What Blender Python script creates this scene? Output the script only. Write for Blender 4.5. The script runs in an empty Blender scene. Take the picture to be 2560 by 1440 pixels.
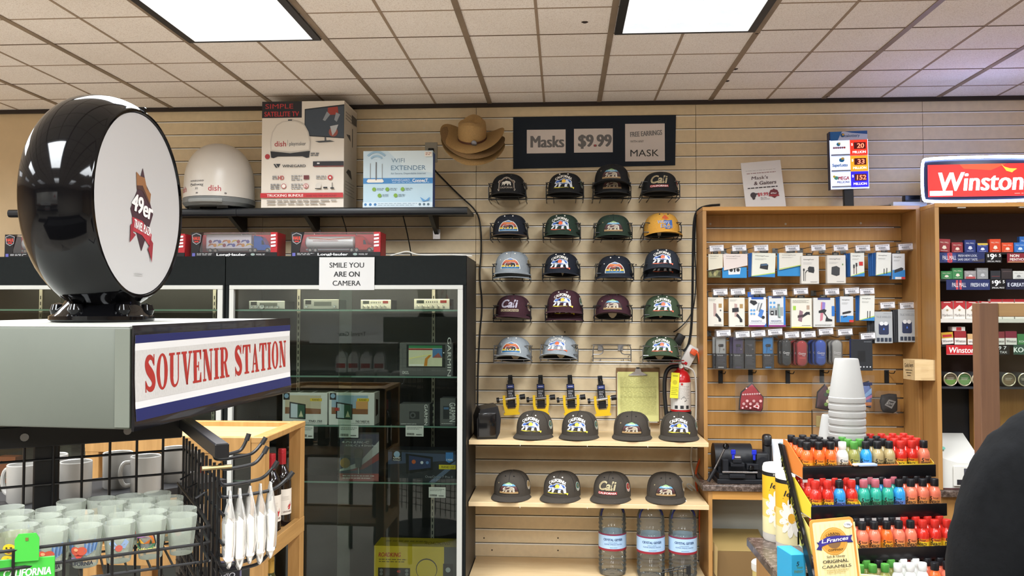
import bpy, bmesh, math, random
from mathutils import Vector as V, Matrix as MX
rnd = random.Random(7)
sc = bpy.context.scene
COL = sc.collection
PI = math.pi
R = math.radians
# ------------------------------------------------------------------ camera, world, exposure
F, CAMX, CAMD, CAMZ = 2071.0, -0.732, 4.6, 1.72
YAW, PITCH, ROLL = 0.0617, 0.0336, 0.0017
fw = V((-math.sin(YAW)*math.cos(PITCH), math.cos(YAW)*math.cos(PITCH), math.sin(PITCH)))
r0 = V((math.cos(YAW), math.sin(YAW), 0)); u0 = r0.cross(fw)
rt = r0*math.cos(ROLL)+u0*math.sin(ROLL); up = rt.cross(fw)
CAM = V((CAMX, -CAMD, CAMZ))
cam = bpy.data.objects.new('camera', bpy.data.cameras.new('camera')); COL.objects.link(cam)
cam.matrix_world = MX.Translation(CAM) @ MX((rt, up, -fw)).transposed().to_4x4()
cam.data.sensor_width = 36; cam.data.lens = F/2560*36; cam.data.clip_start = .02
sc.camera = cam
w = bpy.data.worlds.new('world'); sc.world = w; w.use_nodes = True
w.node_tree.nodes['Background'].inputs[0].default_value = (.5, .48, .45, 1)
w.node_tree.nodes['Background'].inputs[1].default_value = .1
vs = sc.view_settings; vs.view_transform = 'Standard'; vs.look = 'None'; vs.gamma = 1; vs.use_curve_mapping = False
vs.exposure = 0.0
LAMP = 70.0          # watts of each ceiling fixture's tubes, aimed downward by its louvre
cy = sc.cycles
cy.use_denoising = True; cy.max_bounces = 7; cy.diffuse_bounces = 4; cy.glossy_bounces = 4
cy.transmission_bounces = 6; cy.transparent_max_bounces = 16; cy.sample_clamp_indirect = 6
cy.caustics_reflective = False; cy.caustics_refractive = False

def A(px, py, Y):
    "the point at depth Y (wall = 0, camera = -4.6) seen at photo pixel px, py"
    d = fw+rt*((px-1280)/F)-up*((py-720)/F)
    return CAM+d*((Y+CAMD)/d.y)
def rect(x0, y0, x1, y1, Y):
    a = A(x0, y1, Y); b = A(x1, y0, Y); c = A(x0, y0, Y); d = A(x1, y1, Y)
    return (a.x+c.x)/2, (b.x+d.x)/2, (a.z+d.z)/2, (b.z+c.z)/2

# ------------------------------------------------------------------ materials
def lin(h):
    h = h.lstrip('#')
    return tuple(((c/12.92) if c <= .04045 else ((c+.055)/1.055)**2.4) for c in (int(h[i:i+2], 16)/255 for i in (0, 2, 4)))+(1,)
MC = {}
def nodemat(name):
    m = bpy.data.materials.new(name); m.use_nodes = True
    nt = m.node_tree; b = nt.nodes['Principled BSDF']
    return m, nt, b
def mat(h, rough=.55, metal=0, noise=0, scale=40, bump=0, coat=0, stretch=None, emit=0, trans=0, ior=1.45, spec=.5):
    k = (h, rough, metal, noise, scale, bump, coat, stretch, emit, trans, ior, spec)
    if k in MC: return MC[k]
    m, nt, b = nodemat('paint_'+h.strip('#'))
    b.inputs['Base Color'].default_value = lin(h); b.inputs['Roughness'].default_value = rough
    b.inputs['Metallic'].default_value = metal; b.inputs['Coat Weight'].default_value = coat
    b.inputs['Transmission Weight'].default_value = trans; b.inputs['IOR'].default_value = ior
    b.inputs['Specular IOR Level'].default_value = spec
    if emit:
        b.inputs['Emission Color'].default_value = lin(h); b.inputs['Emission Strength'].default_value = emit
    if noise or bump:
        tc = nt.nodes.new('ShaderNodeTexCoord'); mp = nt.nodes.new('ShaderNodeMapping'); nz = nt.nodes.new('ShaderNodeTexNoise')
        nt.links.new(tc.outputs['Object'], mp.inputs[0]); nt.links.new(mp.outputs[0], nz.inputs['Vector'])
        if stretch: mp.inputs['Scale'].default_value = stretch
        nz.inputs['Scale'].default_value = scale; nz.inputs['Detail'].default_value = 5
        if noise:
            rp = nt.nodes.new('ShaderNodeValToRGB'); c = lin(h)
            rp.color_ramp.elements[0].position = .3; rp.color_ramp.elements[1].position = .7
            rp.color_ramp.elements[0].color = tuple(max(0, x*(1-noise)) for x in c[:3])+(1,)
            rp.color_ramp.elements[1].color = tuple(min(1, x*(1+noise)) for x in c[:3])+(1,)
            nt.links.new(nz.outputs[0], rp.inputs[0]); nt.links.new(rp.outputs[0], b.inputs['Base Color'])
        if bump:
            bp = nt.nodes.new('ShaderNodeBump'); bp.inputs['Strength'].default_value = bump; bp.inputs['Distance'].default_value = .002
            nt.links.new(nz.outputs[0], bp.inputs['Height']); nt.links.new(bp.outputs[0], b.inputs['Normal'])
    MC[k] = m
    return m
def wood(a, c, rough=.45, scale=6, stretch=(9, 9, .6)):
    k = ('wood', a, c, scale, stretch)
    if k in MC: return MC[k]
    m, nt, b = nodemat('wood_'+a.strip('#')); b.inputs['Roughness'].default_value = rough
    tc = nt.nodes.new('ShaderNodeTexCoord'); mp = nt.nodes.new('ShaderNodeMapping'); nz = nt.nodes.new('ShaderNodeTexNoise'); rp = nt.nodes.new('ShaderNodeValToRGB')
    mp.inputs['Scale'].default_value = stretch; nz.inputs['Scale'].default_value = scale; nz.inputs['Detail'].default_value = 8; nz.inputs['Roughness'].default_value = .6; nz.inputs['Distortion'].default_value = .6
    rp.color_ramp.elements[0].position = .3; rp.color_ramp.elements[1].position = .72
    rp.color_ramp.elements[0].color = lin(a); rp.color_ramp.elements[1].color = lin(c)
    L = nt.links.new
    L(tc.outputs['Object'], mp.inputs[0]); L(mp.outputs[0], nz.inputs['Vector']); L(nz.outputs[0], rp.inputs[0]); L(rp.outputs[0], b.inputs['Base Color'])
    MC[k] = m
    return m
def clear(name, tint, refl=None, haze=0, hz='#ffffff', rough=0.0):
    "thin clear glass or film: transparent, mirroring by Fresnel, with an optional milky share"
    if name in MC: return MC[name]
    m = bpy.data.materials.new(name); m.use_nodes = True; nt = m.node_tree; nt.nodes.clear(); L = nt.links.new
    o = nt.nodes.new('ShaderNodeOutputMaterial'); t = nt.nodes.new('ShaderNodeBsdfTransparent'); g = nt.nodes.new('ShaderNodeBsdfGlossy')
    x = nt.nodes.new('ShaderNodeMixShader'); t.inputs[0].default_value = lin(tint); g.inputs['Roughness'].default_value = rough
    if refl is None:
        fr = nt.nodes.new('ShaderNodeFresnel'); fr.inputs[0].default_value = 1.4; L(fr.outputs[0], x.inputs[0])
    else:
        lw = nt.nodes.new('ShaderNodeLayerWeight'); lw.inputs[0].default_value = refl; L(lw.outputs['Fresnel'], x.inputs[0])
    L(t.outputs[0], x.inputs[1]); L(g.outputs[0], x.inputs[2]); last = x
    if haze:
        d = nt.nodes.new('ShaderNodeBsdfDiffuse'); d.inputs[0].default_value = lin(hz); y = nt.nodes.new('ShaderNodeMixShader'); y.inputs[0].default_value = haze
        L(x.outputs[0], y.inputs[1]); L(d.outputs[0], y.inputs[2]); last = y
    L(last.outputs[0], o.inputs[0])
    MC[name] = m
    return m
def P(h): return mat(h, .5)
def ceilmat():
    m, nt, b = nodemat('ceiling_tile'); L = nt.links.new; b.inputs['Roughness'].default_value = .9
    tc = nt.nodes.new('ShaderNodeTexCoord'); nz = nt.nodes.new('ShaderNodeTexNoise'); nz.inputs['Scale'].default_value = 260; nz.inputs['Detail'].default_value = 3
    n2 = nt.nodes.new('ShaderNodeTexNoise'); n2.inputs['Scale'].default_value = 1.3; n2.inputs['Detail'].default_value = 4
    rp = nt.nodes.new('ShaderNodeValToRGB'); rp.color_ramp.elements[0].position = .36; rp.color_ramp.elements[1].position = .5
    rp.color_ramp.elements[0].color = lin('#dfd4ca'); rp.color_ramp.elements[1].color = lin('#f6efe8')
    mx = nt.nodes.new('ShaderNodeMixRGB'); mx.blend_type = 'MULTIPLY'; mx.inputs[0].default_value = .5
    r2 = nt.nodes.new('ShaderNodeValToRGB'); r2.color_ramp.elements[0].position = .3; r2.color_ramp.elements[0].color = (.82, .78, .74, 1); r2.color_ramp.elements[1].position = .65
    L(tc.outputs['Object'], nz.inputs['Vector']); L(tc.outputs['Object'], n2.inputs['Vector'])
    L(nz.outputs[0], rp.inputs[0]); L(n2.outputs[0], r2.inputs[0]); L(rp.outputs[0], mx.inputs[1]); L(r2.outputs[0], mx.inputs[2]); L(mx.outputs[0], b.inputs['Base Color'])
    bp = nt.nodes.new('ShaderNodeBump'); bp.inputs['Strength'].default_value = .25; bp.inputs['Distance'].default_value = .002
    L(nz.outputs[0], bp.inputs['Height']); L(bp.outputs[0], b.inputs['Normal'])
    return m
def granite():
    m, nt, b = nodemat('granite'); L = nt.links.new; b.inputs['Roughness'].default_value = .25
    tc = nt.nodes.new('ShaderNodeTexCoord'); nz = nt.nodes.new('ShaderNodeTexNoise'); nz.inputs['Scale'].default_value = 45; nz.inputs['Detail'].default_value = 8; nz.inputs['Roughness'].default_value = .75
    rp = nt.nodes.new('ShaderNodeValToRGB'); e = rp.color_ramp.elements
    e[0].position = .35; e[0].color = lin('#241d1a'); e[1].position = .7; e[1].color = lin('#8d7e76'); q = e.new(.52); q.color = lin('#55473f')
    L(tc.outputs['Object'], nz.inputs['Vector']); L(nz.outputs[0], rp.inputs[0]); L(rp.outputs[0], b.inputs['Base Color'])
    return m
GLASS = clear('clear_glass', '#eef4f0')
FILM = clear('clear_film', '#f4f4f4', .25, .04)
BAG = clear('bag_film', '#f8f8f8', .14, .03, '#e8e6e2', .12)
FROST = clear('frosted_glass', '#eef0ea', .15, .24, '#c9cec4', .3)
GRAN = granite()
BLK = mat('#161719', .5); BLKG = mat('#08080a', .07, spec=.35); BWIRE = mat('#0d0d0f', .38)
CHR = mat('#c9c9cc', .18, 1); ALU = mat('#c9cac8', .32, .85); WHT = mat('#e6e3dd', .5); STEEL = mat('#8c8c8e', .3, 1)
MAPLE = wood('#cdb184', '#dac198', .4, 4, (1.2, 8, 8)); OAK = wood('#9f7240', '#b1864f', .4, 5, (10, 10, .5)); OAKS = wood('#a9793d', '#ba8a4c', .4, 5, (10, 10, .5))
PINE = wood('#9c7440', '#b68c54', .5, 5, (8, 8, .7)); PINEH = wood('#9c7440', '#b68c54', .5, 5, (8, .7, 8))

# ------------------------------------------------------------------ mesh builder
TX = {}
def textgeo(s, bold, shear, res=3):
    k = (s, bold, shear, res)
    if k not in TX:
        cu = bpy.data.curves.new('t', 'FONT'); cu.body = s; cu.size = 1; cu.offset = bold; cu.shear = shear; cu.resolution_u = res; cu.align_x = 'LEFT'
        ob = bpy.data.objects.new('t', cu); COL.objects.link(ob)
        dg = bpy.context.evaluated_depsgraph_get(); me = ob.evaluated_get(dg).to_mesh()
        v = [(p.co.x, p.co.y) for p in me.vertices]; f = [tuple(q.vertices) for q in me.polygons]
        ob.evaluated_get(dg).to_mesh_clear(); bpy.data.objects.remove(ob); bpy.data.curves.remove(cu)
        if not v: v = [(0, 0), (.1, 0), (0, .1)]; f = [(0, 1, 2)]
        xs = [p[0] for p in v]; TX[k] = (v, f, min(xs), max(xs))
    return TX[k]
class MB:
    def __init__(s, M=None): s.v = []; s.f = []; s.m = []; s.mats = []; s.M = M or MX()
    def add(s, vs, fs, m):
        if isinstance(m, str): m = P(m)
        if m not in s.mats: s.mats.append(m)
        i = s.mats.index(m); n = len(s.v)
        s.v += [s.M @ V(p) for p in vs]; s.f += [tuple(n+j for j in f) for f in fs]; s.m += [i]*len(fs)
        return s
    def quad(s, a, b, c, d, m): return s.add([a, b, c, d], [(0, 1, 2, 3)], m)
    def box(s, x0, x1, y0, y1, z0, z1, m, bev=0, seg=1):
        x0, x1 = sorted((x0, x1)); y0, y1 = sorted((y0, y1)); z0, z1 = sorted((z0, z1))
        vs = [(x, y, z) for z in (z0, z1) for y in (y0, y1) for x in (x0, x1)]
        fs = [(0, 2, 3, 1), (4, 5, 7, 6), (0, 1, 5, 4), (1, 3, 7, 5), (3, 2, 6, 7), (2, 0, 4, 6)]
        if bev:
            bm = bmesh.new(); bv = [bm.verts.new(p) for p in vs]
            for f in fs: bm.faces.new([bv[i] for i in f])
            bmesh.ops.bevel(bm, geom=bm.edges[:], offset=min(bev, .49*min(x1-x0, y1-y0, z1-z0)), segments=seg, affect='EDGES', profile=.5)
            bm.verts.index_update(); vs = [tuple(p.co) for p in bm.verts]; fs = [[p.index for p in f.verts] for f in bm.faces]; bm.free()
        return s.add(vs, fs, m)
    def loft(s, rings, m, closed=True, cap=True):
        n = len(rings[0]); vs = [p for r in rings for p in r]; fs = []
        for i in range(len(rings)-1):
            for j in range(n if closed else n-1):
                k = (j+1) % n; fs.append((i*n+j, i*n+k, (i+1)*n+k, (i+1)*n+j))
        if cap and closed: fs += [tuple(range(n))[::-1], tuple((len(rings)-1)*n+j for j in range(n))]
        return s.add(vs, fs, m)
    def lathe(s, prof, m, n=24, c=(0, 0, 0), axis='z', sx=1, sy=1, cap=True):
        c = V(c)
        def pt(r, z, a):
            x, y = r*math.cos(a)*sx, r*math.sin(a)*sy
            return c+(V((x, y, z)) if axis == 'z' else V((z, x, y)) if axis == 'x' else V((y, z, x)))
        return s.loft([[pt(max(r, 1e-5), z, 2*PI*i/n) for i in range(n)] for r, z in prof], m, True, cap)
    def cyl(s, a, b, r, m, r1=None, n=14):
        a = V(a); b = V(b); d = (b-a).normalized(); p = d.orthogonal().normalized(); q = d.cross(p); r1 = r if r1 is None else r1
        return s.loft([[c+(p*math.cos(2*PI*i/n)+q*math.sin(2*PI*i/n))*rr for i in range(n)] for c, rr in ((a, r), (b, r1))], m)
    def tube(s, pts, r, m, n=6, closed=False, smooth=0):
        pts = [V(p) for p in pts]
        for _ in range(smooth):
            q = [pts[0]] if not closed else []
            for i in range(len(pts)-(0 if closed else 1)):
                a, b = pts[i], pts[(i+1) % len(pts)]; q += [a*.75+b*.25, a*.25+b*.75]
            if not closed: q.append(pts[-1])
            pts = q
        N = len(pts); rings = []; p = None
        for i, c in enumerate(pts):
            a = pts[i-1] if i or closed else c; b = pts[(i+1) % N] if i < N-1 or closed else c
            t = (b-a); t = t.normalized() if t.length > 1e-9 else V((0, 0, 1))
            p = t.orthogonal().normalized() if p is None else (p-t*p.dot(t)); p = p.normalized() if p.length > 1e-6 else t.orthogonal().normalized(); q = t.cross(p)
            rings.append([c+(p*math.cos(2*PI*j/n)+q*math.sin(2*PI*j/n))*r for j in range(n)])
        if closed: rings.append(rings[0])
        return s.loft(rings, m, True, not closed)
    def prism(s, pts, y0, y1, m):
        n = len(pts); vs = [(x, y0, z) for x, z in pts]+[(x, y1, z) for x, z in pts]
        return s.add(vs, [tuple(range(n)), tuple(range(2*n-1, n-1, -1))]+[(i, n+i, n+(i+1) % n, (i+1) % n) for i in range(n)], m)
    def flat(s, pts, y, m, warp=None):
        return s.add([warp(x, z, -y) if warp else (x, y, z) for x, z in pts], [tuple(range(len(pts)))], m)
    def text(s, t, x, z, h, m, y=-.0005, w=None, bold=.01, shear=0, align='C', warp=None, rot=0, arch=0):
        "h = height of a capital; (x, z) = middle of the line of text; w = width to squeeze it to"
        if bold > .012:            # heavier letters: the same letters struck again a hair to each side
            for dx in (-1, 1): s.text(t, x+dx*(bold-.006)*h*1.25, z, h, m, y-.00005-.00004*dx, w, .01, shear, align, warp, rot, arch)
            bold = .01
        if set(t) & set('MWKm'): bold = min(bold, 0)
        v, f, a, b = textgeo(t, bold, shear); k = h/.7; kx = k if w is None else w/max(b-a, 1e-6)
        o = {'C': (a+b)/2, 'L': a, 'R': b}[align]; cr, sr = math.cos(rot), math.sin(rot); out = []
        for px, pz in v:
            X, Z = (px-o)*kx, (pz-.35)*k
            if arch: an = X/arch; X, Z = math.sin(an)*(arch+Z), math.cos(an)*(arch+Z)-arch
            X, Z = x+X*cr-Z*sr, z+X*sr+Z*cr
            out.append(warp(X, Z, -y) if warp else (X, y, Z))
        return s.add(out, f, m)
    def draw(s, x0, z0, w, h, ops, y=0, warp=None, step=.00025):
        "prints on a face: every op is in shares of the face; r rectangle, c disc, p polygon, t text, b fake small print"
        for i, o in enumerate(ops):
            yy = y-step*(i+1); k = o[0]
            if k == 'r': pts = [(o[1], o[2]), (o[3], o[2]), (o[3], o[4]), (o[1], o[4])]; s.flat([(x0+a*w, z0+b*h) for a, b in pts], yy, o[5], warp)
            elif k == 'c':
                ry = o[5] if len(o) > 5 else o[3]*w/h
                s.flat([(x0+w*(o[1]+o[3]*math.cos(PI*j/10)), z0+h*(o[2]+ry*math.sin(PI*j/10))) for j in range(20)], yy, o[4], warp)
            elif k == 'p': s.flat([(x0+a*w, z0+b*h) for a, b in o[1]], yy, o[2], warp)
            elif k == 't':
                d = o[6] if len(o) > 6 else {}; d = dict(d)
                if 'w' in d: d['w'] *= w
                s.text(o[1], x0+o[2]*w, z0+o[3]*h, o[4]*h, o[5], y=yy, warp=warp, **d)
            elif k == 'b':  # rows of tiny print
                for q in range(o[5]):
                    zz = o[4]-q*o[6]; xx = o[1]
                    e = o[3]-(rnd.random()*.25*(o[3]-o[1]) if q % 2 else 0)
                    while xx < e:
                        l = min((.05+.08*rnd.random())*max(.4, (o[3]-o[1])), e-xx); s.flat([(x0+a*w, z0+b*h) for a, b in ((xx, zz), (xx+l, zz), (xx+l, zz+o[2]), (xx, zz+o[2]))], yy, o[7], warp); xx += l*1.18+.004
        return s
    def mesh(s, name, sharp=35):
        me = bpy.data.meshes.new(name); me.from_pydata([tuple(p) for p in s.v], [], s.f)
        for m in s.mats: me.materials.append(m)
        me.polygons.foreach_set('material_index', s.m); me.polygons.foreach_set('use_smooth', [True]*len(s.f))
        me.validate(); me.update(); me.set_sharp_from_angle(angle=R(sharp))
        return me
def obj(name, mb, parent=None, label=None, M=None, sharp=35):
    o = bpy.data.objects.new(name, mb.mesh(name, sharp) if isinstance(mb, MB) else mb); COL.objects.link(o)
    if parent: o.parent = parent
    if label: o['label'] = label
    if M is not None: o.matrix_local = M
    return o
def tag(o, label, cat, group=None, kind=None):
    o['label'] = label; o['category'] = cat
    if group: o['group'] = group
    if kind: o['kind'] = kind
    return o
def thing(name, label, cat, M=None, group=None):
    o = bpy.data.objects.new(name, None); o.empty_display_size = .05; COL.objects.link(o)
    o.matrix_world = M or MX()
    return tag(o, label, cat, group)
def solo(name, mb, label, cat, M=None, group=None, kind=None):
    return tag(obj(name, mb, None, None, M or MX()), label, cat, group, kind)
def struct(name, mb, M=None):
    o = obj(name, mb, None, None, M); o['kind'] = 'structure'; return o
def dup(root, M, label=None, group=None):
    c = root.copy(); COL.objects.link(c); c.matrix_world = M
    if label: c['label'] = label
    if group: c['group'] = group
    for ch in list(root.children):
        k = ch.copy(); COL.objects.link(k); k.parent = c; k.matrix_parent_inverse = ch.matrix_parent_inverse.copy()
        for g in list(ch.children):
            q = g.copy(); COL.objects.link(q); q.parent = k
    return c
def T(x, y, z, rz=0, rx=0, ry=0): return MX.Translation((x, y, z)) @ MX.Rotation(rz, 4, 'Z') @ MX.Rotation(rx, 4, 'X') @ MX.Rotation(ry, 4, 'Y')
# ================================================================== THE SETTING
CEIL = CAMZ+1.19; XL, XR, YF = -7.6, 3.6, -9.4
m = MB(); m.box(XL, XR, YF, .1, -.06, 0, mat('#a39c92', .35, noise=.1, scale=3)); struct('floor', m)
SLAT = mat('#dcc8a4', .62, noise=.05, scale=30, stretch=(1, 1, 1)); GRV = mat('#3d3227', .8); LIP = mat('#f2eee6', .35)
m = MB(); z0 = CAMZ+1.1091; SP = .0762
m.box(XL, XR, .014, .1, 0, CEIL+.05, GRV)
m.box(XL, -3.66, 0, .014, 0, CEIL+.05, mat('#cdb590', .7, noise=.05, scale=8))
edges = [-3.658, -2.438, -1.219, 0, 1.219, 2.438, XR]
for i in range(6):
    xa, xb = edges[i]+.0012, edges[i+1]-.0012
    for k in range(-1, 40):
        top = min(z0-k*SP, CEIL+.04) if k >= 0 else CEIL+.04; bot = z0-(k+1)*SP+.0048 if k >= 0 else z0+.0048
        if bot < 0: break
        m.box(xa, xb, 0, .014, bot, top-.005 if k >= 0 else top, SLAT)
        if k >= 0: m.box(xa, xb, -.003, .009, top-.005, top, LIP)     # the metal liner's lip
        # screw holes
for px, py in ((1165, 466), (1280, 1002), (1210, 1345), (1395, 1345), (1412, 830), (1590, 662), (1230, 1375), (1395, 1376), (905, 313), (1060, 320)):
    p = A(px, py, 0); m.cyl((p.x, -.0008, p.z), (p.x, .002, p.z), .0045, '#4a3b2a' if py > 500 else '#d8d0c0', n=8)
struct('wall_back', m)
WALLC = mat('#b9a083', .8, noise=.04, scale=5)
m = MB(); m.box(XL-.1, XL, YF, .1, 0, CEIL+.05, WALLC); struct('wall_left', m)
m = MB(); m.box(XR, XR+.1, YF, .1, 0, CEIL+.05, WALLC); struct('wall_right', m)
m = MB(); m.box(XL, XR, YF-.1, YF, 0, CEIL+.05, mat('#c9c2b6', .8, noise=.05, scale=4)); struct('wall_front', m)
m = MB(); m.box(XL, XR, -.022, -.0002, CEIL-.021, CEIL-.0005, mat('#2b211d', .6)); struct('trim_1', m)
# ceiling: tiles scored at half a tile, T bars every 2 ft
TB = mat('#8a7865', .55, noise=.2, scale=5); SC = mat('#9c8874', .9)
m = MB(); m.box(XL, XR, YF, .1, CEIL, CEIL+.06, ceilmat())
bar0 = A(1225, 257, 0).x; FT2 = .6096*1.0
bars = [bar0+FT2*i for i in range(-11, 8) if XL+.02 < bar0+FT2*i < XR-.02]
rows = [-.232-.3*k for k in range(31) if -.232-.3*k > YF+.05]
for x in bars: m.box(x-.0125, x+.0125, YF, 0, CEIL-.004, CEIL-.0002, TB)
for x in bars+[bars[0]-FT2]:
    if XL+.05 < x+FT2/2 < XR-.05: m.box(x+FT2/2-.006, x+FT2/2+.006, YF, 0, CEIL-.0016, CEIL-.0001, SC)
for k, y in enumerate(rows): m.box(XL, XR, y-.0035, y+.0035, CEIL-.0018, CEIL-.0001, mat('#6d5a49', .8) if k % 2 else SC)
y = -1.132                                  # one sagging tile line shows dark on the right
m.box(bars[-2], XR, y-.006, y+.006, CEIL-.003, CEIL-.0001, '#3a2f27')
for px, py in ((1892, 82), (1838, 172), (1817, 202), (1462, 55), (2068, 240)):
    t = (CEIL-CAMZ); d = fw+rt*((px-1280)/F)-up*((py-720)/F); p = CAM+d*(t/d.z)
    m.lathe([(.001, -.006), (.007, -.004), (.012, -.0005)], '#2a1a14', 6, (p.x, p.y, CEIL), sx=1.3)
struct('ceiling', m)
# ceiling light fixtures
LENS = mat('#f4f8ff', .4, emit=2.5); LENS_SHADE = mat('#dfeaf2', .4, emit=.8); BAFF_GLOW = mat('#f0f3f5', .4, emit=.75)  # grey cell shading is painted in; baffles glow to look lit by the tubes
def fixture(xc, yc, label, power):
    W, Lh = FT2-.03, 1.2
    t = thing('ceiling_light', label, 'ceiling light', T(xc, yc, CEIL), 'fluorescent ceiling fixtures')
    f = MB()
    for a in ((-W/2, -W/2+.032, -Lh/2, Lh/2), (W/2-.032, W/2, -Lh/2, Lh/2), (-W/2+.032, W/2-.032, -Lh/2, -Lh/2+.014), (-W/2+.032, W/2-.032, Lh/2-.014, Lh/2)): f.box(a[0], a[1], a[2], a[3], -.013, -.0045, mat('#17191c', .4))
    obj('frame', f, t)
    d = MB(); x0, x1, y0, y1 = -W/2+.034, W/2-.034, -Lh/2+.016, Lh/2-.016; cw, cl = (x1-x0)/3, (y1-y0)/8
    for i in range(3):
        for j in range(8):
            a, b, c, e = x0+i*cw+.003, x0+(i+1)*cw-.003, y0+j*cl+.002, y0+(j+1)*cl-.002
            mm, nn = (a+b)/2, (c+e)/2
            d.add([(a, c, -.006), (b, c, -.006), (b, e, -.006), (a, e, -.006), (mm, nn, -.0048)], [(0, 4, 1), (1, 4, 2), (2, 4, 3), (3, 4, 0)], LENS)
            if (i*5+j*3) % 4 == 0 or j == 7:    # shading of the curved reflector, painted as a grey patch in some cells
                d.add([(a+cw*(.3+.35*math.cos(PI*q/8)), e-cl*.05-cl*.62*math.sin(PI*q/8), -.0066) for q in range(9)], [tuple(range(9))], LENS_SHADE)
    obj('lens', d, t)
    l = MB()
    for i in range(4): l.box(x0+i*cw-.003, x0+i*cw+.003, y0, y1, -.012, -.007, BAFF_GLOW)
    for j in range(9): l.box(x0, x1, y0+j*cl-.0025, y0+j*cl+.0025, -.0115, -.007, BAFF_GLOW)
    obj('baffle', l, t)
    ld = bpy.data.lights.new('tubes', 'AREA'); ld.shape = 'RECTANGLE'; ld.size = x1-x0; ld.size_y = y1-y0; ld.energy = power; ld.spread = R(154); ld.color = (.93, .97, 1)
    lo = bpy.data.objects.new('tubes', ld); COL.objects.link(lo); lo.parent = t; lo.location = (0, 0, -.0125)
for row in range(4):
    for i in (-6, -3, 0, 3, 6):
        xc = bar0+FT2*(-.5+i-1); xc = bar0-FT2*1.5 + i*FT2 if True else xc
        yc = -1.745-row*2.44
        if yc-.65 < YF: continue
        where = ['in the far corner', 'past the globe sign', 'over the black cabinets', 'over the cap wall', 'past the tobacco cabinet'][(i+6)//3]
        fixture(xc, yc, 'ceiling fixture %s, %s' % (where, ['first row from the slat wall', 'second row from the slat wall', 'third row from the slat wall', 'last row by the front wall'][row]), LAMP*(.75, 1.05, 1.1, 1)[row])

# ================================================================== STORE BEHIND THE CAMERA (seen mirrored in the cabinet glass)
GY = -7.1
def mir(px, py): p = A(px, py, -.96-GY); return p.x, p.z
t = thing('store_shelf', 'long white-backed store shelf facing the glass cabinets across the aisle', 'shelf', T(0, GY, 0))
xa, _ = mir(560, 800); xb, _ = mir(1165, 800); zt = 2.3; _, zs = mir(900, 932); _, zb = mir(900, 862)
b = MB(); b.box(xa, xb, -.5, -.45, 0, zt, mat('#c9c6bd', .6)); obj('back_panel', b, t)
b = MB(); b.box(xa, xb, -.45, .1, zs-.05, zs, mat('#2e2a26', .5)); b.box(xa, xb, -.45, .1, zb, zb+.04, mat('#4a3324', .5)); b.box(xa, xb, -.45, .1, .05, .12, mat('#2e2a26', .5)); obj('shelf', b, t)
x0, z_0 = mir(780, 857); x1, z_1 = mir(1000, 812)
b = MB(); b.M = MX.Rotation(PI, 4, 'Z'); b.box(-x1, -x0, -.13, -.11, z_0, z_1, mat('#d6d6d4', .5)); p = mir(885, 834); b.text('Travel Gear', -p[0], p[1], .055, '#333333', y=-.1305); obj('header_sign', b, t)
b = MB(); xq, zq = mir(1108, 742); b.M = MX.Rotation(PI, 4, 'Z'); b.box(-xq-.3, -xq+.3, -.05, -.03, zq-.25, zq+.25, '#d9d6d0'); b.text('A', -xq, zq, .22, '#b02020', y=-.051, bold=.03); obj('sign', b, t)
def jug(M, lab):
    t = thing('white_jug', lab, 'jug', M, 'white jugs behind the camera'); b = MB(); wj = mat('#d8d8d6', .4)
    b.box(-.075, .075, -.075, .075, 0, .2, wj, .015, 2); b.loft([[(s*x, s*y, z) for x, y in ((-1, -1), (1, -1), (1, 1), (-1, 1))] for s, z in ((.07, .2), (.03, .265), (.025, .28))], wj); b.tube([(.02, 0, .27), (.055, 0, .265), (.065, 0, .2)], .012, wj, smooth=1); obj('body', b, t)
    b = MB(); b.cyl((0, 0, .28), (0, 0, .305), .024, wj); obj('cap', b, t)
    b = MB(); b.M = MX.Rotation(PI, 4, 'Z'); b.box(-.06, .06, -.077, -.0752, .06, .12, '#a8242a'); obj('label_sticker', b, t)
for i, px in enumerate((850, 880, 912, 945)):
    x, _ = mir(px, 900); jug(T(x, GY-.1-.02*(i % 2), zs), 'white plastic jug with red label across the aisle, %s from the header sign' % ['first', 'second', 'third', 'fourth'][i])

t = thing('reflection_dark_bin', 'low black bin added behind the camera to darken the lower cabinet glass reflection', 'bin', T(-1.2, -5.6, 0)); DKB = mat('#15120f', .7, noise=.2, scale=20)  # unseen dark block, added to keep the lower glass reflection near black
b = MB(); b.box(-1.9, 1.7, -.5, .5, 0, .7, DKB, .01); obj('base', b, t)
b = MB(); b.box(-1.9, 1.7, -.5, -.46, .701, .86, DKB); b.box(-1.9, 1.7, .46, .5, .701, .8, DKB); b.box(-1.9, -1.86, -.459, .459, .701, .8, DKB); b.box(1.66, 1.7, -.459, .459, .701, .8, DKB); obj('rim', b, t)
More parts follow.
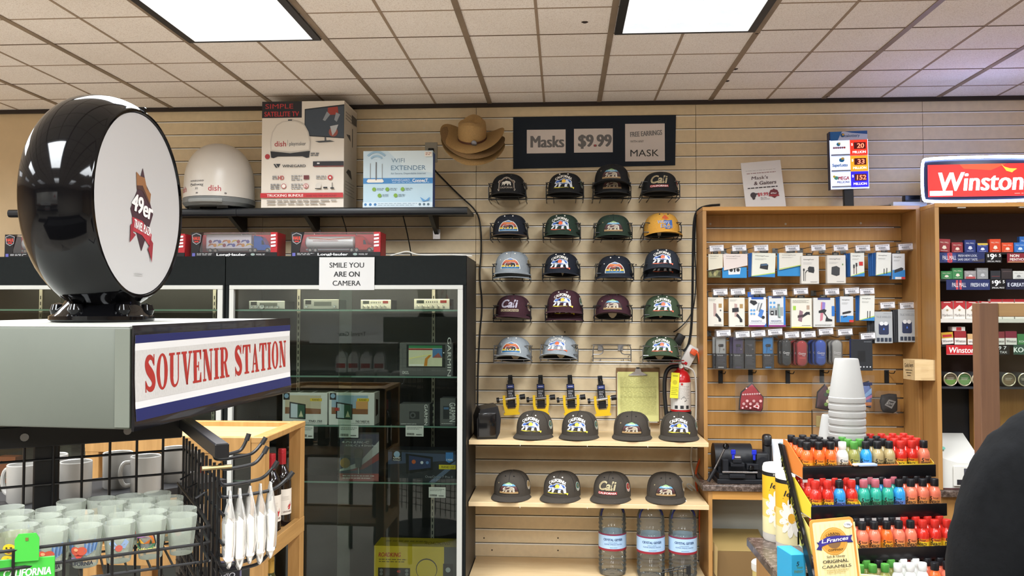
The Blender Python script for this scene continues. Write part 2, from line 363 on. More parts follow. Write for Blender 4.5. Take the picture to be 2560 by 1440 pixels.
# ================================================================== BLACK GLASS CABINETS
CF = -.48
CT = A(1000, 640, CF).z
LAM = mat('#171a1a', .8, noise=.08, scale=60, spec=.12); LAMI = mat('#141516', .45); SIDE = mat('#2d2925', .5, noise=.1, scale=30)
WFR = mat('#b0b1ac', .4)
def cabinet(xa, xb, label, doors, px_st, stands):
    t = thing('display_cabinet', label, 'display cabinet', T(xa, CF, 0))
    W = xb-xa; D = -CF-.016; ZB = .25; ft = A(1000, 713, CF).z
    b = MB(); b.box(0, .02, 0, D, 0, CT, SIDE); b.box(W-.02, W, 0, D, 0, CT, SIDE); b.box(.02, W-.02, D-.012, D, 0, CT, LAMI); b.box(.02, W-.02, 0, D-.012, CT-.02, CT, LAM); b.box(.02, W-.02, 0, D-.012, ZB-.03, ZB, LAMI)
    b.box(.02, W-.02, .05, D-.012, 0, ZB-.03, LAMI); obj('carcass', b, t)
    b = MB(); b.box(.0, W, -.004, .014, ft+.0004, CT+.001, LAM, .001); b.box(0, .03, -.002, .014, 0, ft+.012, LAM); b.box(W-.015, W, -.002, .014, 0, ft+.012, LAM); obj('fascia', b, t)
    x0, x1 = px_st[0]-xa, px_st[1]-xa
    b = MB(); b.box(x0, x1, -.012, .012, ft-.021, ft, WFR, .001); b.box(x0, x0+.023, -.0115, .012, ZB, ft-.0215, WFR, .001); b.box(x1-.026, x1, -.0115, .012, ZB, ft-.0215, WFR, .001)
    b.box(x0, x1, -.0115, .012, ZB-.01, ZB+.02, ALU); obj('front_frame', b, t, 'white-painted front frame')
    for a, c, yy in doors:
        b = MB(); b.box(a-xa, c-xa, yy, yy+.005, ZB+.02, ft-.021, GLASS); g = obj('sliding_glass', b, t)
        if a > -2 and yy < .01:
            k = MB(); k.box(a-xa-.002, a-xa+.03, yy-.012, yy-.0005, ZB+.0205, ZB+.05, CHR, .003); obj('lock', k, g)
    for py in (776, 942, 1066, 1207):
        z = A(950, py, CF+.05).z; b = MB(); b.box(.025, W-.025, .05, D-.06, z-.004, z+.004, mat('#9fb8ae', .08, trans=.9)) if False else b.box(.025, W-.025, .05, D-.06, z-.004, z+.004, GLASS)
        b.box(.025, W-.025, .0485, .0498, z-.004, z+.004, mat('#6f9184', .15)); obj('glass_shelf', b, t, 'clear glass shelf with a green edge')
    b = MB(); b.cyl((.06, .03, ft+.012), (W-.06, .03, ft+.012), .008, mat('#fff0d8', .4, emit=60)); obj('light_tube', b, t)
    for x in stands:
        b = MB(); x -= xa; b.box(x-.009, x+.009, D-.022, D-.0125, ZB, ft, mat('#b6b1a2', .4, .5))
        z = ZB+.03
        while z < ft-.03: b.box(x-.0028, x+.0028, D-.0228, D-.0215, z, z+.02, '#111111'); z += .034
        obj('slotted_upright', b, t)
    return t
xs = A(564, 700, CF).x; xe = A(1166, 700, CF).x
gl = [(A(585, 900, CF).x, A(877, 900, CF).x, .008), (A(847, 900, CF).x, A(1146, 900, CF).x, .0)]
cabinet(xs+.002, xe, 'tall black glass-front display cabinet below the camera notice', gl, (A(573, 900, CF).x, A(1157, 900, CF).x), (A(745, 900, -.04).x, A(1083, 900, -.04).x))
xw = A(-190, 700, CF).x
cabinet(xw, xs-.002, 'tall black glass-front display cabinet behind the round globe sign', [(xw+.05, A(180, 900, CF).x, .008), (A(150, 900, CF).x, A(545, 900, CF).x, 0)], (xw+.03, A(556, 900, CF).x), (A(535, 800, -.04).x, A(100, 800, -.04).x))
SHZ = {py: A(950, py, CF+.05).z+.004 for py in (776, 942, 1066, 1207)}
# camera notice taped across the fascia and frame
x0, x1, za, zb = rect(798, 643, 936, 725, CF-.014)
m = MB(); m.box(x0, x1, -.0006, 0, za, zb, mat('#b4b4b3', .5)); hh = zb-za
for i, s in enumerate(('SMILE YOU', 'ARE ON', 'CAMERA')): m.text(s, (x0+x1)/2, zb-hh*(.24+.275*i), hh*.155, '#1b1b1d', y=-.001, bold=.028)
solo('notice_sign', m, 'white paper notice taped to the black cabinet fascia', 'sign', T(0, CF-.014, 0))

def boxthing(name, px, Yf, dep, col, label, cat, ops=(), side=None, top=None, ground=None, tops=(), group=None, sideops=(), bev=.001, yaw=0):
    "a carton whose front face covers the photo rectangle px at depth Yf"
    x0, x1, za, zb = rect(*px, Yf)
    if ground is not None: za = ground
    W, H = x1-x0, zb-za; m = MB(); m.box(-W/2, W/2, 0, dep, 0, H, mat(col, .45), bev)
    m.draw(-W/2, 0, W, H, ops)
    if side or sideops:
        s = m.M; m.M = s @ T(W/2, 0, 0, PI/2); m.draw(0, 0, dep, H, ([('r', .02, .02, .98, .98, side)] if side else [])+list(sideops)); m.M = s
    if tops:
        s = m.M; m.M = s @ T(0, 0, H, 0, -PI/2); m.draw(-W/2, 0, W, dep, tops); m.M = s
    return solo(name, m, label, cat, T((x0+x1)/2, Yf, za, yaw), group)
# radios on the top glass shelf
def radio(px, Yf, col, label, style):
    x0, x1, za, zb = rect(*px, Yf); za = SHZ[776]; W, H = x1-x0, zb-za
    t = thing('radio_set', label, 'radio', T((x0+x1)/2, Yf, za), 'two-way radios on the top glass shelf')
    b = MB(); b.box(-W/2, W/2, 0, .15, 0, H, mat('#2b2b2c', .4, .5), .002); obj('case', b, t)
    f = MB(); f.box(-W/2-.001, W/2+.001, -.007, -.0002, .002, H-.001, mat(col, .3, .4 if style else .1), .002)
    kz = H*.3
    if style == 0:
        f.draw(-W/2, 0, W, H, [('r', .07, .58, .28, .86, '#3a3d38'), ('r', .74, .62, .92, .86, '#8a2a24')]+[('r', .34+.06*i, .62, .36+.06*i, .78, '#222222') for i in range(6)], y=-.0072)
    else: f.draw(-W/2, 0, W, H, [('r', .3, .35, .8, .75, '#53564f'), ('r', .05, .5, .22, .9, '#1c1c1c')], y=-.0072)
    obj('faceplate', f, t)
    for i in range(6 if style != 2 else 2):
        x = -W/2+W*((.1+.145*i) if style != 2 else (.1+.8*i)); r = .0065 if style != 1 or i != 2 else .013
        k = MB(); k.cyl((x, -.0075, kz), (x, -.019, kz), r, CHR if style else mat('#d9d4c6', .35), r*.85, 12); k.box(x-.001, x+.001, -.0196, -.0189, kz, kz+r*.8, '#222222'); obj('knob', k, t)
RY = CF+.06
radio((624, 752, 712, 780), RY, '#b9b8b2', 'chrome two-way radio with a large centre dial on the top glass shelf', 1)
radio((760, 748, 847, 776), RY, '#a7a69e', 'two-way radio with a wide grey screen on the top glass shelf', 2)
radio((903, 749, 977, 776), RY, '#d8d2c2', 'cream-faced radio standing beside the glass door\'s overlap on the top shelf', 0)
radio((1036, 747, 1124, 775), RY, '#d8d2c2', 'cream-faced radio under the slotted upright at the top shelf\'s end', 0)
# navigators, tablets and gadgets
G7 = '#5d5e5f'
nav = [('r', .13, .25, .86, .95, '#17181a'), ('r', .17, .29, .8, .92, '#dfe0c0'), ('r', .17, .84, .8, .92, '#2f7d4e'), ('r', .17, .78, .62, .83, '#a23a30'), ('r', .62, .55, .8, .83, '#4d7fb5'), ('p', [(.62, .55), (.8, .55), (.73, .7)], '#a3564f'), ('p', [(.46, .3), (.52, .3), (.53, .5), (.6, .62), (.56, .64), (.48, .52)], '#d38a2a'),
       ('p', [(.18, .5), (.6, .64), (.61, .67), (.18, .54)], '#efe9a0'), ('r', .18, .3, .46, .35, '#f4f4ee'), ('c', .83, .7, .012, '#ffffff'), ('t', 'DEZL', .12, .1, .08, '#e8e8e8', {'w': .12}), ('t', 'GARMIN', .935, .58, .11, '#f2f2f2', {'rot': -PI/2, 'w': .72})]
NVY = -.40
boxthing('navigator_box', (999, 857, 1132, 940), NVY, .09, G7, 'grey navigator box with a colour road map, on the second glass shelf', 'box', nav, ground=SHZ[942])
tnd = lambda t, bg: [('r', .06, .34, .86, .92, bg), ('p', [(.06, .34), (.86, .34), (.86, .5), (.06, .55)], '#8a5a38'), ('r', .02, .78, .16, .99, '#0f1114'), ('c', .09, .9, .05, '#8fb0d0'), ('r', .62, .74, .88, .83, '#e3c229'), ('t', 'RAND', .75, .785, .05, '#222222', {'w': .16}), ('p', [(.16, .2), (.52, .17), (.52, .64), (.16, .72)], '#16181c'), ('p', [(.19, .23), (.34, .22), (.34, .64), (.19, .67)], '#c9d6e4'), ('p', [(.34, .22), (.5, .2), (.5, .61), (.34, .64)], '#2b5a48'), ('p', [(.37, .25), (.47, .25), (.42, .45)], '#d8d2b0'), ('t', t, .74, .12, .06, '#333333', {'w': .3}), ('b', .5, .02, .9, .05, 1, .03, '#b0b0b0')]
tops3 = [('r', .05, .15, .3, .85, '#3c4036'), ('r', .35, .15, .62, .85, '#3c4036'), ('r', .67, .15, .95, .85, '#3c4036')]
boxthing('tablet_box', (706, 982, 818, 1060), CF+.055, .12, '#e2e2df', 'white truck tablet box with a brown road picture, third glass shelf', 'box', tnd('TND 750', '#cdbfa4'), ground=SHZ[1066], tops=tops3)
boxthing('tablet_box', (822, 982, 936, 1060), CF+.055, .12, '#e2e2df', 'white truck tablet box with a red truck and orange sky picture, third glass shelf', 'box', tnd('TND TABLET 85', '#9db6cc')+[('r', .6, .5, .86, .74, '#d39a5c'), ('r', .14, .44, .24, .54, '#b8382f')], ground=SHZ[1066], tops=tops3, sideops=[('p', [(.25, .25), (.7, .3), (.7, .75), (.25, .8)], '#3a2a24')])
boxthing('camera_box', (999, 1010, 1074, 1062), CF+.06, .1, G7, 'dark grey dash camera box with a lens picture, third glass shelf', 'box', [('r', .32, .3, .66, .66, '#2c2d2f'), ('c', .44, .48, .1, '#55565a'), ('c', .44, .48, .05, '#1a1b1d'), ('t', 'GARMIN', .88, .5, .15, '#f2f2f2', {'rot': -PI/2, 'w': .68}), ('t', 'GARMIN DASH CAM 45', .3, .08, .06, '#e0e0e0', {'w': .52})], ground=SHZ[1066])
boxthing('camera_box', (1100, 996, 1139, 1061), CF+.06, .1, G7, 'narrow grey box with a black canister picture beside the cabinet frame', 'box', [('r', .2, .25, .6, .72, '#26282c'), ('r', .24, .6, .56, .68, '#4a6f9a'), ('t', 'GARMIN', .8, .5, .22, '#f2f2f2', {'rot': -PI/2, 'w': 1.2}), ('b', .1, .02, .8, .08, 1, .03, '#cccccc')], ground=SHZ[1066])
def ptag(px, Y, lab):
    x0, x1, za, zb = rect(*px, Y); m = MB(); m.box(x0, x1, -.0005, 0, za, zb, '#e6e6e4'); W, H = x1-x0, zb-za
    m.draw(x0, za, W, H, [('b', .08, .06, .92, .78, 2, .13, '#8a8a8a')]+[('r', .08+.03*i, .12, .092+.03*i+.01*(i % 3 == 0), .32, '#3a3a3a') for i in range(14)]+[('b', .6, .09, .9, .14, 1, .1, '#555555')], y=-.0006)
    solo('price_tag', m, lab, 'price tag', T(0, Y, 0), 'paper price tags on the glass shelves')
ptag((752, 1064, 784, 1096), CF+.047, 'white price tag hanging below the brown-picture tablet box')
ptag((848, 1064, 896, 1094), CF+.047, 'white price tag hanging below the red truck tablet box')
ptag((1014, 1064, 1059, 1091), CF+.047, 'white price tag hanging below the dash camera box')
ptag((1072, 1218, 1114, 1244), CF+.047, 'white price tag hanging below the dark receiver box')
# microphone blister and dark receiver box on the fourth shelf
x0, x1, za, zb = rect(848, 1086, 946, 1212, CF+.06); za = SHZ[1207]; W, H = x1-x0, zb-za
t = thing('microphone_pack', 'navy and red striped blister pack holding a hand microphone', 'blister pack', T((x0+x1)/2, CF+.07, za))
b = MB(); b.box(-W/2, W/2, 0, .002, 0, H, '#2c2a55'); b.draw(-W/2, 0, W, H, [('p', [(0, .2), (.5, .28), (1, .62), (1, .86), (.5, .4), (0, .24)], '#e4e4e4'), ('p', [(.2, .2), (.6, .25), (1, .45), (1, .6), (.5, .3)], '#a8282a'), ('r', 0, 0, 1, .16, '#b63a36'), ('c', .14, .38, .13, '#d99a2a'), ('t', '4-Pin 636L-C', .4, .83, .045, '#e6e6ee', {'w': .7, 'shear': .2}), ('t', '636L-C a 4 broches', .55, .76, .04, '#e6e6ee', {'w': .8, 'shear': .2}), ('b', .08, .02, .9, .1, 2, .05, '#f0d0d0')]); obj('card', b, t)
b = MB(); b.lathe([(.02, 0), (.02, .008), (.016, .014)], mat('#4b4e4c', .3, .3), 16, (0, 0, 0)); b.M = MX()
b = MB(); b.loft([[(-.013, -.004-yy, H*.3), (.013, -.004-yy, H*.3), (.022, -.004-yy, H*.66), (.012, -.004-yy, H*.7), (-.012, -.004-yy, H*.7), (-.022, -.004-yy, H*.66)] for yy in (0, .014, .018)], mat('#4f5251', .25, .5)); b.cyl((0, -.012, H*.3), (0, -.012, H*.16), .004, CHR); obj('microphone', b, t)
b = MB(); b.box(-W*.36, W*.36, -.026, -.0255, H*.08, H*.92, FILM); b.box(-W*.5, W*.5, -.002, -.0012, 0, H*1.04, FILM); obj('blister', b, t)
boxthing('receiver_box', (970, 1126, 1140, 1211), CF+.06, .12, '#22262e', 'wide dark tablet box with a lit screen picture, fourth glass shelf', 'box', [('p', [(0, .95), (1, .88), (1, .7), (0, .55)], '#3c4a66'), ('p', [(.6, .0), (.7, 0), (1, .55), (1, .7)], '#5a6a86'), ('r', .06, .66, .2, .98, '#0c0d10'), ('c', .13, .87, .045, '#8fb0d0'), ('t', 'RAND', .13, .76, .05, '#ffffff', {'w': .1}), ('t', 'McNALLY', .13, .69, .045, '#ffffff', {'w': .11}), ('p', [(.27, .26), (.66, .4), (.66, .8), (.26, .9)], '#0b0c0f'), ('p', [(.31, .37), (.63, .46), (.63, .74), (.31, .84)], '#28365e'), ('c', .38, .64, .03, '#c2602e'), ('c', .5, .62, .022, '#d8dce8'), ('c', .58, .62, .022, '#5f86c0'), ('r', .75, .42, 1, .56, '#d8c62a'), ('t', 'RAND 2.0', .88, .49, .06, '#1a1a1a', {'w': .18}), ('p', [(.85, .95), (.96, .95), (.96, .68), (.9, .62), (.85, .68)], '#3f7fc4'), ('t', '3 YEAR', .905, .72, .05, '#ffffff', {'w': .09}), ('t', 'OverDryve 7 Pro II', .75, .18, .07, '#8a8f98', {'w': .4})], ground=SHZ[1207])
# the yellow headset box on the cabinet's floor
boxthing('headset_box', (935, 1366, 1141, 1475), CF+.07, .16, '#d8bb2c', 'big yellow radio and headset box on the floor of the black cabinet', 'box', [('r', .85, 0, 1, 1, '#3a3c3c'), ('t', 'ROADKING', .19, .8, .1, '#b32a22', {'w': .27, 'shear': .2, 'bold': .03}), ('b', .06, .02, .4, .68, 2, .05, '#6d5a1e'), ('r', .05, .3, .44, .5, '#1b1c1d'), ('r', .15, .33, .34, .47, '#2c2e30'), ('t', '40', .3, .42, .06, '#d03a2a'), ('c', .09, .44, .02, '#77797a'), ('c', .09, .36, .02, '#77797a'), ('c', .4, .44, .02, '#77797a'), ('c', .4, .36, .02, '#77797a'), ('c', .64, .48, .13, '#222222'), ('c', .64, .47, .122, '#d8bb2c'), ('r', .84, .2, .96, .62, '#17181a'), ('c', .9, .48, .03, '#a8adb0')], tops=[('t', 'ROADKING', .75, .4, .35, '#8a6a14', {'w': .3}), ('b', .1, .15, .6, .5, 1, .1, '#a08a24')])
boxthing('radio_box', (120, 1130, 250, 1175), CF+.09, .12, '#2a2426', 'dark radio box lettered in red, on a shelf of the other black cabinet', 'box', [('t', 'ROADKING', .45, .45, .3, '#c23a2a', {'w': .55, 'shear': .2, 'bold': .03})], ground=None)
boxthing('orange_box', (-8, 1142, 38, 1208), CF+.09, .06, '#b5592a', 'small orange boxed part hanging inside the other black cabinet', 'box', [('c', .25, .8, .06, '#3a2015'), ('c', .75, .8, .06, '#3a2015'), ('c', .5, .5, .06, '#3a2015'), ('c', .25, .25, .06, '#3a2015')])

# toy truck boxes on the cabinet tops
def truckbox(px, kind, label):
    x0, x1, za, zb = rect(*px, CF+.05); za = CT+.001; W, H, D = x1-x0, zb-za, .13
    t = thing('toy_truck_box', label, 'toy truck', T((x0+x1)/2, CF+.05, za), 'boxed toy trucks on the cabinet tops')
    RED = mat('#a5222a', .45); BK = mat('#131316', .4); b = MB()
    b.box(-W/2, W/2, D-.003, D, 0, H, RED); b.box(-W/2, W/2, 0, D, 0, .003, RED); b.box(W/2-.003, W/2, .012, D, 0, H, RED); b.box(-W/2, -W/2+.003, 0, D, 0, H, BK)
    b.box(-W/2, W/2, -.001, .002, 0, H*.19, BK); b.add([(-W/2, -.0005, H*.19), (-W/2+W*.09, -.0005, H*.19), (-W/2+W*.15, -.0005, H), (-W/2, -.0005, H)], [(0, 1, 2, 3)], BK)
    b.box(W/2-.034, W/2, -.001, .002, H*.19, H, RED); b.box(-W/2, W/2, 0, .04, H-.002, H, clear('clear_film2', '#f4f4f4', .2, .03))
    b.draw(-W/2, 0, W, H, [('t', 'LongHauler', .47, .1, .1, '#e8e8e8', {'w': .34, 'bold': .04}), ('t', 'MODEL 387', .81, .1, .06, '#d0d0d0', {'w': .1}), ('c', .72, .1, .025, '#8a9a94', .05), ('r', .015, .03, .05, .16, '#5a5aa0'), ('b', .07, .03, .26, .12, 2, .05, '#9a9a9a'), ('p', [(.01, .9), (.06, .98), (.12, .9), (.11, .6), (.065, .5), (.02, .6)], '#8e8e92'), ('p', [(.017, .88), (.06, .955), (.113, .88), (.104, .62), (.065, .53), (.027, .62)], '#191a1d'), ('t', 'HAUL', .066, .76, .14, '#c2402e', {'w': .085, 'shear': .1, 'bold': .03}), ('r', .04, .6, .09, .65, '#b02a24')]+[('p', [(.93, .4+.14*i), (.985, .42+.14*i), (.985, .5+.14*i), (.93, .48+.14*i)], '#e8dcdc') for i in range(4)], y=-.0015)
    obj('box', b, t)
    z1 = H*.22; tr = MB()
    if kind == 'flame':
        tr.box(-W*.36, W*.17, .035, .1, z1+.018, H*.93, mat('#cfc9d4', .3), .002)
        for i in range(9):
            x = -W*.34+i*W*.055; tr.draw(x, H*.35, W*.1, H*.5, [('p', [(0, .2+.3*(i % 2)), (.5, .35+.3*(i % 2)), (1, .25+.3*(i % 2)), (.6, .45+.3*(i % 2)), (.2, .42+.3*(i % 2))], ['#b06a3a', '#4a4a8a', '#c2a23a'][i % 3]), ('c', .3, .3+.3*((i+1) % 2), .2, ['#8a3a4a', '#c88a4a', '#5a5a9a'][i % 3])], y=.0345)
    else:
        tr.cyl((-W*.36, .068, H*.63), (W*.17, .068, H*.63), H*.24, mat('#dedede', .25), n=24); tr.lathe([(.0, -.012), (H*.15, -.008), (H*.24, 0)], mat('#dedede', .25), 24, (-W*.36, .068, H*.63), 'x'); tr.lathe([(H*.24, 0), (H*.15, .008), (.0, .012)], mat('#dedede', .25), 24, (W*.17, .068, H*.63), 'x')
        tr.draw(-W*.33, H*.56, W*.48, H*.26, [('p', [(0, .8), (.5, .62), (1, .8), (1, .9), (.5, .72), (0, .9)], '#c8562e'), ('r', .1, .4, .7, .46, '#9a3a2e')], y=.068-H*.245)
    tr.box(-W*.36, W*.17, .04, .1, z1+.008, z1+.017, mat('#8a8a8e', .3, .6)); obj('trailer', tr, t)
    c = MB(); cc = mat('#2456a8' if kind == 'flame' else '#b8332c', .25, coat=.4)
    c.prism([(W*.2, z1+.01), (W*.395, z1+.01), (W*.4, H*.4), (W*.37, H*.5), (W*.335, H*.52), (W*.31, H*.72), (W*.28, H*.86), (W*.2, H*.9)], .035, .1, cc); c.flat([(W*.29, H*.52), (W*.328, H*.52), (W*.308, H*.7), (W*.29, H*.7)], .0345, '#1a2230'); c.box(W*.36, W*.405, .034, .101, z1+.008, z1+.022, CHR); c.cyl((W*.21, .04, H*.6), (W*.21, .04, H*.97), .003, CHR, n=8); obj('cab', c, t)
    for x in (-.31, -.25, .16, .215, .36):
        q = MB(); q.cyl((W*x, .034, z1+.009), (W*x, .05, z1+.009), .012, mat('#1a1a1a', .6), n=14); q.cyl((W*x, .0335, z1+.009), (W*x, .0345, z1+.009), .007, CHR, n=12); obj('wheel', q, t)
    f = MB(); f.box(-W/2+W*.1, W/2-.034, -.0005, 0, H*.19, H, FILM); obj('window_film', f, t)
truckbox((478, 581, 693, 640), 'flame', 'boxed toy truck with flame-painted trailer and blue cab')
truckbox((728, 580, 951, 640), 'tank', 'boxed toy tanker truck with red cab beside a blue-cab one')
truckbox((12, 586, 225, 640), 'tank', 'boxed toy tanker truck half hidden behind the round globe sign')
truckbox((252, 585, 462, 640), 'flame', 'boxed toy truck hidden behind the globe, only its red box end showing')
# odds on the cabinet top
m = MB(); q = [A(x, y, CF+.12) for x, y in ((975, 640), (1005, 631), (1020, 628), (1040, 637), (1080, 638), (1120, 636), (1180, 640))]
m.tube([(p.x, CF+.12, max(p.z, CT+.005)) for p in q], .004, mat('#cfccc4', .5), smooth=2); solo('white_cable', m, 'loose white cable lying on the black cabinet top', 'cable')
# ================================================================== SOUVENIR SPINNER (nearest, at the left)
def AY(px, py, d): return A(px, py, d-CAMD)
# --- sign box: near corner at photo x 335, the long face runs away from the camera
n0 = AY(331, 1075, 1.46); n1 = AY(337, 815, 1.46); f0 = AY(722, 975, 2.12); f1 = AY(726, 798, 2.12)
ax = (f0-n0); YB = math.atan2(ax.x, ax.y); BL = math.hypot(ax.x, ax.y); PT = math.atan2(((f1-n1).z+(f0-n0).z)/2, BL)
BH = (n1-n0).length*.5+(f1-f0).length*.5
MBX = MX.Translation(n0) @ MX.Rotation(-YB, 4, 'Z') @ MX.Rotation(PT, 4, 'X')      # x = out of the long face, y = along it, z = up
t = thing('display_sign_box', 'grey sign box reading Souvenir Station on the wire spinner rack', 'sign', MBX)
GB = mat('#5c6057', .5, noise=.04, scale=5); BW = .62
b = MB(); b.box(-BW, -.006, 0, BL, 0, BH, GB, .004, 2); b.box(-BW+.002, -.008, .002, BL-.002, BH, BH+.0015, mat('#a6a7a0', .5)); b.box(-.035, -.0055, -.0012, .002, .004, BH-.004, mat('#62665c', .5)); obj('housing', b, t)
s = MB()
prof = [(-.0005, -.003), (.004, -.003), (.006, BH*.08), (.004, BH*.2), (.002, BH*.5), (.002, BH*.8), (.003, BH*.93), (.002, BH+.003), (-.0005, BH+.003)]
s.add([(x, y, z) for y in (-.002, BL+.002) for x, z in prof], [tuple(range(8, -1, -1)), tuple(range(9, 18))]+[(i, i+1, 10+i, 9+i) for i in range(8)], mat('#0f0f12', .2, coat=.3))
s.M = T(.0, 0, 0, PI/2)          # now x = along the box, -y = out
def wsign(x, z, k): # follow the bulge of the face
    pr = prof[1:8]; 
    for (xa, za), (xb, zb) in zip(pr, pr[1:]):
        if z <= zb: break
    q = xa+(xb-xa)*(z-za)/max(zb-za, 1e-6); return (x, -q-.0006-k, z)
def band(za, zb, c, k): 
    zs = [za+(zb-za)*i/6 for i in range(7)]
    for i in range(6): s.flat([(.002, zs[i]), (BL-.001, zs[i]), (BL-.001, zs[i+1]), (.002, zs[i+1])], -k, c, wsign)
NAVY = mat('#1c2352', .3); band(BH*.08, BH*.92, '#c9c7c5', .0); band(BH*.08, BH*.2, NAVY, .0003); band(BH*.84, BH*.92, NAVY, .0003)
band(BH*.27, BH*.77, mat('#b3b0ac', .5, noise=.1, scale=220, stretch=(3, 3, .6)), .0003)
# slab lettering SOUVENIR STATION, drawn as strokes with serifs
RED = mat('#93261f', .45)
def glyph(ch):
    S = []; bar = lambda x0, x1, y0, y1: S.append([(x0, y0), (x1, y0), (x1, y1), (x0, y1)]); k = .07; w = .24
    def slab(x, y, l=.2, r=.2): bar(x-l, x+w+r, y, y+k)
    def arc(cx, cy, rx, ry, a0, a1, th, tv, n=14):
        for i in range(n):
            q = []
            for a in (a0+(a1-a0)*i/n, a0+(a1-a0)*(i+1)/n):
                a = R(a); q.append(((cx+rx*math.cos(a), cy+ry*math.sin(a)), (cx+(rx-th)*math.cos(a), cy+(ry-tv)*math.sin(a))))
            S.append([q[0][1], q[0][0], q[1][0], q[1][1]])
    if ch == 'I': bar(.1, .1+w, 0, 1); slab(.1, 0, .1, .1); slab(.1, 1-k, .1, .1); return S, .44
    if ch == 'T': bar(.28, .28+w, 0, 1); slab(.28, 0, .12, .12); bar(0, .8, 1-k, 1); S.append([(0, 1), (0, .7), (.06, .7), (.16, .93)]); S.append([(.8, 1), (.64, .93), (.74, .7), (.8, .7)]); return S, .8
    if ch == 'E': bar(.08, .08+w, 0, 1); bar(0, .7, 0, k); bar(0, .7, 1-k, 1); bar(.3, .5, .47, .53); bar(.46, .52, .36, .64); S.append([(.7, 0), (.7, .3), (.64, .3), (.54, .07)]); S.append([(.7, 1), (.54, .93), (.64, .7), (.7, .7)]); return S, .74
    if ch == 'N': bar(.1, .17, 0, 1); bar(0, .28, 0, k); bar(0, .2, 1-k, 1); bar(.68, .75, 0, 1); bar(.57, .86, 1-k, 1); S.append([(.08, 1), (.5, 0), (.75, 0), (.33, 1)]); return S, .88
    if ch == 'V': S.append([(.08, 1), (.36, 0), (.5, 0), (.34, 1)]); S.append([(.36, 0), (.46, 0), (.75, 1), (.66, 1)]); bar(0, .42, 1-k, 1); bar(.56, .84, 1-k, 1); return S, .8
    if ch == 'A': S.append([(.1, 0), (.36, 1), (.46, 1), (.18, 0)]); S.append([(.34, 1), (.46, 1), (.76, 0), (.5, 0)]); bar(.2, .6, .27, .33); bar(0, .28, 0, k); bar(.42, .84, 0, k); return S, .8
    if ch == 'R': bar(.1, .1+w, 0, 1); bar(0, .44, 0, k); bar(0, .4, 1-k, 1); bar(.3, .45, .46, .53); arc(.42, .73, .34, .27, 90, -90, .23, .07); S.append([(.4, .5), (.58, .5), (.78, 0), (.54, 0)]); bar(.54, .88, 0, k); return S, .86
    if ch == 'U': bar(.08, .08+w, .3, 1); bar(.66, .73, .3, 1); bar(0, .42, 1-k, 1); bar(.55, .84, 1-k, 1); arc(.405, .3, .325, .31, 180, 270, .23, .08, 8); arc(.405, .3, .325, .31, 270, 360, .07, .08, 8); return S, .84
    if ch == 'O': arc(.4, .5, .4, .52, 0, 360, .24, .07, 28); return S, .8
    if ch == 'S':
        pts = [(.62, .76, .05), (.56, .9, .06), (.38, .96, .07), (.2, .9, .1), (.15, .76, .13), (.24, .62, .15), (.42, .5, .16), (.58, .38, .15), (.64, .24, .13), (.58, .1, .1), (.38, .035, .07), (.18, .1, .06), (.1, .24, .05)]
        for _ in range(3): pts = [pts[0]]+[tuple((1-q)*a_+q*b_ for a_, b_ in zip(pts[i], pts[i+1])) for i in range(len(pts)-1) for q in (.25, .75)]+[pts[-1]]
        pl = []; pr = []
        for i, (x, y, t_) in enumerate(pts):
            a = pts[max(i-1, 0)]; b2 = pts[min(i+1, len(pts)-1)]; dx, dy = b2[0]-a[0], b2[1]-a[1]; l = math.hypot(dx, dy); pl.append((x-dy/l*t_, y+dx/l*t_)); pr.append((x+dy/l*t_, y-dx/l*t_))
        for i in range(len(pts)-1): S.append([pl[i], pl[i+1], pr[i+1], pr[i]])
        bar(.62, .68, .7, 1.02); bar(.06, .12, -.02, .3); return S, .74
    return S, .35
def slabtext(t_, x0, x1, zc, h):
    W = 0; L = []
    for i, ch in enumerate(t_):
        S, a = glyph(ch); sc_ = 1.0; L.append((W, S, sc_)); W += a*sc_+.09
    k = (x1-x0)/(W-.09)
    for o, S, sc_ in L:
        for q in S:
            q2 = [(x0+(o+x*sc_)*k, zc-h/2+(y*sc_-(sc_-1)*.3)*h) for x, y in q]
            ar = sum(q2[i][0]*q2[(i+1) % len(q2)][1]-q2[(i+1) % len(q2)][0]*q2[i][1] for i in range(len(q2)))
            s.flat(q2 if ar > 0 else q2[::-1], -.0007, RED, wsign)
slabtext('SOUVENIR STATION', .03, BL-.024, BH*.53, BH*.36)
obj('sign_face', s, t, 'red, white and blue sign face')
# --- the globe on the box
gd = 1.8; c0 = AY(262, 511, gd); Rg = .242
def topz(p): q = MBX.inverted() @ p; return (MBX @ V((q.x, q.y, BH+.0015))).z
bz = topz(V((c0.x, c0.y, 1.7)))
t = thing('globe_sign', 'round black globe sign with a white travel plaza face on the grey sign box', 'globe sign', T(c0.x, c0.y, bz, .035))
GC = c0.z-bz; th = .083
b = MB(); pr = []
for i in range(41):
    u = -1+i/20; x = th*u if u > 0 else .066*u; pr.append((Rg-(Rg-.213)*abs(u)**2.3, x))
pr = [(.05, -.068), (.196, -.064), (.204, -.07), (.211, -.068)]+pr+[(.2125, th+.001), (.21, th+.003), (.205, th+.003), (.203, th-.004)]
b.lathe(pr, BLKG, 72, (0, 0, GC), 'x'); g = obj('globe_body', b, t)
b = MB()
b.box(.066, .09, -.005, .005, GC+.206, GC+.22, BLKG, .002); obj('seam_clip', b, t)
b = MB(); b.lathe([(.2025, th-.0035), (.2025, th-.001), (.12, th+.001), (.0, th+.002)], mat('#bdbbba', .35), 72, (0, 0, GC), 'x', cap=False); b.M = T(0, 0, GC, PI/2)
def gw(x, z, k): return (x, -th-.0022-k, z)
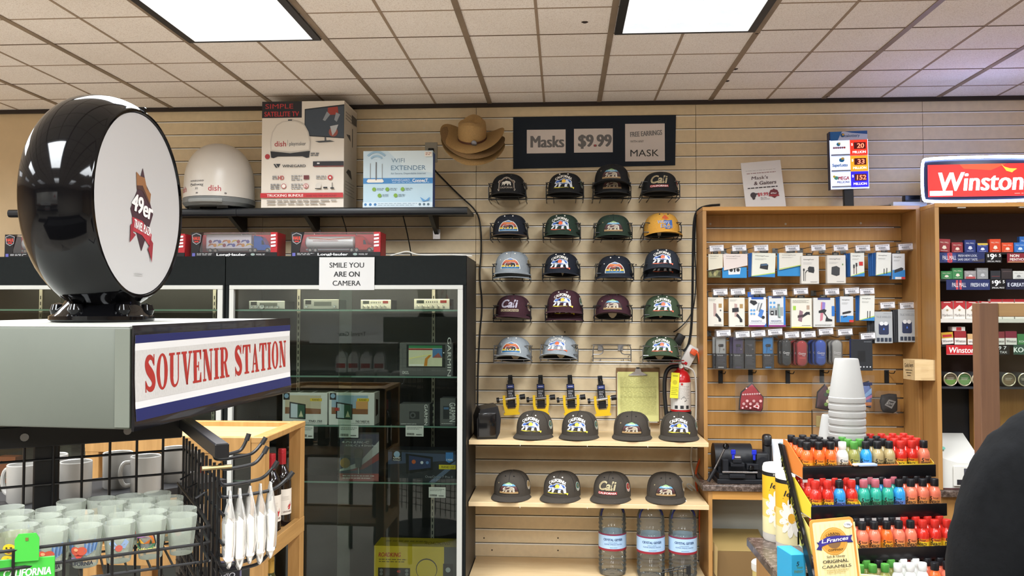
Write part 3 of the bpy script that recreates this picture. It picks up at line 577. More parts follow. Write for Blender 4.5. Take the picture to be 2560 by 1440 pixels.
b.draw(-.09, -.102, .18, .19, [
    ('p', [(.5, .97), (.6, .78), (.73, .68), (.71, .58), (.8, .45), (.68, .25), (.5, -.02), (.32, .25), (.2, .45), (.36, .68), (.34, .88), (.44, .85)], '#3f232b'),
    ('p', [(.33, .9), (.44, .86), (.55, .86), (.62, .74), (.73, .69), (.7, .57), (.5, .7), (.35, .72)], '#8f6038'), ('p', [(.35, .74), (.5, .76), (.7, .58), (.69, .55), (.5, .7), (.35, .7)], '#4a2c22'),
    ('p', [(.24, .36), (.5, .34), (.76, .2), (.74, .04), (.5, .17), (.27, .2)], '#a8303a'), ('p', [(.2, .26), (.27, .3), (.27, .18), (.34, .16), (.19, .06), (.2, .14)], '#8d2630'), ('p', [(.72, .15), (.8, .1), (.77, -.14), (.72, -.05), (.66, .02), (.7, .06)], '#8d2630'),
    ('t', '49er', .5, .51, .2, '#ece8e6', {'w': .54, 'bold': .045, 'rot': -.16, 'shear': .05}), ('t', 'TRAVEL PLAZA', .5, .26, .1, '#ece8e6', {'w': .44, 'bold': .02, 'rot': -.17}), ], warp=gw)
b.draw(-.03, -.163, .04, .01, [('b', 0, .1, 1, .6, 2, .4, '#9a9794')], warp=gw)
obj('face', b, t, 'white lens face with a burgundy badge')
b = MB(); b.lathe([(.102, 0), (.108, .004), (.108, .012), (.098, .018), (.088, .03), (.08, .038), (.075, .046), (.03, .05)], BLKG, 40)
b.M = T(0, 0, .026); 
for a in range(6): b.lathe([(.001, -.016), (.014, -.012), (.018, 0), (.014, .012), (.001, .016)], BLKG, 14, (.088*math.cos(a*PI/3+.4), .088*math.sin(a*PI/3+.4), 0))
obj('base', b, t, 'lobed glossy base')

# --- wire panels of the rack: corner C, panel one runs left and near, panel two right and near
C = AY(460, 1060, 1.8); TH = R(33); ZT = 1.72-.238
MR = MX.Translation((C.x, C.y, 0)) @ MX.Rotation(TH, 4, 'Z')       # x = along panel one (negative = left), -y = towards us along panel two
t = thing('spinner_rack', 'black wire spinner rack of grid panels carrying shot glasses and hooks', 'rack', MR)
LP, WP = -.62, -.452
def panel(a, bb, name, vert, hor):
    m = MB(); a = V(a); bb = V(bb); d = bb-a; L = d.length; d.normalize(); nrm = V((-d.y, d.x, 0))
    for i in range(int(L/vert)+1):
        p = a+d*(i*vert); m.cyl((p.x, p.y, .15), (p.x, p.y, ZT-.03), .0028, BWIRE, n=6)
    z = ZT-.06
    while z > .2:
        q = a+nrm*.004; e = bb+nrm*.004; m.cyl((q.x, q.y, z), (e.x, e.y, z), .0028, BWIRE, n=6); z -= hor
    obj(name, m, t)
panel((LP, 0, 0), (0, 0, 0), 'grid_panel', .0525, .0508); panel((0, 0, 0), (0, WP, 0), 'grid_panel', .042, .0508)
b = MB(); b.box(LP, -.004, -.008, .008, ZT-.032, ZT+.012, BWIRE, .002)
for x in (-.305, -.115): b.cyl((x, -.0085, ZT-.01), (x, -.0115, ZT-.01), .008, STEEL, n=12)
obj('top_rail', b, t)
b = MB(); b.box(-.012, .012, WP, -.002, ZT-.012, ZT+.014, BWIRE, .002); b.cyl((-.03, WP+.02, ZT-.03), (.02, WP+.02, ZT-.03), .004, mat('#7a6a4a', .35, .8), n=8); obj('top_rail', b, t)
b = MB(); b.box(-.028, .028, .014, .07, 0, 1.72-.215, BWIRE, .004); b.M = T(-.265, 0, 0); b2 = MB(T(-.265, 0, 0)); b2.box(-.024, .024, .011, .06, .02, 1.72-.213, BWIRE, .003); obj('post', b2, t)
b = MB(); b.cyl((-.265, .036, 0), (-.265, .036, .05), .3, BWIRE, n=32); obj('base', b, t)
GZ = 1.352-.0; GZ = 1.72-.425
# the basket for the glasses
b = MB()
for z, r_ in ((GZ-.003, .0025), (GZ+.028, .003), (GZ+.056, .003)): b.tube([(LP, -.44, z), (-.03, -.44, z), (-.012, -.425, z), (-.012, -.01, z)], r_, BWIRE, smooth=1)
for i in range(18): x = LP+.02+i*.035; b.cyl((x, -.44, GZ-.0035), (x, -.008, GZ-.0035), .002, BWIRE, n=5)
for y in (-.42, -.3, -.18, -.06): b.cyl((LP, y, GZ-.0075), (-.012, y, GZ-.0075), .0025, BWIRE, n=5)
for i in range(9): x = LP+.03+i*.07; b.cyl((x, -.441, GZ-.004), (x, -.441, GZ+.056), .0025, BWIRE, n=5)
for i in range(6): y = -.40+i*.075; b.cyl((-.012, y, GZ-.004), (-.012, y, GZ+.056), .0025, BWIRE, n=5)
for i in range(3): b.tube([(-.02, -.1-.1*i, GZ+.08), (.0, -.1-.1*i, GZ+.09), (.0, -.1-.1*i, GZ-.05), (.0, -.13-.1*i, GZ-.12)], .0025, BWIRE)
obj('basket', b, t)
# a second basket below, mostly out of the picture
b = MB()
for z in (GZ-.14, GZ-.11, GZ-.08): b.tube([(LP, -.44, z), (-.03, -.44, z), (-.012, -.425, z), (-.012, -.01, z)], .003, BWIRE, smooth=1)
for i in range(18): x = LP+.02+i*.035; b.cyl((x, -.44, GZ-.14), (x, -.008, GZ-.14), .002, BWIRE, n=5)
obj('basket', b, t)
# hooks on the outer side of panel two
hooks = [(-.42, ZT-.012, .05), (-.37, ZT-.028, .09), (-.43, ZT-.036, .08), (-.42, ZT-.066, .1), (-.43, ZT-.086, .125), (-.42, ZT-.19, .05), (-.43, ZT-.205, .08), (-.4, ZT-.225, .1)]
for y, z, l in hooks:
    b = MB(); b.tube([(0, y, z+.012), (.004, y, z), (l*.6, y, z+.004), (l*.8, y, z+.008), (l, y, z+.03)], .0032, BWIRE, 7, smooth=2); b.cyl((l*.96, y, z+.024), (l*1.04, y, z+.036), .0045, mat('#131313', .6), n=8); obj('hook', b, t)
# --- shot glasses
def sg_mesh(kind):
    out = []
    b = MB(); b.lathe([(.001, .0), (.0185, .0), (.0195, .003), (.0262, .0655), (.0258, .067), (.0248, .0655), (.0182, .014), (.001, .012)], FROST if kind != 4 else clear('smoky_glass', '#dfe2cf', .25, .18, '#cfd2b8', .2), 32, cap=False); out.append(('glass', b.mesh('glass')))
    if kind == 5: return out
    b = MB()
    def wp(x, z, k): r = .0195+.0067*(z-.003)/.0625+.0007+k; return (r*math.sin(x/.023), -r*math.cos(x/.023), z)
    if kind == 0:   # winged heart
        w1 = [('p', [(.5, .45), (.3, .8), (.1, .95), (.02, .8), (.05, .6), (.15, .45), (.3, .35)], '#7d97b8'), ('p', [(.5, .45), (.7, .8), (.9, .95), (.98, .8), (.95, .6), (.85, .45), (.7, .35)], '#7d97b8')]
        fe = [('p', [(.08+.08*i, .5-.03*i), (.12+.08*i, .52), (.06+.1*i, .88), (.03+.1*i, .84)], '#4a6a96') for i in range(4)]+[('p', [(.92-.08*i, .5-.03*i), (.88-.08*i, .52), (.94-.1*i, .88), (.97-.1*i, .84)], '#4a6a96') for i in range(4)]
        b.draw(-.03, .006, .06, .045, w1+fe+[('c', .42, .55, .12, '#b8503a', .16), ('c', .58, .55, .12, '#b8503a', .16), ('p', [(.31, .5), (.5, .2), (.69, .5)], '#a83a30'), ('c', .45, .6, .05, '#e0936a', .06), ('r', .3, .22, .7, .3, '#7a6a8a'), ('t', 'CALIFORNIA', .5, .08, .15, '#2c2c38', {'w': .7, 'bold': .03})], warp=wp)
    elif kind == 1: # sunset badge
        b.draw(-.019, .012, .038, .034, [('p', [(0, .5), (.1, .95), (.3, 1.02), (.7, 1.02), (.9, .95), (1, .5), (.85, .15), (.5, .05), (.15, .15)], '#23262a'), ('p', [(.06, .5), (.14, .9), (.3, .97), (.7, .97), (.86, .9), (.94, .5)], '#d9822f'), ('p', [(.1, .75), (.2, .95), (.8, .95), (.9, .75), (.5, .85)], '#8a5a8a'), ('p', [(.06, .5), (.3, .75), (.5, .5)], '#e0a83a'), ('p', [(.45, .5), (.72, .72), (.94, .5)], '#c8702e'), ('p', [(.06, .5), (.94, .5), (.84, .2), (.5, .1), (.16, .2)], '#2e5a3a'), ('p', [(.2, .5), (.26, .75), (.32, .5)], '#1e3a26'), ('p', [(.7, .5), (.76, .75), (.82, .5)], '#1e3a26'), ('t', 'California', .52, .22, .2, '#e6d27a', {'w': .9, 'shear': .3, 'rot': .12})], warp=wp)
    elif kind == 4: # yellow faces
        b.draw(-.015, .01, .03, .05, [('c', .55, .75, .3, '#d9b928', .18), ('c', .45, .35, .36, '#d9b928', .2)]+[('c', .55-.1+.2*i, .8, .05, '#3a3210') for i in (0, 1)]+[('c', .45-.12+.24*i, .4, .05, '#3a3210') for i in (0, 1)]+[('p', [(.35, .7), (.75, .7), (.55, .62)], '#7a3a20'), ('p', [(.25, .28), (.65, .28), (.45, .2)], '#7a3a20')], warp=wp)
    else:
        b.draw(-.016, .012, .032, .034, [('p', [(.5, .5), (.2, .9), (0, .7), (.2, .4)], '#8aa0c0'), ('p', [(.5, .5), (.8, .9), (1, .7), (.8, .4)], '#8aa0c0'), ('c', .5, .45, .18, '#b8584a'), ('t', 'CALIFORNIA', .5, .1, .16, '#3a3a4a', {'w': .8})], warp=wp)
    out.append(('printed_design', b.mesh('printed_design'))); return out
SG = {k: sg_mesh(k) for k in (0, 1, 2, 4, 5)}
def shot(kind, x, y, lab, rz=0):
    M = MR @ T(x, y, GZ, -TH+rz); t = thing('shot_glass', lab, 'shot glass', M, 'shot glasses in the wire basket')
    for n, me in SG[kind]: obj(n, me, t)
front = [(4, 'smoky shot glass with yellow round faces, at the basket\'s outer end', .2), (0, 'frosted shot glass with winged heart print, half behind the green tag', .25), (0, 'frosted shot glass with a fully visible winged heart, middle of the front row', .1), (2, 'frosted shot glass with blue feathers and small red heart, beside the sunset glass', .5), (1, 'frosted shot glass with orange sunset California badge', .05), (5, 'plain blank frosted shot glass at the end of the front row', 0)]
fx = [-.31, -.258, -.2065, -.155, -.1045, -.0535]
for (k, lab, rz), x in zip(front, fx): shot(k, x, -.372, lab, rz)
for r_ in range(1, 5):
    for i, x in enumerate(fx+[-.362]):
        if r_ > 1 and (i+r_) % 5 == 0: continue
        o = .012*(r_ % 2)
        shot([5, 2, 5, 0, 5][(i+r_) % 5], x+o-.004*r_, -.372+.056*r_, 'frosted shot glass in the %s row behind the printed front row' % ['second', 'third', 'fourth', 'rearmost'][r_-1], .6*(rnd.random()-.5)+.3)
# --- green clip tag on the basket lip
p = AY(62, 1418, 1.27); m = MB(); GR = mat('#3fa53a', .4)
m.box(-.042, .042, 0, .003, -.02, .014, GR, .001); m.prism([(-.014, .01), (.02, .01), (.02, .045), (.015, .053), (-.009, .053), (-.014, .045)], -.004, -.001, GR); m.box(.001, .005, -.0046, -.004, .042, .047, '#6a5a2a'); m.text('CALIFORNIA', .004, -.008, .0115, '#e8f2e4', y=-.0005, w=.066, bold=.03, shear=.15)
solo('clip_tag', m, 'bright green plastic tag reading California clipped to the basket lip', 'tag', T(p.x, p.y, p.z, R(22)))
# --- mugs behind the grid panel
def mug(M, lab):
    t = thing('mug', lab, 'mug', M, 'glazed mugs behind the wire panel'); b = MB(); c = mat('#a3a19c', .25)
    b.lathe([(.001, 0), (.036, 0), (.04, .006), (.041, .1), (.0395, .102), (.037, .1), (.036, .008), (.001, .006)], c, 28, cap=False); obj('cup', b, t)
    b = MB(); b.tube([(.039, 0, .085), (.06, 0, .085), (.068, 0, .05), (.058, 0, .02), (.039, 0, .02)], .006, c, 8, smooth=2); obj('handle', b, t)
for i, (px, py, d, rz) in enumerate(((60, 1172, 2.15, 3.0), (130, 1160, 2.3, .4), (190, 1165, 2.2, 3.3), (295, 1150, 2.35, .2), (365, 1150, 2.3, 3.6), (440, 1150, 2.45, .5))):
    p = AY(px, py, d); mug(T(p.x, p.y, 1.22, rz), 'pale grey glazed mug behind the wire panel, %s from the outer end of the row' % ['first', 'second', 'third', 'fourth', 'fifth', 'sixth'][i])
p0 = AY(30, 1200, 2.1); p1 = AY(480, 1200, 2.5); m = MB(); m.box(-.12, .5, -.12, .2, -.02, 0, mat('#1b1b1d', .5)); 
for x in (-.1, .48): m.box(x-.012, x+.012, .1, .124, -1.22, -.02, BWIRE)
for x in (-.1, .48): m.box(x-.012, x+.012, -.1, -.076, -1.22, -.02, BWIRE)
solo('display_stand', m, 'low dark stand under the mugs behind the wire panel', 'stand', T(p0.x+.02, p0.y+.06, 1.22, math.atan2(p1.y-p0.y, p1.x-p0.x)))
# --- bagged trinkets hanging on the long hook
y, z, l = hooks[4]
BAGW = mat('#efebe4', .5, noise=.1, scale=90)
for i in range(5):
    x = .016+.018*i; M = MR @ T(x, y, z+.001+.0022*i, 0, 0, 0)
    t = thing('bagged_trinket', 'clear-bagged white trinket on the long hook, %s' % ['closest to the wire panel', 'second from the wire panel', 'in the middle of the five', 'second from the hook tip', 'closest to the hook tip'][i], 'bagged trinket', M, 'bagged trinkets on the long hook')
    rr = random.Random(i); b = MB(); dz = -.006*(i % 2)
    rings = []
    for zz, wy, wx in ((.012, .004, .001), (-.006, .012, .003), (-.025, .018+.004*rr.random(), .006), (-.045, .021, .0085), (-.08, .022, .009), (-.1, .02, .008), (-.118+dz, .012, .004), (-.126+dz, .003, .001)):
        rings.append([(wx*1.35*math.cos(a)+.003*rr.random(), wy*math.sin(a)+.002*rr.random(), zz) for a in [2*PI*q/10 for q in range(10)]])
    b.loft(rings, clear('bag_film2', '#f0efec', .3, .22, '#efece6', .2)); obj('bag', b, t, sharp=70)
    b = MB(); b.box(-.007, .007, -.017, .017, -.112, -.04, BAGW, .004); obj('trinket', b, t)
# blister pack on a low hook
p = AY(572, 1404, 1.5); m = MB(); m.box(-.029, .022, 0, .002, -.1, 0, mat('#3a3640', .4), .0008); m.box(-.0295, .0225, -.0004, .0024, -.1005, .0006, mat('#7d7a9a', .4)); m.box(-.027, .02, -.0012, -.0002, -.1, -.002, mat('#2b2930', .4)); m.prism([(-.014, -.008), (.004, -.008), (.007, -.006), (.004, -.003), (-.003, -.0015), (-.014, -.0035)], -.0015, -.0012, mat('#b88a3a', .5)); m.text('IPIO', -.001, -.024, .0095, '#cfd0da', y=-.0016, w=.026, shear=.2)
solo('blister_pack', m, 'dark blister pack with silver lettering hanging low on the spinner rack', 'blister pack', T(p.x, p.y, p.z, .15))

# ================================================================== PINE WINE CRATE
c0 = AY(662, 1094, 2.9); CZ = c0.z; CX = c0.x; CW, CDp = .66, .46
t = thing('wine_crate', 'pine crate stand with wine bottles beside the black cabinet', 'crate', T(CX, c0.y, 0))
def prt(n, *bx, mt=PINE):
    b = MB()
    for q in bx: b.box(*q, mt, .002)
    return obj(n, b, t)
ps = .05; zm = AY(662, 1367, 2.9).z; zb_ = .5
for x in (-CW, -ps):
    for y in (0, CDp-ps): prt('post', (x, x+ps, y, y+ps, 0, CZ-.001))
prt('top_rim', (-CW+.0, -ps-.001, -.002, .022, CZ-.058, CZ), mt=PINE)
for q in ((-ps-.0, .002, -.002, CDp, CZ-.02, CZ+.001), (-CW, -ps, CDp-.03, CDp, CZ-.045, CZ), (-CW-.002, -CW+.04, 0, CDp, CZ-.045, CZ)): prt('top_rim', q)
prt('top_board', (-CW+.02, -.03, .02, CDp-.02, CZ-.035, CZ-.02), mt=wood('#c09a66', '#d3b07c', .5, 5, (1, 8, 8)))
for z in (zm, zb_): 
    prt('rail', (-.024, .002, .001, CDp-.001, z-.062, z), mt=PINEH); prt('rail', (-CW+ps, -ps, -.002, .022, z-.075, z-.005)); prt('rail', (-CW-.002, -CW+.022, ps, CDp-ps, z-.062, z), mt=PINEH)
    prt('shelf_board', (-CW+.023, -.025, .023, CDp-.01, z-.03, z-.014))
for x in (-.36, -.22): prt('slat', (x, x+.06, .002, .02, zm-.005, CZ-.058))
def bottle(M, cap, lab, group, cork=False):
    t = thing('wine_bottle', lab, 'wine bottle', M, group); g = mat('#15100f' if not cork else '#3a3a1c', .08, coat=.5)
    b = MB(); b.lathe([(.001, .004), (.034, 0), (.0375, .004), (.0375, .17), (.036, .19), (.028, .212), (.018, .23), (.0145, .245), (.0142, .29), (.001, .29)], g, 28); obj('glass', b, t)
    b = MB(); b.lathe([(.0148, .238), (.0158, .24), (.0158, .297), (.0148, .3), (.001, .3)], mat(cap, .35, .2), 24); b.lathe([(.0161, .283), (.0163, .2835), (.0163, .285), (.0161, .2855)], mat(cap, .25, .3), 24, cap=False); obj('capsule', b, t)
    b = MB(); n = 14; r = .0379; a0, a1 = -1.35, 1.35
    vs = [(r*math.sin(a0+(a1-a0)*i/n), -r*math.cos(a0+(a1-a0)*i/n), z) for z in (.045, .145) for i in range(n+1)]; b.add(vs, [(i, i+1, n+2+i, n+1+i) for i in range(n)], mat('#d9d0c3', .6))
    def wp(x, z, k): return ((r+.0003+k)*math.sin(x/r), -(r+.0003+k)*math.cos(x/r), z)
    b.draw(-.04, .045, .08, .1, [('b', .2, .015, .7, .7, 3, .06, '#b5aa9c'), ('t', 'VINTAGER', .62, .12, .06, '#5a2a2a', {'w': .5}), ('p', [(.62, .2), (.7, .3), (.68, .42), (.74, .36), (.8, .52), (.78, .36), (.86, .4), (.78, .3), (.74, .2)], '#b03030'), ('p', [(.6, .25), (.7, .33), (.64, .36)], '#b03030')], warp=wp)
    obj('label_sticker', b, t)
for i, (px, py, d) in enumerate(((708, 1318, 3.2), (679, 1328, 3.02), (655, 1330, 3.0))):
    x = CX-.062; y = c0.y+(.365, .245, .14)[i]
    bottle(T(x, y, zm-.0135, .75-.1*i), '#a5242b', 'red-capped wine bottle in the upper crate bay, %s' % ['closest to the crate\'s rear post', 'second from the crate\'s rear post', 'behind the crate\'s front post'][i], 'red-capped wine in the pine crate')
for i, (x, y) in enumerate(((-.6, .1), (-.5, .09), (-.41, .11), (-.28, .1))):
    bottle(T(CX+x+.02, c0.y+y, zm-.0135, 1.2), '#a5242b', 'red-capped wine bottle behind the crate\'s front slats, %s from the black spinner rack' % ['first', 'second', 'third', 'fourth'][i], 'red-capped wine in the pine crate')
for i, (x, y) in enumerate(((-.075, .28), (-.08, .14))):
    bottle(T(CX+x, c0.y+y, zb_-.0135, .7), '#b08a3a', 'gold-capped wine bottle in the lower crate bay, %s' % ['by the rear post', 'by the front post'][i], 'gold-capped wine in the pine crate', True)
# ================================================================== HIGH BLACK SHELF AND WHAT STANDS ON IT
SY = -.32
xa = A(18, 525, SY).x; xb = A(1168, 525, SY).x; zt = A(900, 517.5, SY).z; zl = zt-.042
t = thing('wall_shelf', 'long black wall shelf with rounded front under the satellite boxes', 'shelf', T(0, 0, 0))
BS = mat('#1d2024', .4)
prof = [(SY+.03, zt), (SY+.012, zt-.001), (SY+.003, zt-.008), (SY, zt-.02), (SY+.003, zt-.033), (SY+.012, zt-.041), (SY+.03, zl), (SY+.035, zl+.01), (-.002, zt-.016), (-.002, zt)]
xm = A(590, 525, SY).x
for a, c in ((xa, xm-.001), (xm+.001, xb)):
    b = MB(); n = len(prof); b.add([(x, y, z) for x in (a, c) for y, z in prof], [tuple(range(n)), tuple(range(2*n-1, n-1, -1))]+[(i, n+i, n+(i+1) % n, (i+1) % n) for i in range(n)], BS); obj('shelf_board', b, t)
for px in (606, 789, 1089, 300):
    x = A(px, 555, -.05).x; b = MB(); b.M = T(x, 0, 0, PI/2); b.prism([(-.25, zl+.024), (-.004, zl+.024), (-.004, zl-.09), (-.03, zl-.075), (-.22, zl+.012)][::-1], -.012, .012, BS) if False else b.prism([(-.25, zl+.024), (-.24, zl+.008), (-.03, zl-.07), (-.004, zl-.075), (-.004, zl+.024)], -.011, .011, BS)
    b.box(-.012, -.003, -.02, .02, zl-.1, zl-.045, CHR); obj('bracket', b, t)
for px, py, px2, py2, lb in ((855, 540, 866, 576, 'thin black cable dropping behind the red-cab tanker box'), (1008, 540, 1027, 628, 'thin black cable dropping from the high shelf past the tanker box')):
    m = MB(); p = A(px, py, -.2); q = A(px2, py2, -.03); m.tube([p, p*.6+q*.4+V((.004, 0, -.01)), q, q+V((.005, 0, -.06))], .0035, BLK, smooth=2); solo('cable', m, lb, 'cable')

# satellite dome
cc = A(551, 512, -.185); rr_ = .186
t = thing('satellite_dome', 'white satellite dome antenna standing on the high black shelf', 'antenna', T(cc.x, -.2, zt))
b = MB(); HT = A(551, 361, -.2).z-zt; zb0 = .058
pr = [(rr_, zb0), (rr_*.995, .1), (rr_*.98, .15)]+[(rr_*.98*math.cos(a)**.86, .15+(HT-.15)*math.sin(a)) for a in [PI/2*i/14 for i in range(1, 15)]]
DW = mat('#cfcac2', .3, noise=.02, scale=8); b.lathe(pr, DW, 48, cap=False)
def wd(x, z, k): r = rr_*.99+.0012+k; return (r*math.sin(x/r), -r*math.cos(x/r), z)
b.draw(-.094, .09, .09, .055, [('t', 'WINEGARD', .5, .85, .14, '#4a4a4c', {'w': .95, 'bold': .03}), ('t', 'Pathway', .5, .5, .22, '#4a4a4c', {'w': .9}), ('r', .06, .3, .96, .33, '#4a4a4c'), ('t', 'X1', .5, .12, .2, '#4a4a4c')], warp=wd)
b.text('dish', .05, .098, .03, '#a8444a', y=-.0003, warp=wd); b.text('dish', -.16, .098, .03, '#a8444a', y=-.0003, warp=wd)
for x in (-.045, .105): p = wd(x, .072, 0); b.lathe([(.006, -.002), (.006, .002), (.004, .004)], STEEL, 10, p)
obj('dome', b, t)
b = MB(); b.lathe([(rr_*.93, .012), (rr_*1.01, .03), (rr_*1.015, .056), (rr_*.9, .058)], mat('#6f7373', .4), 48); b.tube([wd(-.09+.02*i, .034, .004) for i in range(10)], .012, mat('#8b8f8e', .4), 8)
for a in range(4): b.box(.12*math.cos(a*PI/2+.6)-.03, .12*math.cos(a*PI/2+.6)+.03, .12*math.sin(a*PI/2+.6)-.02, .12*math.sin(a*PI/2+.6)+.02, 0, .014, mat('#2a2c2c', .5))
obj('base', b, t)
# the big satellite TV carton
tv = [('r', 0, .845, .485, 1, '#26262b'), ('t', 'SIMPLE', .21, .955, .045, '#b8383c', {'w': .34}), ('t', 'SATELLITE TV', .24, .882, .045, '#b8383c', {'w': .42, 'bold': .02}),
      ('p', [(.52, .925), (1, .965), (1, .645), (.52, .672)], '#23272e'), ('p', [(.53, .915), (.995, .953), (.995, .655), (.53, .68)], '#414b57'), ('p', [(.8, .935), (.92, .945), (.93, .87), (.8, .865)], '#9a3f34'), ('p', [(.79, .9), (.83, .87), (.77, .81), (.74, .82)], '#8d949c'), ('p', [(.9, .89), (.95, .87), (.91, .8), (.88, .82)], '#8d949c'), ('c', .87, .705, .055, '#97544a'), ('p', [(.83, .76), (.93, .775), (.9, .71), (.86, .67)], '#b4b9be'),
      ('r', .765, .625, .785, .66, '#55585c'), ('p', [(.65, .62), (.83, .628), (.89, .615), (.7, .607)], '#44484b'),
      ('p', [(.11, .535), (.105, .62), (.125, .71), (.18, .78), (.25, .812), (.35, .82), (.44, .812), (.52, .78), (.57, .71), (.595, .62), (.59, .535), (.35, .52)], '#c9c3ba'), ('p', [(.125, .545), (.12, .62), (.14, .705), (.19, .77), (.26, .802), (.35, .81), (.43, .802), (.51, .77), (.555, .705), (.58, .62), (.575, .545), (.35, .53)], '#dcd6cc'),
      ('p', [(.11, .53), (.35, .51), (.59, .53), (.58, .47), (.55, .465), (.5, .48), (.2, .48), (.15, .465), (.12, .47)], '#26282c'), ('r', .32, .815, .37, .828, '#55585c'), ('t', 'dish', .23, .6, .05, '#a8383c', {'w': .14}), ('r', .318, .585, .321, .635, '#77797c'), ('t', 'playmaker', .44, .6, .035, '#55585c', {'w': .2}),
      ('c', .075, .48, .03, '#a8383c'), ('b', .6, .012, .7, .5, 2, .018, '#777777'), ('p', [(.15, .41), (.18, .375), (.2, .375), (.17, .41)], '#33363a'), ('p', [(.18, .41), (.21, .375), (.235, .41)], '#33363a'), ('t', 'WINEGARD', .4, .39, .025, '#44474b', {'w': .28, 'bold': .04}),
      ('r', .63, .385, 1, .43, '#1e1d22'), ('r', .64, .38, 1, .388, '#7a2c2c'), ('r', .68, .405, .71, .418, '#d8d8d8'),
      ('t', 'HD', .245, .28, .038, '#a8383c', {'w': .07, 'bold': .02}), ('b', .14, .012, .21, .285, 2, .02, '#8a8a8a'), ('b', .37, .012, .5, .29, 3, .018, '#9a9a9a'), ('r', .52, .262, .585, .3, '#6a3034'), ('b', .67, .012, .79, .285, 2, .02, '#9a9a9a'), ('c', .84, .278, .03, '#b8383c'), ('c', .84, .278, .012, '#e6e0d8'),
      ('b', .12, .012, .24, .21, 3, .018, '#8a8a8a'), ('c', .28, .2, .03, '#a8444a'), ('c', .28, .2, .023, '#e6e0d8'), ('b', .37, .012, .51, .21, 3, .018, '#9a9a9a'), ('c', .55, .2, .03, '#a8444a'), ('c', .55, .2, .023, '#e6e0d8'), ('t', '$', .55, .2, .028, '#a8383c'), ('c', .7, .2, .035, '#cfcac2'), ('r', .66, .17, .74, .178, '#222222'), ('r', .76, .175, .81, .19, '#222222'), ('r', .865, .18, .872, .23, '#222222'), ('c', .868, .178, .025, '#222222', .008),
      ('r', 0, .09, 1, .135, '#b52a30'), ('t', 'TRUCKING BUNDLE', .3, .112, .024, '#f0e6e2', {'w': .44, 'bold': .03}), ('t', 'SAVES YOU TIME AND MONEY', .74, .107, .015, '#5a1016', {'w': .37, 'shear': .2}), ('b', .08, .012, .92, .058, 2, .028, '#9a958e')]
boxthing('satellite_box', (654, 253, 860, 517), SY+.012, .27, '#dcd5ca', 'big white satellite TV carton reaching up to the ceiling on the high black shelf', 'box', tv, ground=zt+.0005, sideops=[('r', .03, .02, .97, .98, '#cfc8bd'), ('p', [(.15, .7), (.5, .66), (.45, .72)], '#33363a'), ('r', .6, .62, .66, .8, '#55585c'), ('b', .1, .012, .8, .9, 3, .03, '#8d8880'), ('p', [(.15, .34), (.6, .3), (.5, .38), (.3, .38)], '#2a2c30'), ('b', .1, .008, .8, .25, 5, .03, '#9a958c'), ('r', .55, .85, .95, .93, '#4a4a4d')])
wf = [('r', 0, .52, 1, 1, '#c3d9e6'), ('p', [(.35, 1), (1, 1), (1, .6), (.6, .7)], '#d3e4ec'), ('r', 0, .42, 1, .52, '#3d86c6'), ('t', 'WIFI', .5, .83, .075, '#6d8da6', {'w': .19}), ('t', 'EXTENDER', .65, .7, .08, '#6d8da6', {'w': .5}), ('t', 'for Secure, Dependable Internet', .65, .6, .032, '#7d96aa', {'w': .5}), ('t', 'WINEGARD', .54, .48, .04, '#cfe2f2', {'w': .26}), ('t', 'ConnecT', .82, .475, .055, '#f4f8fb', {'w': .22, 'bold': .02}), ('b', .42, .012, .95, .435, 1, .02, '#9cc2e4'),
      ('p', [(.07, .44), (.28, .44), (.3, .46), (.28, .5), (.07, .5), (.05, .46)], '#eceae2'), ('r', .1, .5, .107, .78, '#77777a'), ('r', .18, .48, .195, .8, '#66666a'), ('r', .27, .5, .277, .77, '#8a8a8d')]
wf += [('p', [(.19+r1*math.cos(R(a)), .78+1.25*r1*math.sin(R(a))) for a in range(40, 141, 10)]+[(.19+r2*math.cos(R(a)), .78+1.25*r2*math.sin(R(a))) for a in range(140, 39, -10)], '#93b7d0') for r1, r2 in ((.175, .148), (.115, .092))]
wf += [('c', x, z, .028, '#7aa83a') for x, z in ((.16, .32), (.35, .32), (.57, .32), (.24, .21), (.47, .21))]+[('b', x+.04, .012, x+.14, z+.01, 2, .025, '#8aa4b4') for x, z in ((.16, .32), (.35, .32), (.57, .32), (.24, .21), (.47, .21))]+[('p', [(.82, .18), (.9, .12), (.96, .18), (.95, .12), (.86, .1)], '#5f9bd0'), ('r', 0, .0, 1, .09, '#d3e6f2')]+[('c', .04+.07*i, .05, .02, '#3d7ab4') for i in range(3)]+[('b', .22, .012, .78, .06, 2, .03, '#9ab4c6')]+[('c', .82+.06*i, .05, .018, '#55707f') for i in range(3)]+[('r', .885, .89, .99, .975, '#ece8e0'), ('b', .9, .012, .98, .945, 2, .03, '#a06a5a')]
boxthing('extender_box', (908, 377, 1082, 518), SY+.03, .075, '#b9d7e8', 'light blue wireless extender box at the open end of the high black shelf', 'box', wf, ground=zt+.0005, side='#2d55a0')
p = A(1078, 381, -.006); m = MB(); m.box(-.035, .035, -.006, 0, -.057, .057, mat('#a8a395', .5), .002); m.box(-.016, .016, -.009, -.005, -.004, .024, mat('#8f8a7c', .5)); m.box(-.014, .016, -.03, -.0055, -.012, .02, mat('#1a1a1a', .5), .003)
solo('wall_outlet', m, 'beige wall outlet plate behind the light blue box', 'outlet', T(p.x, 0, p.z))

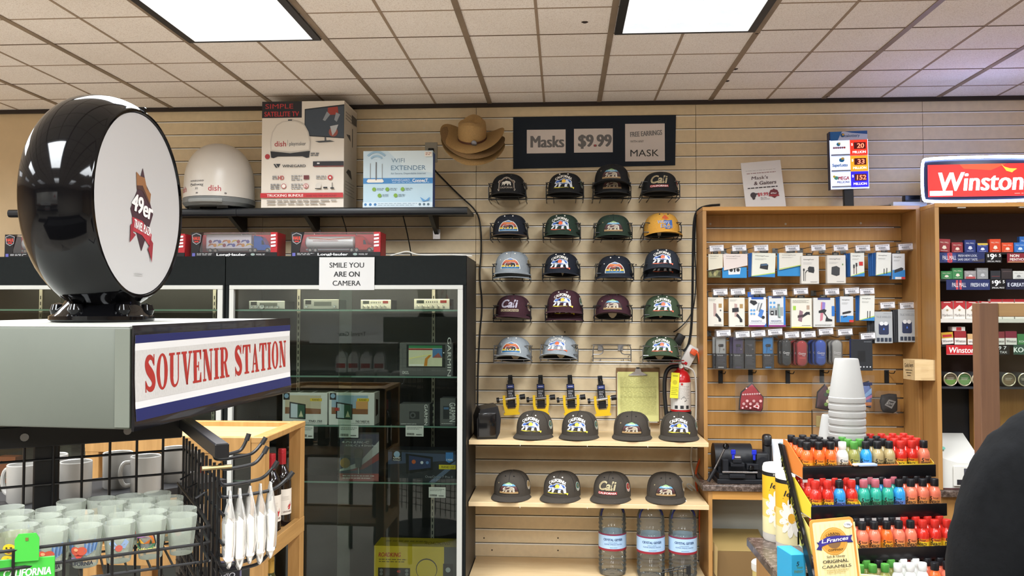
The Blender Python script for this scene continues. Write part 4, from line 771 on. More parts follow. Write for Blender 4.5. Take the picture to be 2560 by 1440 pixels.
# ================================================================== STRAW HATS, POSTER
STRAW = mat('#aa8a5a', .8, noise=.14, scale=220, bump=.5); STRAW2 = mat('#907450', .8, noise=.16, scale=220, bump=.5)
def strawhat(M, lab, crown, dk, w=.175, band=True):
    t = thing('straw_hat', lab, 'hat', M, 'stacked straw hats'); b = MB(); mt = STRAW2 if dk else STRAW
    n = 40; rings = []
    for k in range(7):
        s = k/6; ring = []
        for i in range(n):
            a = 2*PI*i/n; rx = .075+(w-.075)*s; ry = .09+(.155-.09)*s
            x, y = rx*math.cos(a), ry*math.sin(a); z = .05*s*s*abs(math.cos(a))**1.5-.03*s*s*abs(math.sin(a))**2+.01*s*math.sin(3*a)
            ring.append((x, y, z))
        rings.append(ring)
    for s, zz in ((1.0, -.0025),): rings.append([(x*.995, y*.995, z-.004) for x, y, z in rings[-1]]); rings += [[(x, y, z-.004) for x, y, z in r_] for r_ in rings[5::-1]]
    b.loft(rings, mt, True, False); obj('brim', b, t)
    q_ = 1 if crown else .55; b = MB(); rings = [[(.077*math.cos(a)*k*q_, .092*math.sin(a)*k*q_, z*q_-.02*(k < .9)*math.cos(a)**2*(1 if z > .1 else 0)) for a in [2*PI*i/n for i in range(n)]] for k, z in ((1, 0), (1.0, .03), (.98, .06), (.95, .085), (.86, .105), (.68, .114), (.4, .11), (.05, .105))]
    b.loft(rings, mt, True, True); obj('crown', b, t)
    if band:
        b = MB(); b.loft([[(.0785*math.cos(a), .0935*math.sin(a), z) for a in [2*PI*i/n for i in range(n)]] for z in (.002, .014)], mat('#5c3a2c', .7), True, False)
        b.lathe([(.0005, .006), (.012, .005), (.0165, 0)], mat('#7d7d84', .35, .7), 14, (0, 0, 0)); vv = b.v
        k = 15*14 if False else 3*14
        for i in range(len(vv)-k, len(vv)): q = vv[i]; vv[i] = V((q.x+.03, -.0935-q.z*.6, q.y+.012))
        obj('hat_band', b, t)
hp = A(1182, 352, -.13)
hr = -.32
strawhat(T(hp.x-.002, -.135, hp.z+.012, -.15, R(34), .12), 'tan straw western hat with silver concho, topmost of the stack on the wall peg', True, False)
strawhat(T(hp.x-.004, -.135, hp.z-.018, -.05, R(33), .2), 'darker straw hat in the middle of the stack on the wall peg', False, True, band=False)
strawhat(T(hp.x-.004, -.135, hp.z-.045, -.1, R(36), .26), 'straw hat at the bottom of the stack on the wall peg, its brim curling low', False, False, band=False)
m = MB(); a = A(1143, 390, -.02); m.tube([(a.x, -.001, a.z+.03), (a.x, -.004, a.z), (a.x, -.03, a.z), (a.x+.09, -.12, a.z+.002), (a.x+.1, -.16, a.z+.02)], .004, BWIRE); m.box(a.x-.006, a.x+.006, -.005, -.0015, a.z-.004, a.z+.05, BWIRE); solo('hat_peg', m, 'black wire peg holding the straw hats on the slat wall', 'peg')
pa, pb, pc, pd = [A(x, y, -.006) for x, y in ((1283, 422), (1688, 413), (1690, 287.5), (1283, 292.5))]
m = MB(); NV = mat('#0d1a28', .75, noise=.06, scale=80)
m.add([p for p in (pa, pb, pc, pd)]+[p+V((0, .0045, 0)) for p in (pa, pb, pc, pd)], [(0, 1, 2, 3), (7, 6, 5, 4), (0, 4, 5, 1), (1, 5, 6, 2), (2, 6, 7, 3), (3, 7, 4, 0)], NV)
t = tag(obj('poster_board', m), 'navy poster board on the slat wall with three white price notices', 'poster')
def paper(px, parts, name='notice_paper'):
    x0, x1, za, zb = rect(*px, -.008); W, H = x1-x0, zb-za; b = MB(); b.box(x0, x1, -.0068, -.0062, za, zb, mat('#dcd2cc', .6)); b.draw(x0, za, W, H, parts, y=-.0069); return obj(name, b, t)
GT = '#6d6b6b'
paper((1317, 324, 1414, 383), [('t', 'Masks', .53, .5, .5, GT, {'w': .84, 'bold': .05})]); paper((1435, 321.5, 1532, 381), [('t', '$9.99', .54, .5, .5, GT, {'w': .84, 'bold': .05}), ('r', .52, .25, .57, .33, '#a8484a')])
paper((1563, 309, 1662, 403), [('t', 'FREE EARRINGS', .53, .74, .13, '#7a7878', {'w': .8, 'bold': .03, 'rot': .06}), ('t', 'WITH ANY', .3, .53, .06, '#3a3a3a', {'w': .34}), ('t', 'MASK', .49, .22, .18, '#222222', {'w': .72})])
# ================================================================== CAPS
BEAR = [(.0, .42), (.03, .55), (.08, .66), (.13, .72), (.17, .8), (.2, .72), (.28, .74), (.36, .82), (.48, .92), (.6, .9), (.72, .84), (.84, .8), (.93, .7), (.98, .55), (.97, .35), (.99, .12), (1.0, .02), (.87, .0), (.86, .1), (.84, .3), (.76, .36), (.7, .2), (.72, .04), (.58, .0), (.57, .08), (.6, .34), (.44, .34), (.36, .2), (.35, .06), (.24, .0), (.24, .08), (.27, .3), (.2, .3), (.12, .12), (.04, .02), (-.02, .08), (.08, .25), (.14, .42), (.1, .38), (.04, .37)]
def bearops(x, z, w, h, col, body=None):
    o = [('p', [(x+a*w, z+b*h) for a, b in BEAR], col)]
    if body: o.append(('p', [(x+w*(.5+(a-.5)*.9), z+h*(.5+(b-.5)*.84)) for a, b in BEAR], body))
    return o
HA, HB, HH, HN = .083, .096, .116, 3.0
def hatwarp(v0=0.0):
    def f(x, z, k):
        z = max(z+v0, .0); s = min((z/HH), .985); ph = math.asin(s**(HN/2)); r = math.cos(ph)**(2/HN); th = x/.092
        fb = 1+.0*s; p = V((HA*r*math.sin(th), -HB*r*math.cos(th)*fb, z)); n = V((math.sin(th)/HA, -math.cos(th)/HB, 0)).normalized()*(1-.5*s)+V((0, 0, .6*s)); return p+n.normalized()*(.0012+k)
    return f
def patch(b, kind, wp0):
    wp = lambda x, z, k: wp0(x*1.2, .018+(z-.022)*1.13, k)
    CA = '#e2ded6'
    if kind in ('A', 'B'):
        b.text('CALIFORNIA', 0, .083, .0125, mat(CA, .6), y=-.0004, warp=wp, w=.086, bold=.05, arch=.06)
        sky = '#2f5aa8'; mid = '#e8b93a' if kind == 'A' else '#e2622e'; brd = '#d8c63a' if kind == 'A' else '#d2582e'
        b.draw(-.04, .028, .08, .048, bearops(0, .06, 1, .94, '#d8dce2')+[('p', [(.05, .52), (.1, .66), (.17, .72), (.2, .68), (.3, .72), (.38, .79), (.49, .88), (.6, .86), (.72, .8), (.83, .76), (.9, .68), (.94, .5), (.8, .46), (.55, .5), (.3, .46), (.15, .5)], sky), ('c', .53, .64, .11, mid, .19), ('p', [(.17, .5), (.3, .54), (.42, .5), (.55, .54), (.7, .48), (.9, .5), (.9, .44), (.7, .4), (.45, .44), (.25, .42)], '#d8dce2' if kind == 'A' else '#c9d6ea'), ('p', [(.3, .4), (.55, .46), (.8, .4), (.7, .37), (.45, .4)], sky), ('p', [(-.06, .02), (.2, -.02), (.7, -.03), (1.0, -.02), (1.05, -.14), (1.09, -.02), (1.08, .06), (.6, .05), (.1, .07)], brd)], warp=wp)
    elif kind in ('C', 'D'):
        W, H = .088, .052; rim = '#1c1a17' if kind == 'C' else '#dfe0da'
        def half(s, c, k):
            n = 10
            for i in range(6):
                za, zb_ = i/6, (i+1)/6
                xa = math.sqrt(max(0, 1-za*za)); xb_ = math.sqrt(max(0, 1-zb_*zb_))
                for j in range(n):
                    u0, u1 = -1+2*j/n, -1+2*(j+1)/n
                    b.flat([(s*W/2*xa*u0, .022+(1-s)*.02+s*H*za), (s*W/2*xa*u1, .022+(1-s)*.02+s*H*za), (s*W/2*xb_*u1, .022+(1-s)*.02+s*H*zb_), (s*W/2*xb_*u0, .022+(1-s)*.02+s*H*zb_)], -k, c[i] if isinstance(c, list) else c, wp)
        half(1.0, rim, .0002)
        half(.91, ['#a08258', '#3a2620', '#4a2a2e', '#5a3a38', '#5f9ab8', '#84a86a'] if kind == 'C' else ['#2a6a9a', '#d8b83a', '#7a3a2a', '#a8442e', '#c86a3a', '#5a82b8'], .0007)
        b.draw(-.025, .03, .05, .026, bearops(0, 0, 1, 1, '#e0dccc' if kind == 'C' else '#e8e8e4', '#a89a84' if kind == 'C' else '#16181c'), y=-.0009, warp=wp)
        b.text('California', 0, .062, .006, mat('#dfe6e8' if kind == 'C' else '#d8a03a', .6), y=-.0012, warp=wp, w=.03)
        b.draw(-.055, .062, .008, .008, [('p', [(.5, 1), (.6, .65), (1, .62), (.7, .4), (.8, 0), (.5, .25), (.2, 0), (.3, .4), (0, .62), (.4, .65)], '#a89a78' if kind == 'C' else '#dfe0da')], warp=wp)
    elif kind == 'E' or kind == 'E2':
        c = '#c6b58c' if kind == 'E' else '#c9c4d4'; bar = '#a8282e' if kind == 'E' else '#bdb08c'
        b.text('Cali', .001, .064, .037, mat(c, .6), y=-.0004, warp=wp, w=.076, shear=.28, bold=.025); b.text('Cali', .0, .0655, .036, mat('#3a2e2a' if kind == 'E' else '#241a30', .6), y=-.0007, warp=wp, w=.074, shear=.28, bold=-.012); b.text('Cali', -.001, .066, .036, mat(c, .6), y=-.0009, warp=wp, w=.074, shear=.28, bold=-.02)
        for j in range(8): b.flat([(-.04+.01*j, .027), (-.03+.01*j, .027), (-.03+.01*j, .038), (-.04+.01*j, .038)], -.0003, bar, wp)
        b.text('CALIFORNIA', 0, .0325, .008, mat('#e6dcd6' if kind == 'E' else '#4a2030', .6), y=-.0006, warp=wp, w=.076, bold=.03)
    elif kind == 'F':
        o = [(.0, .1), (.05, .0), (.95, .0), (1, .1), (.94, .2), (.94, .55), (1, .62), (.95, .75), (.8, .78), (.65, .95), (.5, 1), (.35, .95), (.2, .78), (.05, .75), (0, .62), (.06, .55), (.06, .2)]
        b.draw(-.04, .018, .08, .066, [('p', o, '#c9c3b4'), ('p', [(.5+(x-.5)*.93, .5+(z-.5)*.92) for x, z in o], '#6a584a'), ('c', .5, .86, .03, '#d8d4c8')]+bearops(.24, .36, .52, .36, '#d4cfc2')+[('t', 'CALIFORNIA', .5, .22, .12, '#b5aa98', {'w': .66})], warp=wp)
    elif kind == 'G':
        b.draw(-.034, .022, .068, .07, [('p', [(.3, .68), (.36, .82), (.55, .98), (.66, .88), (.8, .7), (.62, .62)], '#c8582e'), ('p', [(.28, .62), (.55, .68), (.8, .62), (.8, .69), (.3, .7)], '#d9a03a'), ('p', [(.42, .6), (.7, .56), (1.0, .62), (1, .1), (.75, .0), (.5, .02), (.56, .3)], '#3a62a8'), ('t', 'Wavy', .42, .48, .22, '#e6e4e0', {'w': .76, 'shear': .1, 'bold': .05}), ('t', 'Wavy', .42, .48, .21, '#3f5f9e', {'w': .74, 'shear': .1}), ('t', 'Days', .6, .2, .22, '#e6e4e0', {'w': .7, 'bold': .05}), ('t', 'Days', .6, .2, .21, '#3f5f9e', {'w': .68})], warp=wp)
HATC = {}
def hatmeshes(col, brimc, kind, eye, sidec):
    k = (col, brimc, kind, eye, sidec)
    if k in HATC: return HATC[k]
    cm = mat(col, .85, noise=.12, scale=300, bump=.3); out = []; n = 48
    b = MB(); rings = []
    for i in range(13):
        ph = PI/2*i/12*.985; r = math.cos(ph)**(2/HN); z = HH*math.sin(ph)**(2/HN)
        rings.append([(HA*r*math.sin(2*PI*j/n), -HB*r*math.cos(2*PI*j/n), z) for j in range(n)])
    inner = [[(x*.97, y*.97, z*.97) for x, y, z in q] for q in rings[::-1]]
    b.loft(rings, cm, True, False); b.loft([rings[0], inner[-1]], cm, True, False); b.loft(inner, mat('#1c1a18', .9), True, False)
    wp = hatwarp()
    seam = mat(col, .9, noise=.2, scale=500)
    for th0 in (0, PI/3, 2*PI/3, PI, 4*PI/3, 5*PI/3):
        for i in range(1, 12):
            q = []
            for ii, s in ((i, -1), (i, 1), (i+1, 1), (i+1, -1)):
                ph = PI/2*ii/12*.985; r = math.cos(ph)**(2/HN); th = th0+s*.0007/(HA*max(r, .05)); q.append((HA*r*math.sin(th)*1.006, -HB*r*math.cos(th)*1.006, HH*math.sin(ph)**(2/HN)+.0006))
            b.add(q, [(0, 1, 2, 3)], mat('#0e0e0e' if col < '#555555' else '#777777', .9))
    for x, z in ((-.03, .1), (.03, .1)):
        p = wp(x, z, .0); b.lathe([(.0005, .0012), (.003, .001), (.0036, -.001)], mat(eye, .6), 10, (p.x, p.y, p.z+.001)); vv = b.v
        for i in range(len(vv)-30, len(vv)): q = vv[i]-p; vv[i] = p+V((q.x, -q.z*.8, q.y))
    out.append(('crown', b.mesh('crown')))
    b = MB(); rows_ = []; N, K = 26, 6
    def br(u, s, dz):
        th = u*R(82); xi, yi = HA*math.sin(th), -HB*math.cos(th); L = .068*max(0, math.cos(u*PI/2))**.55; x = xi*(1+.10*s); y = yi-L*s; return (x, y, .003+dz-.006*s-.9*(x*x)*s*1.0)
    for dz in (0, -.0032): rows_.append([[br(-1+2*i/N, j/K, dz) for i in range(N+1)] for j in range(K+1)])
    for q, flip in ((rows_[0], False), (rows_[1], True)):
        vs = [p for r_ in q for p in r_]; fs = [(j*(N+1)+i, (j+1)*(N+1)+i, (j+1)*(N+1)+i+1, j*(N+1)+i+1) for j in range(K) for i in range(N)]; b.add(vs, [f[::-1] if flip else f for f in fs], mat(brimc, .85, noise=.12, scale=300))
    e0, e1 = rows_[0][K], rows_[1][K]; b.add(e0+e1, [(i, N+1+i, N+2+i, i+1) for i in range(N)], mat(brimc, .85))
    if eye != '#111111' or kind in ('C', 'E', 'E2'):
        b.flat([(.03+.016*math.cos(a), -.128+.006*math.sin(a)) for a in [2*PI*i/12 for i in range(12)]], 0, mat('#55524c' if col != '#8f969b' else '#26282a', .4), lambda x, z, k: (x, z, .0036-.006*.8-.9*x*x*.8))
    out.append(('brim', b.mesh('brim')))
    b = MB(); b.lathe([(.0065, HH-.002), (.0065, HH+.001), (.004, HH+.0035), (.0005, HH+.004)], cm, 12); out.append(('button', b.mesh('button')))
    b = MB(); patch(b, kind, wp); out.append(('front_patch', b.mesh('front_patch')))
    if sidec:
        b = MB(); b.draw(.105, .03, .034, .044, [('c', .5, .5, .5, '#cfcabc', .5), ('c', .5, .5, .43, sidec, .43), ('p', [(.2, .4), (.5, .2), (.8, .4), (.8, .25), (.5, .08), (.2, .25)], '#cfcabc'), ('c', .5, .58, .18, '#8a7a5a', .2)], warp=wp); out.append(('side_patch', b.mesh('side_patch')))
    HATC[k] = out
    return out
HC = dict(black=('#1b1c1e', '#1b1c1e'), navy=('#141a26', '#141a26'), slate=('#262c36', '#262c36'), green=('#26382c', '#26382c'), olive=('#3a4a34', '#3a4a34'), grey=('#8f969b', '#8f969b'), maroon=('#3a1a24', '#3a1a24'), brown=('#3d3730', '#3d3730'), gold=('#d09a3e', '#d09a3e'), tan=('#1a1f2a', '#4a3a2a'))
SIDE_ = {'A': '#3a6a62', 'B': '#2c3a44', 'C': '#a88a5a', 'D': '#8a7a5a', 'E': '#a8282e', 'E2': '#8a6a4a', 'F': '#3a3a3a', 'G': None}
def cap(colname, kind, M, label, group, eye=None, parts=None):
    c, bc = HC[colname]; e = eye or ('#e2ded6' if kind in ('A', 'B', 'D') else '#111111')
    t = thing('baseball_cap', label, 'cap', M @ MX.Diagonal((1.15, 1.13, 1.02, 1)), group)
    for n, me in hatmeshes(c, bc, kind, e, SIDE_[kind]):
        if parts and n not in parts: continue
        obj(n, me, t)
    return t
def caprack(M, label, group, chrome=False):
    t = thing('cap_bracket', label, 'bracket', M, group); w = STEEL if chrome else BWIRE; r_ = .0028; W, D, H = .1, .165, .088
    b = MB(); b.tube([(-W, .0, 0), (-W, -D, 0), (W, -D, 0), (W, 0, 0)], r_, w); b.tube([(-W*.98, -D, .016), (W*.98, -D, .016)], r_, w)
    for x in (-.06, .06): b.tube([(x, 0, .0), (x, -D, .0), (x, -D, .016)], r_*.8, w)
    for s in (-1, 1):
        b.tube([(s*W, -D, 0), (s*W, -D, H), (s*(W-.03), -D, H), (s*(W-.05), -D, H-.008), (s*(W-.055), -D, H-.03), (s*(W-.045), -D, H-.05), (s*W, -D, H-.05)], r_, w, smooth=1); b.tube([(s*W, -D, H), (s*W, 0, H-.005)], r_, w)
        b.tube([(s*W, -D, H-.05), (s*W*.99, 0, .02)], r_, w)
    b.tube([(-W, -.002, H-.005), (W, -.002, H-.005)], r_, w)
    obj('wire_frame', b, t)
    for x in (-.055, .055): b = MB(); b.box(x-.013, x+.013, -.004, .0, .05, .086, w if not chrome else mat('#9a9a9c', .4, .6), .001); obj('back_plate', b, t)
PXM = F/4.38
def hatpos(px, pyb, Y): return A(px, pyb, Y)
GRPH = 'caps in wire brackets'
rowsH = [
 # px, bottom py of bracket, cap list (colour, kind, raise, yaw, tilt), label bits
 (1268, 500, [('black', 'F', .03, -.06, 0)], 'black cap with brown plaque patch, top bracket row'),
 (1412, 498, [('black', 'A', .03, -.12, 0)], 'black cap with yellow-sun bear, top bracket row'),
 (1530, 498, [('black', 'C', .03, -.05, 0), ('black', 'C', .073, -.1, -.1)], 'charcoal cap overlapping the navy poster'),
 (1652, 496, [('black', 'E', .03, -.16, 0)], 'black cap with script lettering over a red bar'),
 (1272, 600, [('tan', 'D', .025, -.05, 0)], 'dark navy cap with rainbow half-round patch and brown brim'),
 (1404, 600, [('green', 'B', .025, -.12, 0)], 'dark green cap with orange bear, second bracket row'),
 (1533, 600, [('green', 'C', .022, -.05, 0)], 'dark green cap with half-round landscape patch'),
 (1656, 599, [('gold', 'G', .028, .05, -.05)], 'golden yellow cap with blue lettering'),
 (1278, 702, [('grey', 'D', .02, 0, .0), ('grey', 'D', .042, -.06, 0)], 'grey rainbow-patch cap above the maroon caps'),
 (1403, 702, [('navy', 'B', .034, -.14, -.05)], 'near-black cap with orange bear'),
 (1537, 702, [('navy', 'D', .02, -.06, 0)], 'near-black cap with rainbow half-round patch'),
 (1657, 702, [('slate', 'B', .02, -.1, 0), ('slate', 'B', .052, -.12, -.1)], 'slate blue cap with orange bear'),
 (1280, 806, [('maroon', 'E2', .028, -.16, -.05)], 'maroon cap with script lettering'),
 (1410, 806, [('maroon', 'A', .02, -.05, 0), ('maroon', 'A', .056, -.14, -.02)], 'maroon cap with yellow-sun bear'),
 (1533, 806, [('maroon', 'C', .03, -.1, -.18)], 'maroon cap with half-round landscape patch'),
 (1658, 806, [('olive', 'B', .026, -.1, -.08)], 'olive cap with orange bear, in a black bracket'),
 (1281, 907, [('grey', 'D', .016, -.12, -.2)], 'grey rainbow-patch cap above the pin locks'),
 (1398, 905, [('grey', 'B', .018, -.2, -.2)], 'grey cap with orange bear'),
 (1530, 905, [], ''),
 (1655, 908, [('olive', 'B', .018, -.1, -.2)], 'olive cap above the fire extinguisher'),
]
RYH = -.17
for i, (px, py, caps_, lab) in enumerate(rowsH):
    p = A(px, py, RYH); row = i//4; chrome = row == 4
    what = lab or 'no cap'
    caprack(T(p.x, -.004, p.z+.002), ('empty chrome wire cap bracket on the slat wall' if not caps_ else '%s wire bracket under the %s' % ('chrome' if chrome else 'black', lab)), 'wire cap brackets', chrome)
    for j, (c, k, dz, yw, tl) in enumerate(caps_):
        top = j == len(caps_)-1
        cap(c, k, T(p.x+.004, -.105-.01*(j > 0), p.z+dz+.0005, yw, tl), lab if top else 'lower cap nested beneath the '+lab, GRPH)
# ================================================================== WOODEN SHELVES ON THE SLAT WALL
SFY = -.4
def wshelf(pl, pr_, ytop, label, th=.022):
    xa = A(pl[0], pl[1], SFY).x; xb = A(pr_[0], pr_[1], SFY).x; z = (A(pl[0], pl[1], SFY).z+A(pr_[0], pr_[1], SFY).z)/2
    m = MB(); m.box(xa+.004, xb, SFY, -.004, z, z+th, MAPLE, .0015)
    for q in (.22, .5, .75): m.box(xa+(xb-xa)*q-.001, xa+(xb-xa)*q+.001, SFY-.0008, SFY, z-.004, z+.006, '#e6e0d6')
    solo('wall_shelf', m, label, 'shelf', T(0, 0, 0)); return z+th
S1 = wshelf((1170, 1112), (1772, 1117.5), 0, 'light maple shelf holding the caps and the black speaker')
S2 = wshelf((1169, 1266), (1773, 1275), 0, 'light maple shelf holding the four brown caps above the water jugs')
zf = A(1186, 1392, -.02).z
m = MB(); m.box(xe+.004, A(1772, 1300, SFY).x, SFY-.02, -.004, zf-.022, zf, MAPLE, .0015); solo('wall_shelf', m, 'light maple bottom shelf carrying the three water jugs', 'shelf')
GC_ = 'caps on the maple shelves'
def shcap(px, Y, S, c, k, yw, lab): cap(c, k, T(A(px, 1090, Y).x, Y, S+.0125, yw), lab, GC_)
shcap(1337, -.225, S1, 'brown', 'A', -.2, 'brown cap with yellow-sun bear, next to the black speaker on the upper maple shelf')
shcap(1450, -.225, S1, 'brown', 'A', -.2, 'brown cap with yellow-sun bear, in the middle of the upper maple shelf')
shcap(1580, -.225, S1, 'brown', 'C', -.1, 'brown cap with half-round patch in front of the clipboard')
shcap(1697, -.225, S1, 'brown', 'A', -.14, 'brown cap with yellow-sun bear in front of the fire extinguisher')
shcap(1281, -.24, S2, 'brown', 'C', -.12, 'brown cap with half-round patch by the black cabinet on the lower maple shelf')
shcap(1405, -.25, S2, 'brown', 'A', -.26, 'brown cap with yellow-sun bear on the lower maple shelf')
shcap(1530, -.25, S2, 'brown', 'E', -.3, 'brown cap with script lettering over a red bar')
shcap(1663, -.24, S2, 'brown', 'C', -.1, 'brown cap with half-round patch above the water jugs, by the oak cabinet')
# ---- black speaker on the upper shelf
p = A(1213, 1098, -.3)
t = thing('speaker', 'black angular speaker at the cabinet end of the upper maple shelf', 'speaker', T(p.x, -.26, S1+.0005, R(12))); BP = mat('#17171a', .35)
b = MB(); b.prism([(-.055, 0), (.045, 0), (.06, .03), (.066, .1), (.05, .165), (-.04, .15), (-.058, .1)], -.1, .09, BP); obj('case', b, t)
b = MB(); b.box(-.052, .04, -.112, -.1005, .008, .135, mat('#0c0c0e', .18, coat=.5), .008, 2); obj('front_panel', b, t, 'glossy front panel')
b = MB(); b.cyl((.062, .0, .06), (.07, .0, .06), .018, mat('#6a6a6c', .3)); obj('dial', b, t)
# ---- king pin locks
for i, (px, py) in enumerate(((1277, 985), (1352, 985), (1427, 985), (1504, 987))):
    p = A(px, py, -.05); M = T(p.x, -.045, p.z, 0, 0, R(-4+2*i % 3)); t = thing('pin_lock', 'yellow-shackled king pin lock on a black card, %s' % ['closest to the black speaker', 'second from the black speaker', 'second from the clipboard', 'closest to the clipboard'][i], 'lock', M, 'king pin locks')
    b = MB(); b.box(-.021, .021, -.003, 0, -.075, .055, mat('#131317', .45), .001); b.box(-.013, .013, -.003, 0, .055, .075, mat('#131317', .45)); b.draw(-.021, -.075, .042, .13, [('r', .05, .82, .95, .96, '#2a3a7a'), ('b', .2, .03, .8, .88, 1, .05, '#dcdce4'), ('t', 'KING', .5, .7, .075, '#b9b9c0', {'w': .6}), ('t', 'PIN', .42, .6, .075, '#b9b9c0', {'w': .45}), ('t', 'LOCK', .5, .5, .075, '#b9b9c0', {'w': .62}), ('b', .15, .012, .85, .4, 4, .05, '#77777f')], y=-.0032); obj('card', b, t)
    b = MB(); YL = mat('#d9b01c', .4); b.prism([(-.044, -.03), (-.044, -.055), (-.036, -.1), (.036, -.1), (.044, -.055), (.044, -.03), (.03, -.03), (.03, -.06), (.02, -.08), (-.02, -.08), (-.03, -.06), (-.03, -.03)], -.03, -.012, YL); b.prism([(-.042, -.112), (.042, -.112), (.044, -.1), (-.044, -.1)], -.032, -.01, YL); b.box(-.044, -.03, -.03, -.012, -.03, -.004, YL); b.box(.03, .044, -.03, -.012, -.03, -.004, YL); obj('shackle', b, t)
    b = MB(); b.cyl((-.07, -.021, -.028), (.058, -.021, -.018), .0085, CHR); b.cyl((-.078, -.021, -.0287), (-.064, -.021, -.0277), .015, mat('#1a1a1c', .35)); b.cyl((.05, -.021, -.0186), (.078, -.021, -.0165), .0145, mat('#151517', .45)); obj('bar', b, t)
    b = MB(); b.tube([(0, .045, .085), (0, 0, .082), (0, -.02, .075), (0, -.022, .068)], .003, BWIRE); b.box(-.012, .012, .04, .044, .05, .1, BWIRE); obj('hook', b, t)
# ---- clipboard
x0, x1, za, zb = rect(1541, 920, 1650, 1060, -.03); W, H = x1-x0, zb-za
t = thing('clipboard', 'clipboard with yellow forms and a chrome clip on the slat wall', 'clipboard', T((x0+x1)/2, -.03, za, 0, R(-3)))
b = MB(); b.box(-W/2, W/2, 0, .004, 0, H, mat('#7a5a38', .6), .001); obj('board', b, t)
b = MB(); YP = mat('#d3cf86', .7); b.box(-W*.48, W*.44, -.003, -.0002, H*.03, H*.91, mat('#e0dfcf', .6)); b.box(-W*.47, W*.47, -.006, -.0032, H*.05, H*.93, YP); b.draw(-W*.47, H*.05, W*.94, H*.88, [('b', .06, .008, .94, .88-.025*i, 1, .02, '#b3b06e') for i in range(30)]+[('r', .05, .5, .95, .505, '#9a985e'), ('r', .05, .7, .95, .705, '#9a985e')], y=-.0061); obj('form', b, t)
b = MB(); b.prism([(-.045, H*.88), (.045, H*.88), (.03, H*.915), (.018, H*.93), (.014, H*.985), (-.014, H*.985), (-.018, H*.93), (-.03, H*.915)], -.016, -.0062, CHR); b.tube([(-.05, -.014, H*.88), (-.048, -.014, H*.872), (.048, -.014, H*.872), (.05, -.014, H*.88)], .003, CHR); b.box(-.008, .008, -.012, .028, H*.97, H*1.01, BLK); obj('clip', b, t)
# ---- fire extinguisher
p = A(1703, 1000, -.11)
t = thing('fire_extinguisher', 'red fire extinguisher with yellow inspection tag on the slat wall', 'fire extinguisher', T(p.x, -.085, S1-.0))
FR = mat('#b3191e', .25, coat=.3); zt_ = A(1703, 925, -.11).z-S1
b = MB(); r_ = .054; b.lathe([(.001, .04), (r_*.8, .04), (r_, .055), (r_, zt_-.06), (r_*.93, zt_-.035), (r_*.7, zt_-.012), (.02, zt_), (.018, zt_+.012), (.001, zt_+.012)], FR, 32)
def we(x, z, k): return ((r_+.0006+k)*math.sin(x/r_), -(r_+.0006+k)*math.cos(x/r_), z)
zb0 = zt_-.21
for j in range(12): b.flat([(-.075+.0125*j, zb0), (-.0625+.0125*j, zb0), (-.0625+.0125*j, zt_-.065), (-.075+.0125*j, zt_-.065)], -.0001, '#cfc9c0', we)
b.draw(-.055, zb0, .11, zt_-.065-zb0, [('b', .1, .012, .9, .85, 9, .055, '#8a8680'), ('p', [(.45, .4), (.6, .5), (.75, .35), (.65, .3)], '#3a3a3a'), ('r', .15, .04, .3, .16, '#333333'), ('r', .42, .04, .58, .16, '#333333'), ('r', .7, .04, .85, .16, '#333333'), ('r', .45, .9, .55, .98, '#a82a2a')], warp=we, y=-.0003)
b.draw(-.035, zb0-.07, .07, .05, [('c', .5, .5, .5, '#d8d2c8', .45), ('b', .2, .08, .8, .68, 1, .1, '#3a3a4a'), ('r', .4, .2, .6, .55, '#3a4a7a')], warp=we, y=-.0003)
obj('cylinder', b, t)
b = MB(); b.cyl((0, 0, zt_+.01), (0, 0, zt_+.035), .016, STEEL); b.box(-.06, .02, -.01, .01, zt_+.03, zt_+.038, mat('#9a2024', .4), .002); b.box(-.05, .02, -.008, .008, zt_+.046, zt_+.052, mat('#9a2024', .4), .002); b.cyl((0, -.016, zt_+.02), (0, -.026, zt_+.02), .012, mat('#cfcac0', .4)); obj('valve', b, t)
b = MB(); b.tube([(-.012, -.002, zt_+.018), (-.06, -.005, zt_+.015), (-.085, -.01, zt_-.03), (-.088, -.015, zt_-.12), (-.082, -.02, zt_-.2), (-.074, -.02, zt_-.29)], .011, mat('#121214', .5), 10, smooth=2); b.box(-.088, .0, -.02, -.012, zt_-.235, zt_-.222, BLK); b.lathe([(r_+.0015, zt_-.238), (r_+.003, zt_-.236), (r_+.003, zt_-.222), (r_+.0015, zt_-.22)], BLK, 32, cap=False); obj('hose', b, t)
b = MB(); b.M = T(-.034, -.062, zt_-.012, .1, 0, R(4)); b.box(-.022, .022, -.0006, 0, -.135, 0, mat('#d8cf2e', .55)); b.draw(-.022, -.135, .044, .135, [('c', .5, .62, .28, '#b8ac2a'), ('b', .2, .03, .8, .86, 1, .07, '#6a641e'), ('b', .12, .02, .9, .42, 5, .07, '#8a8428')], y=-.0007); obj('inspection_tag', b, t, 'yellow inspection tag')
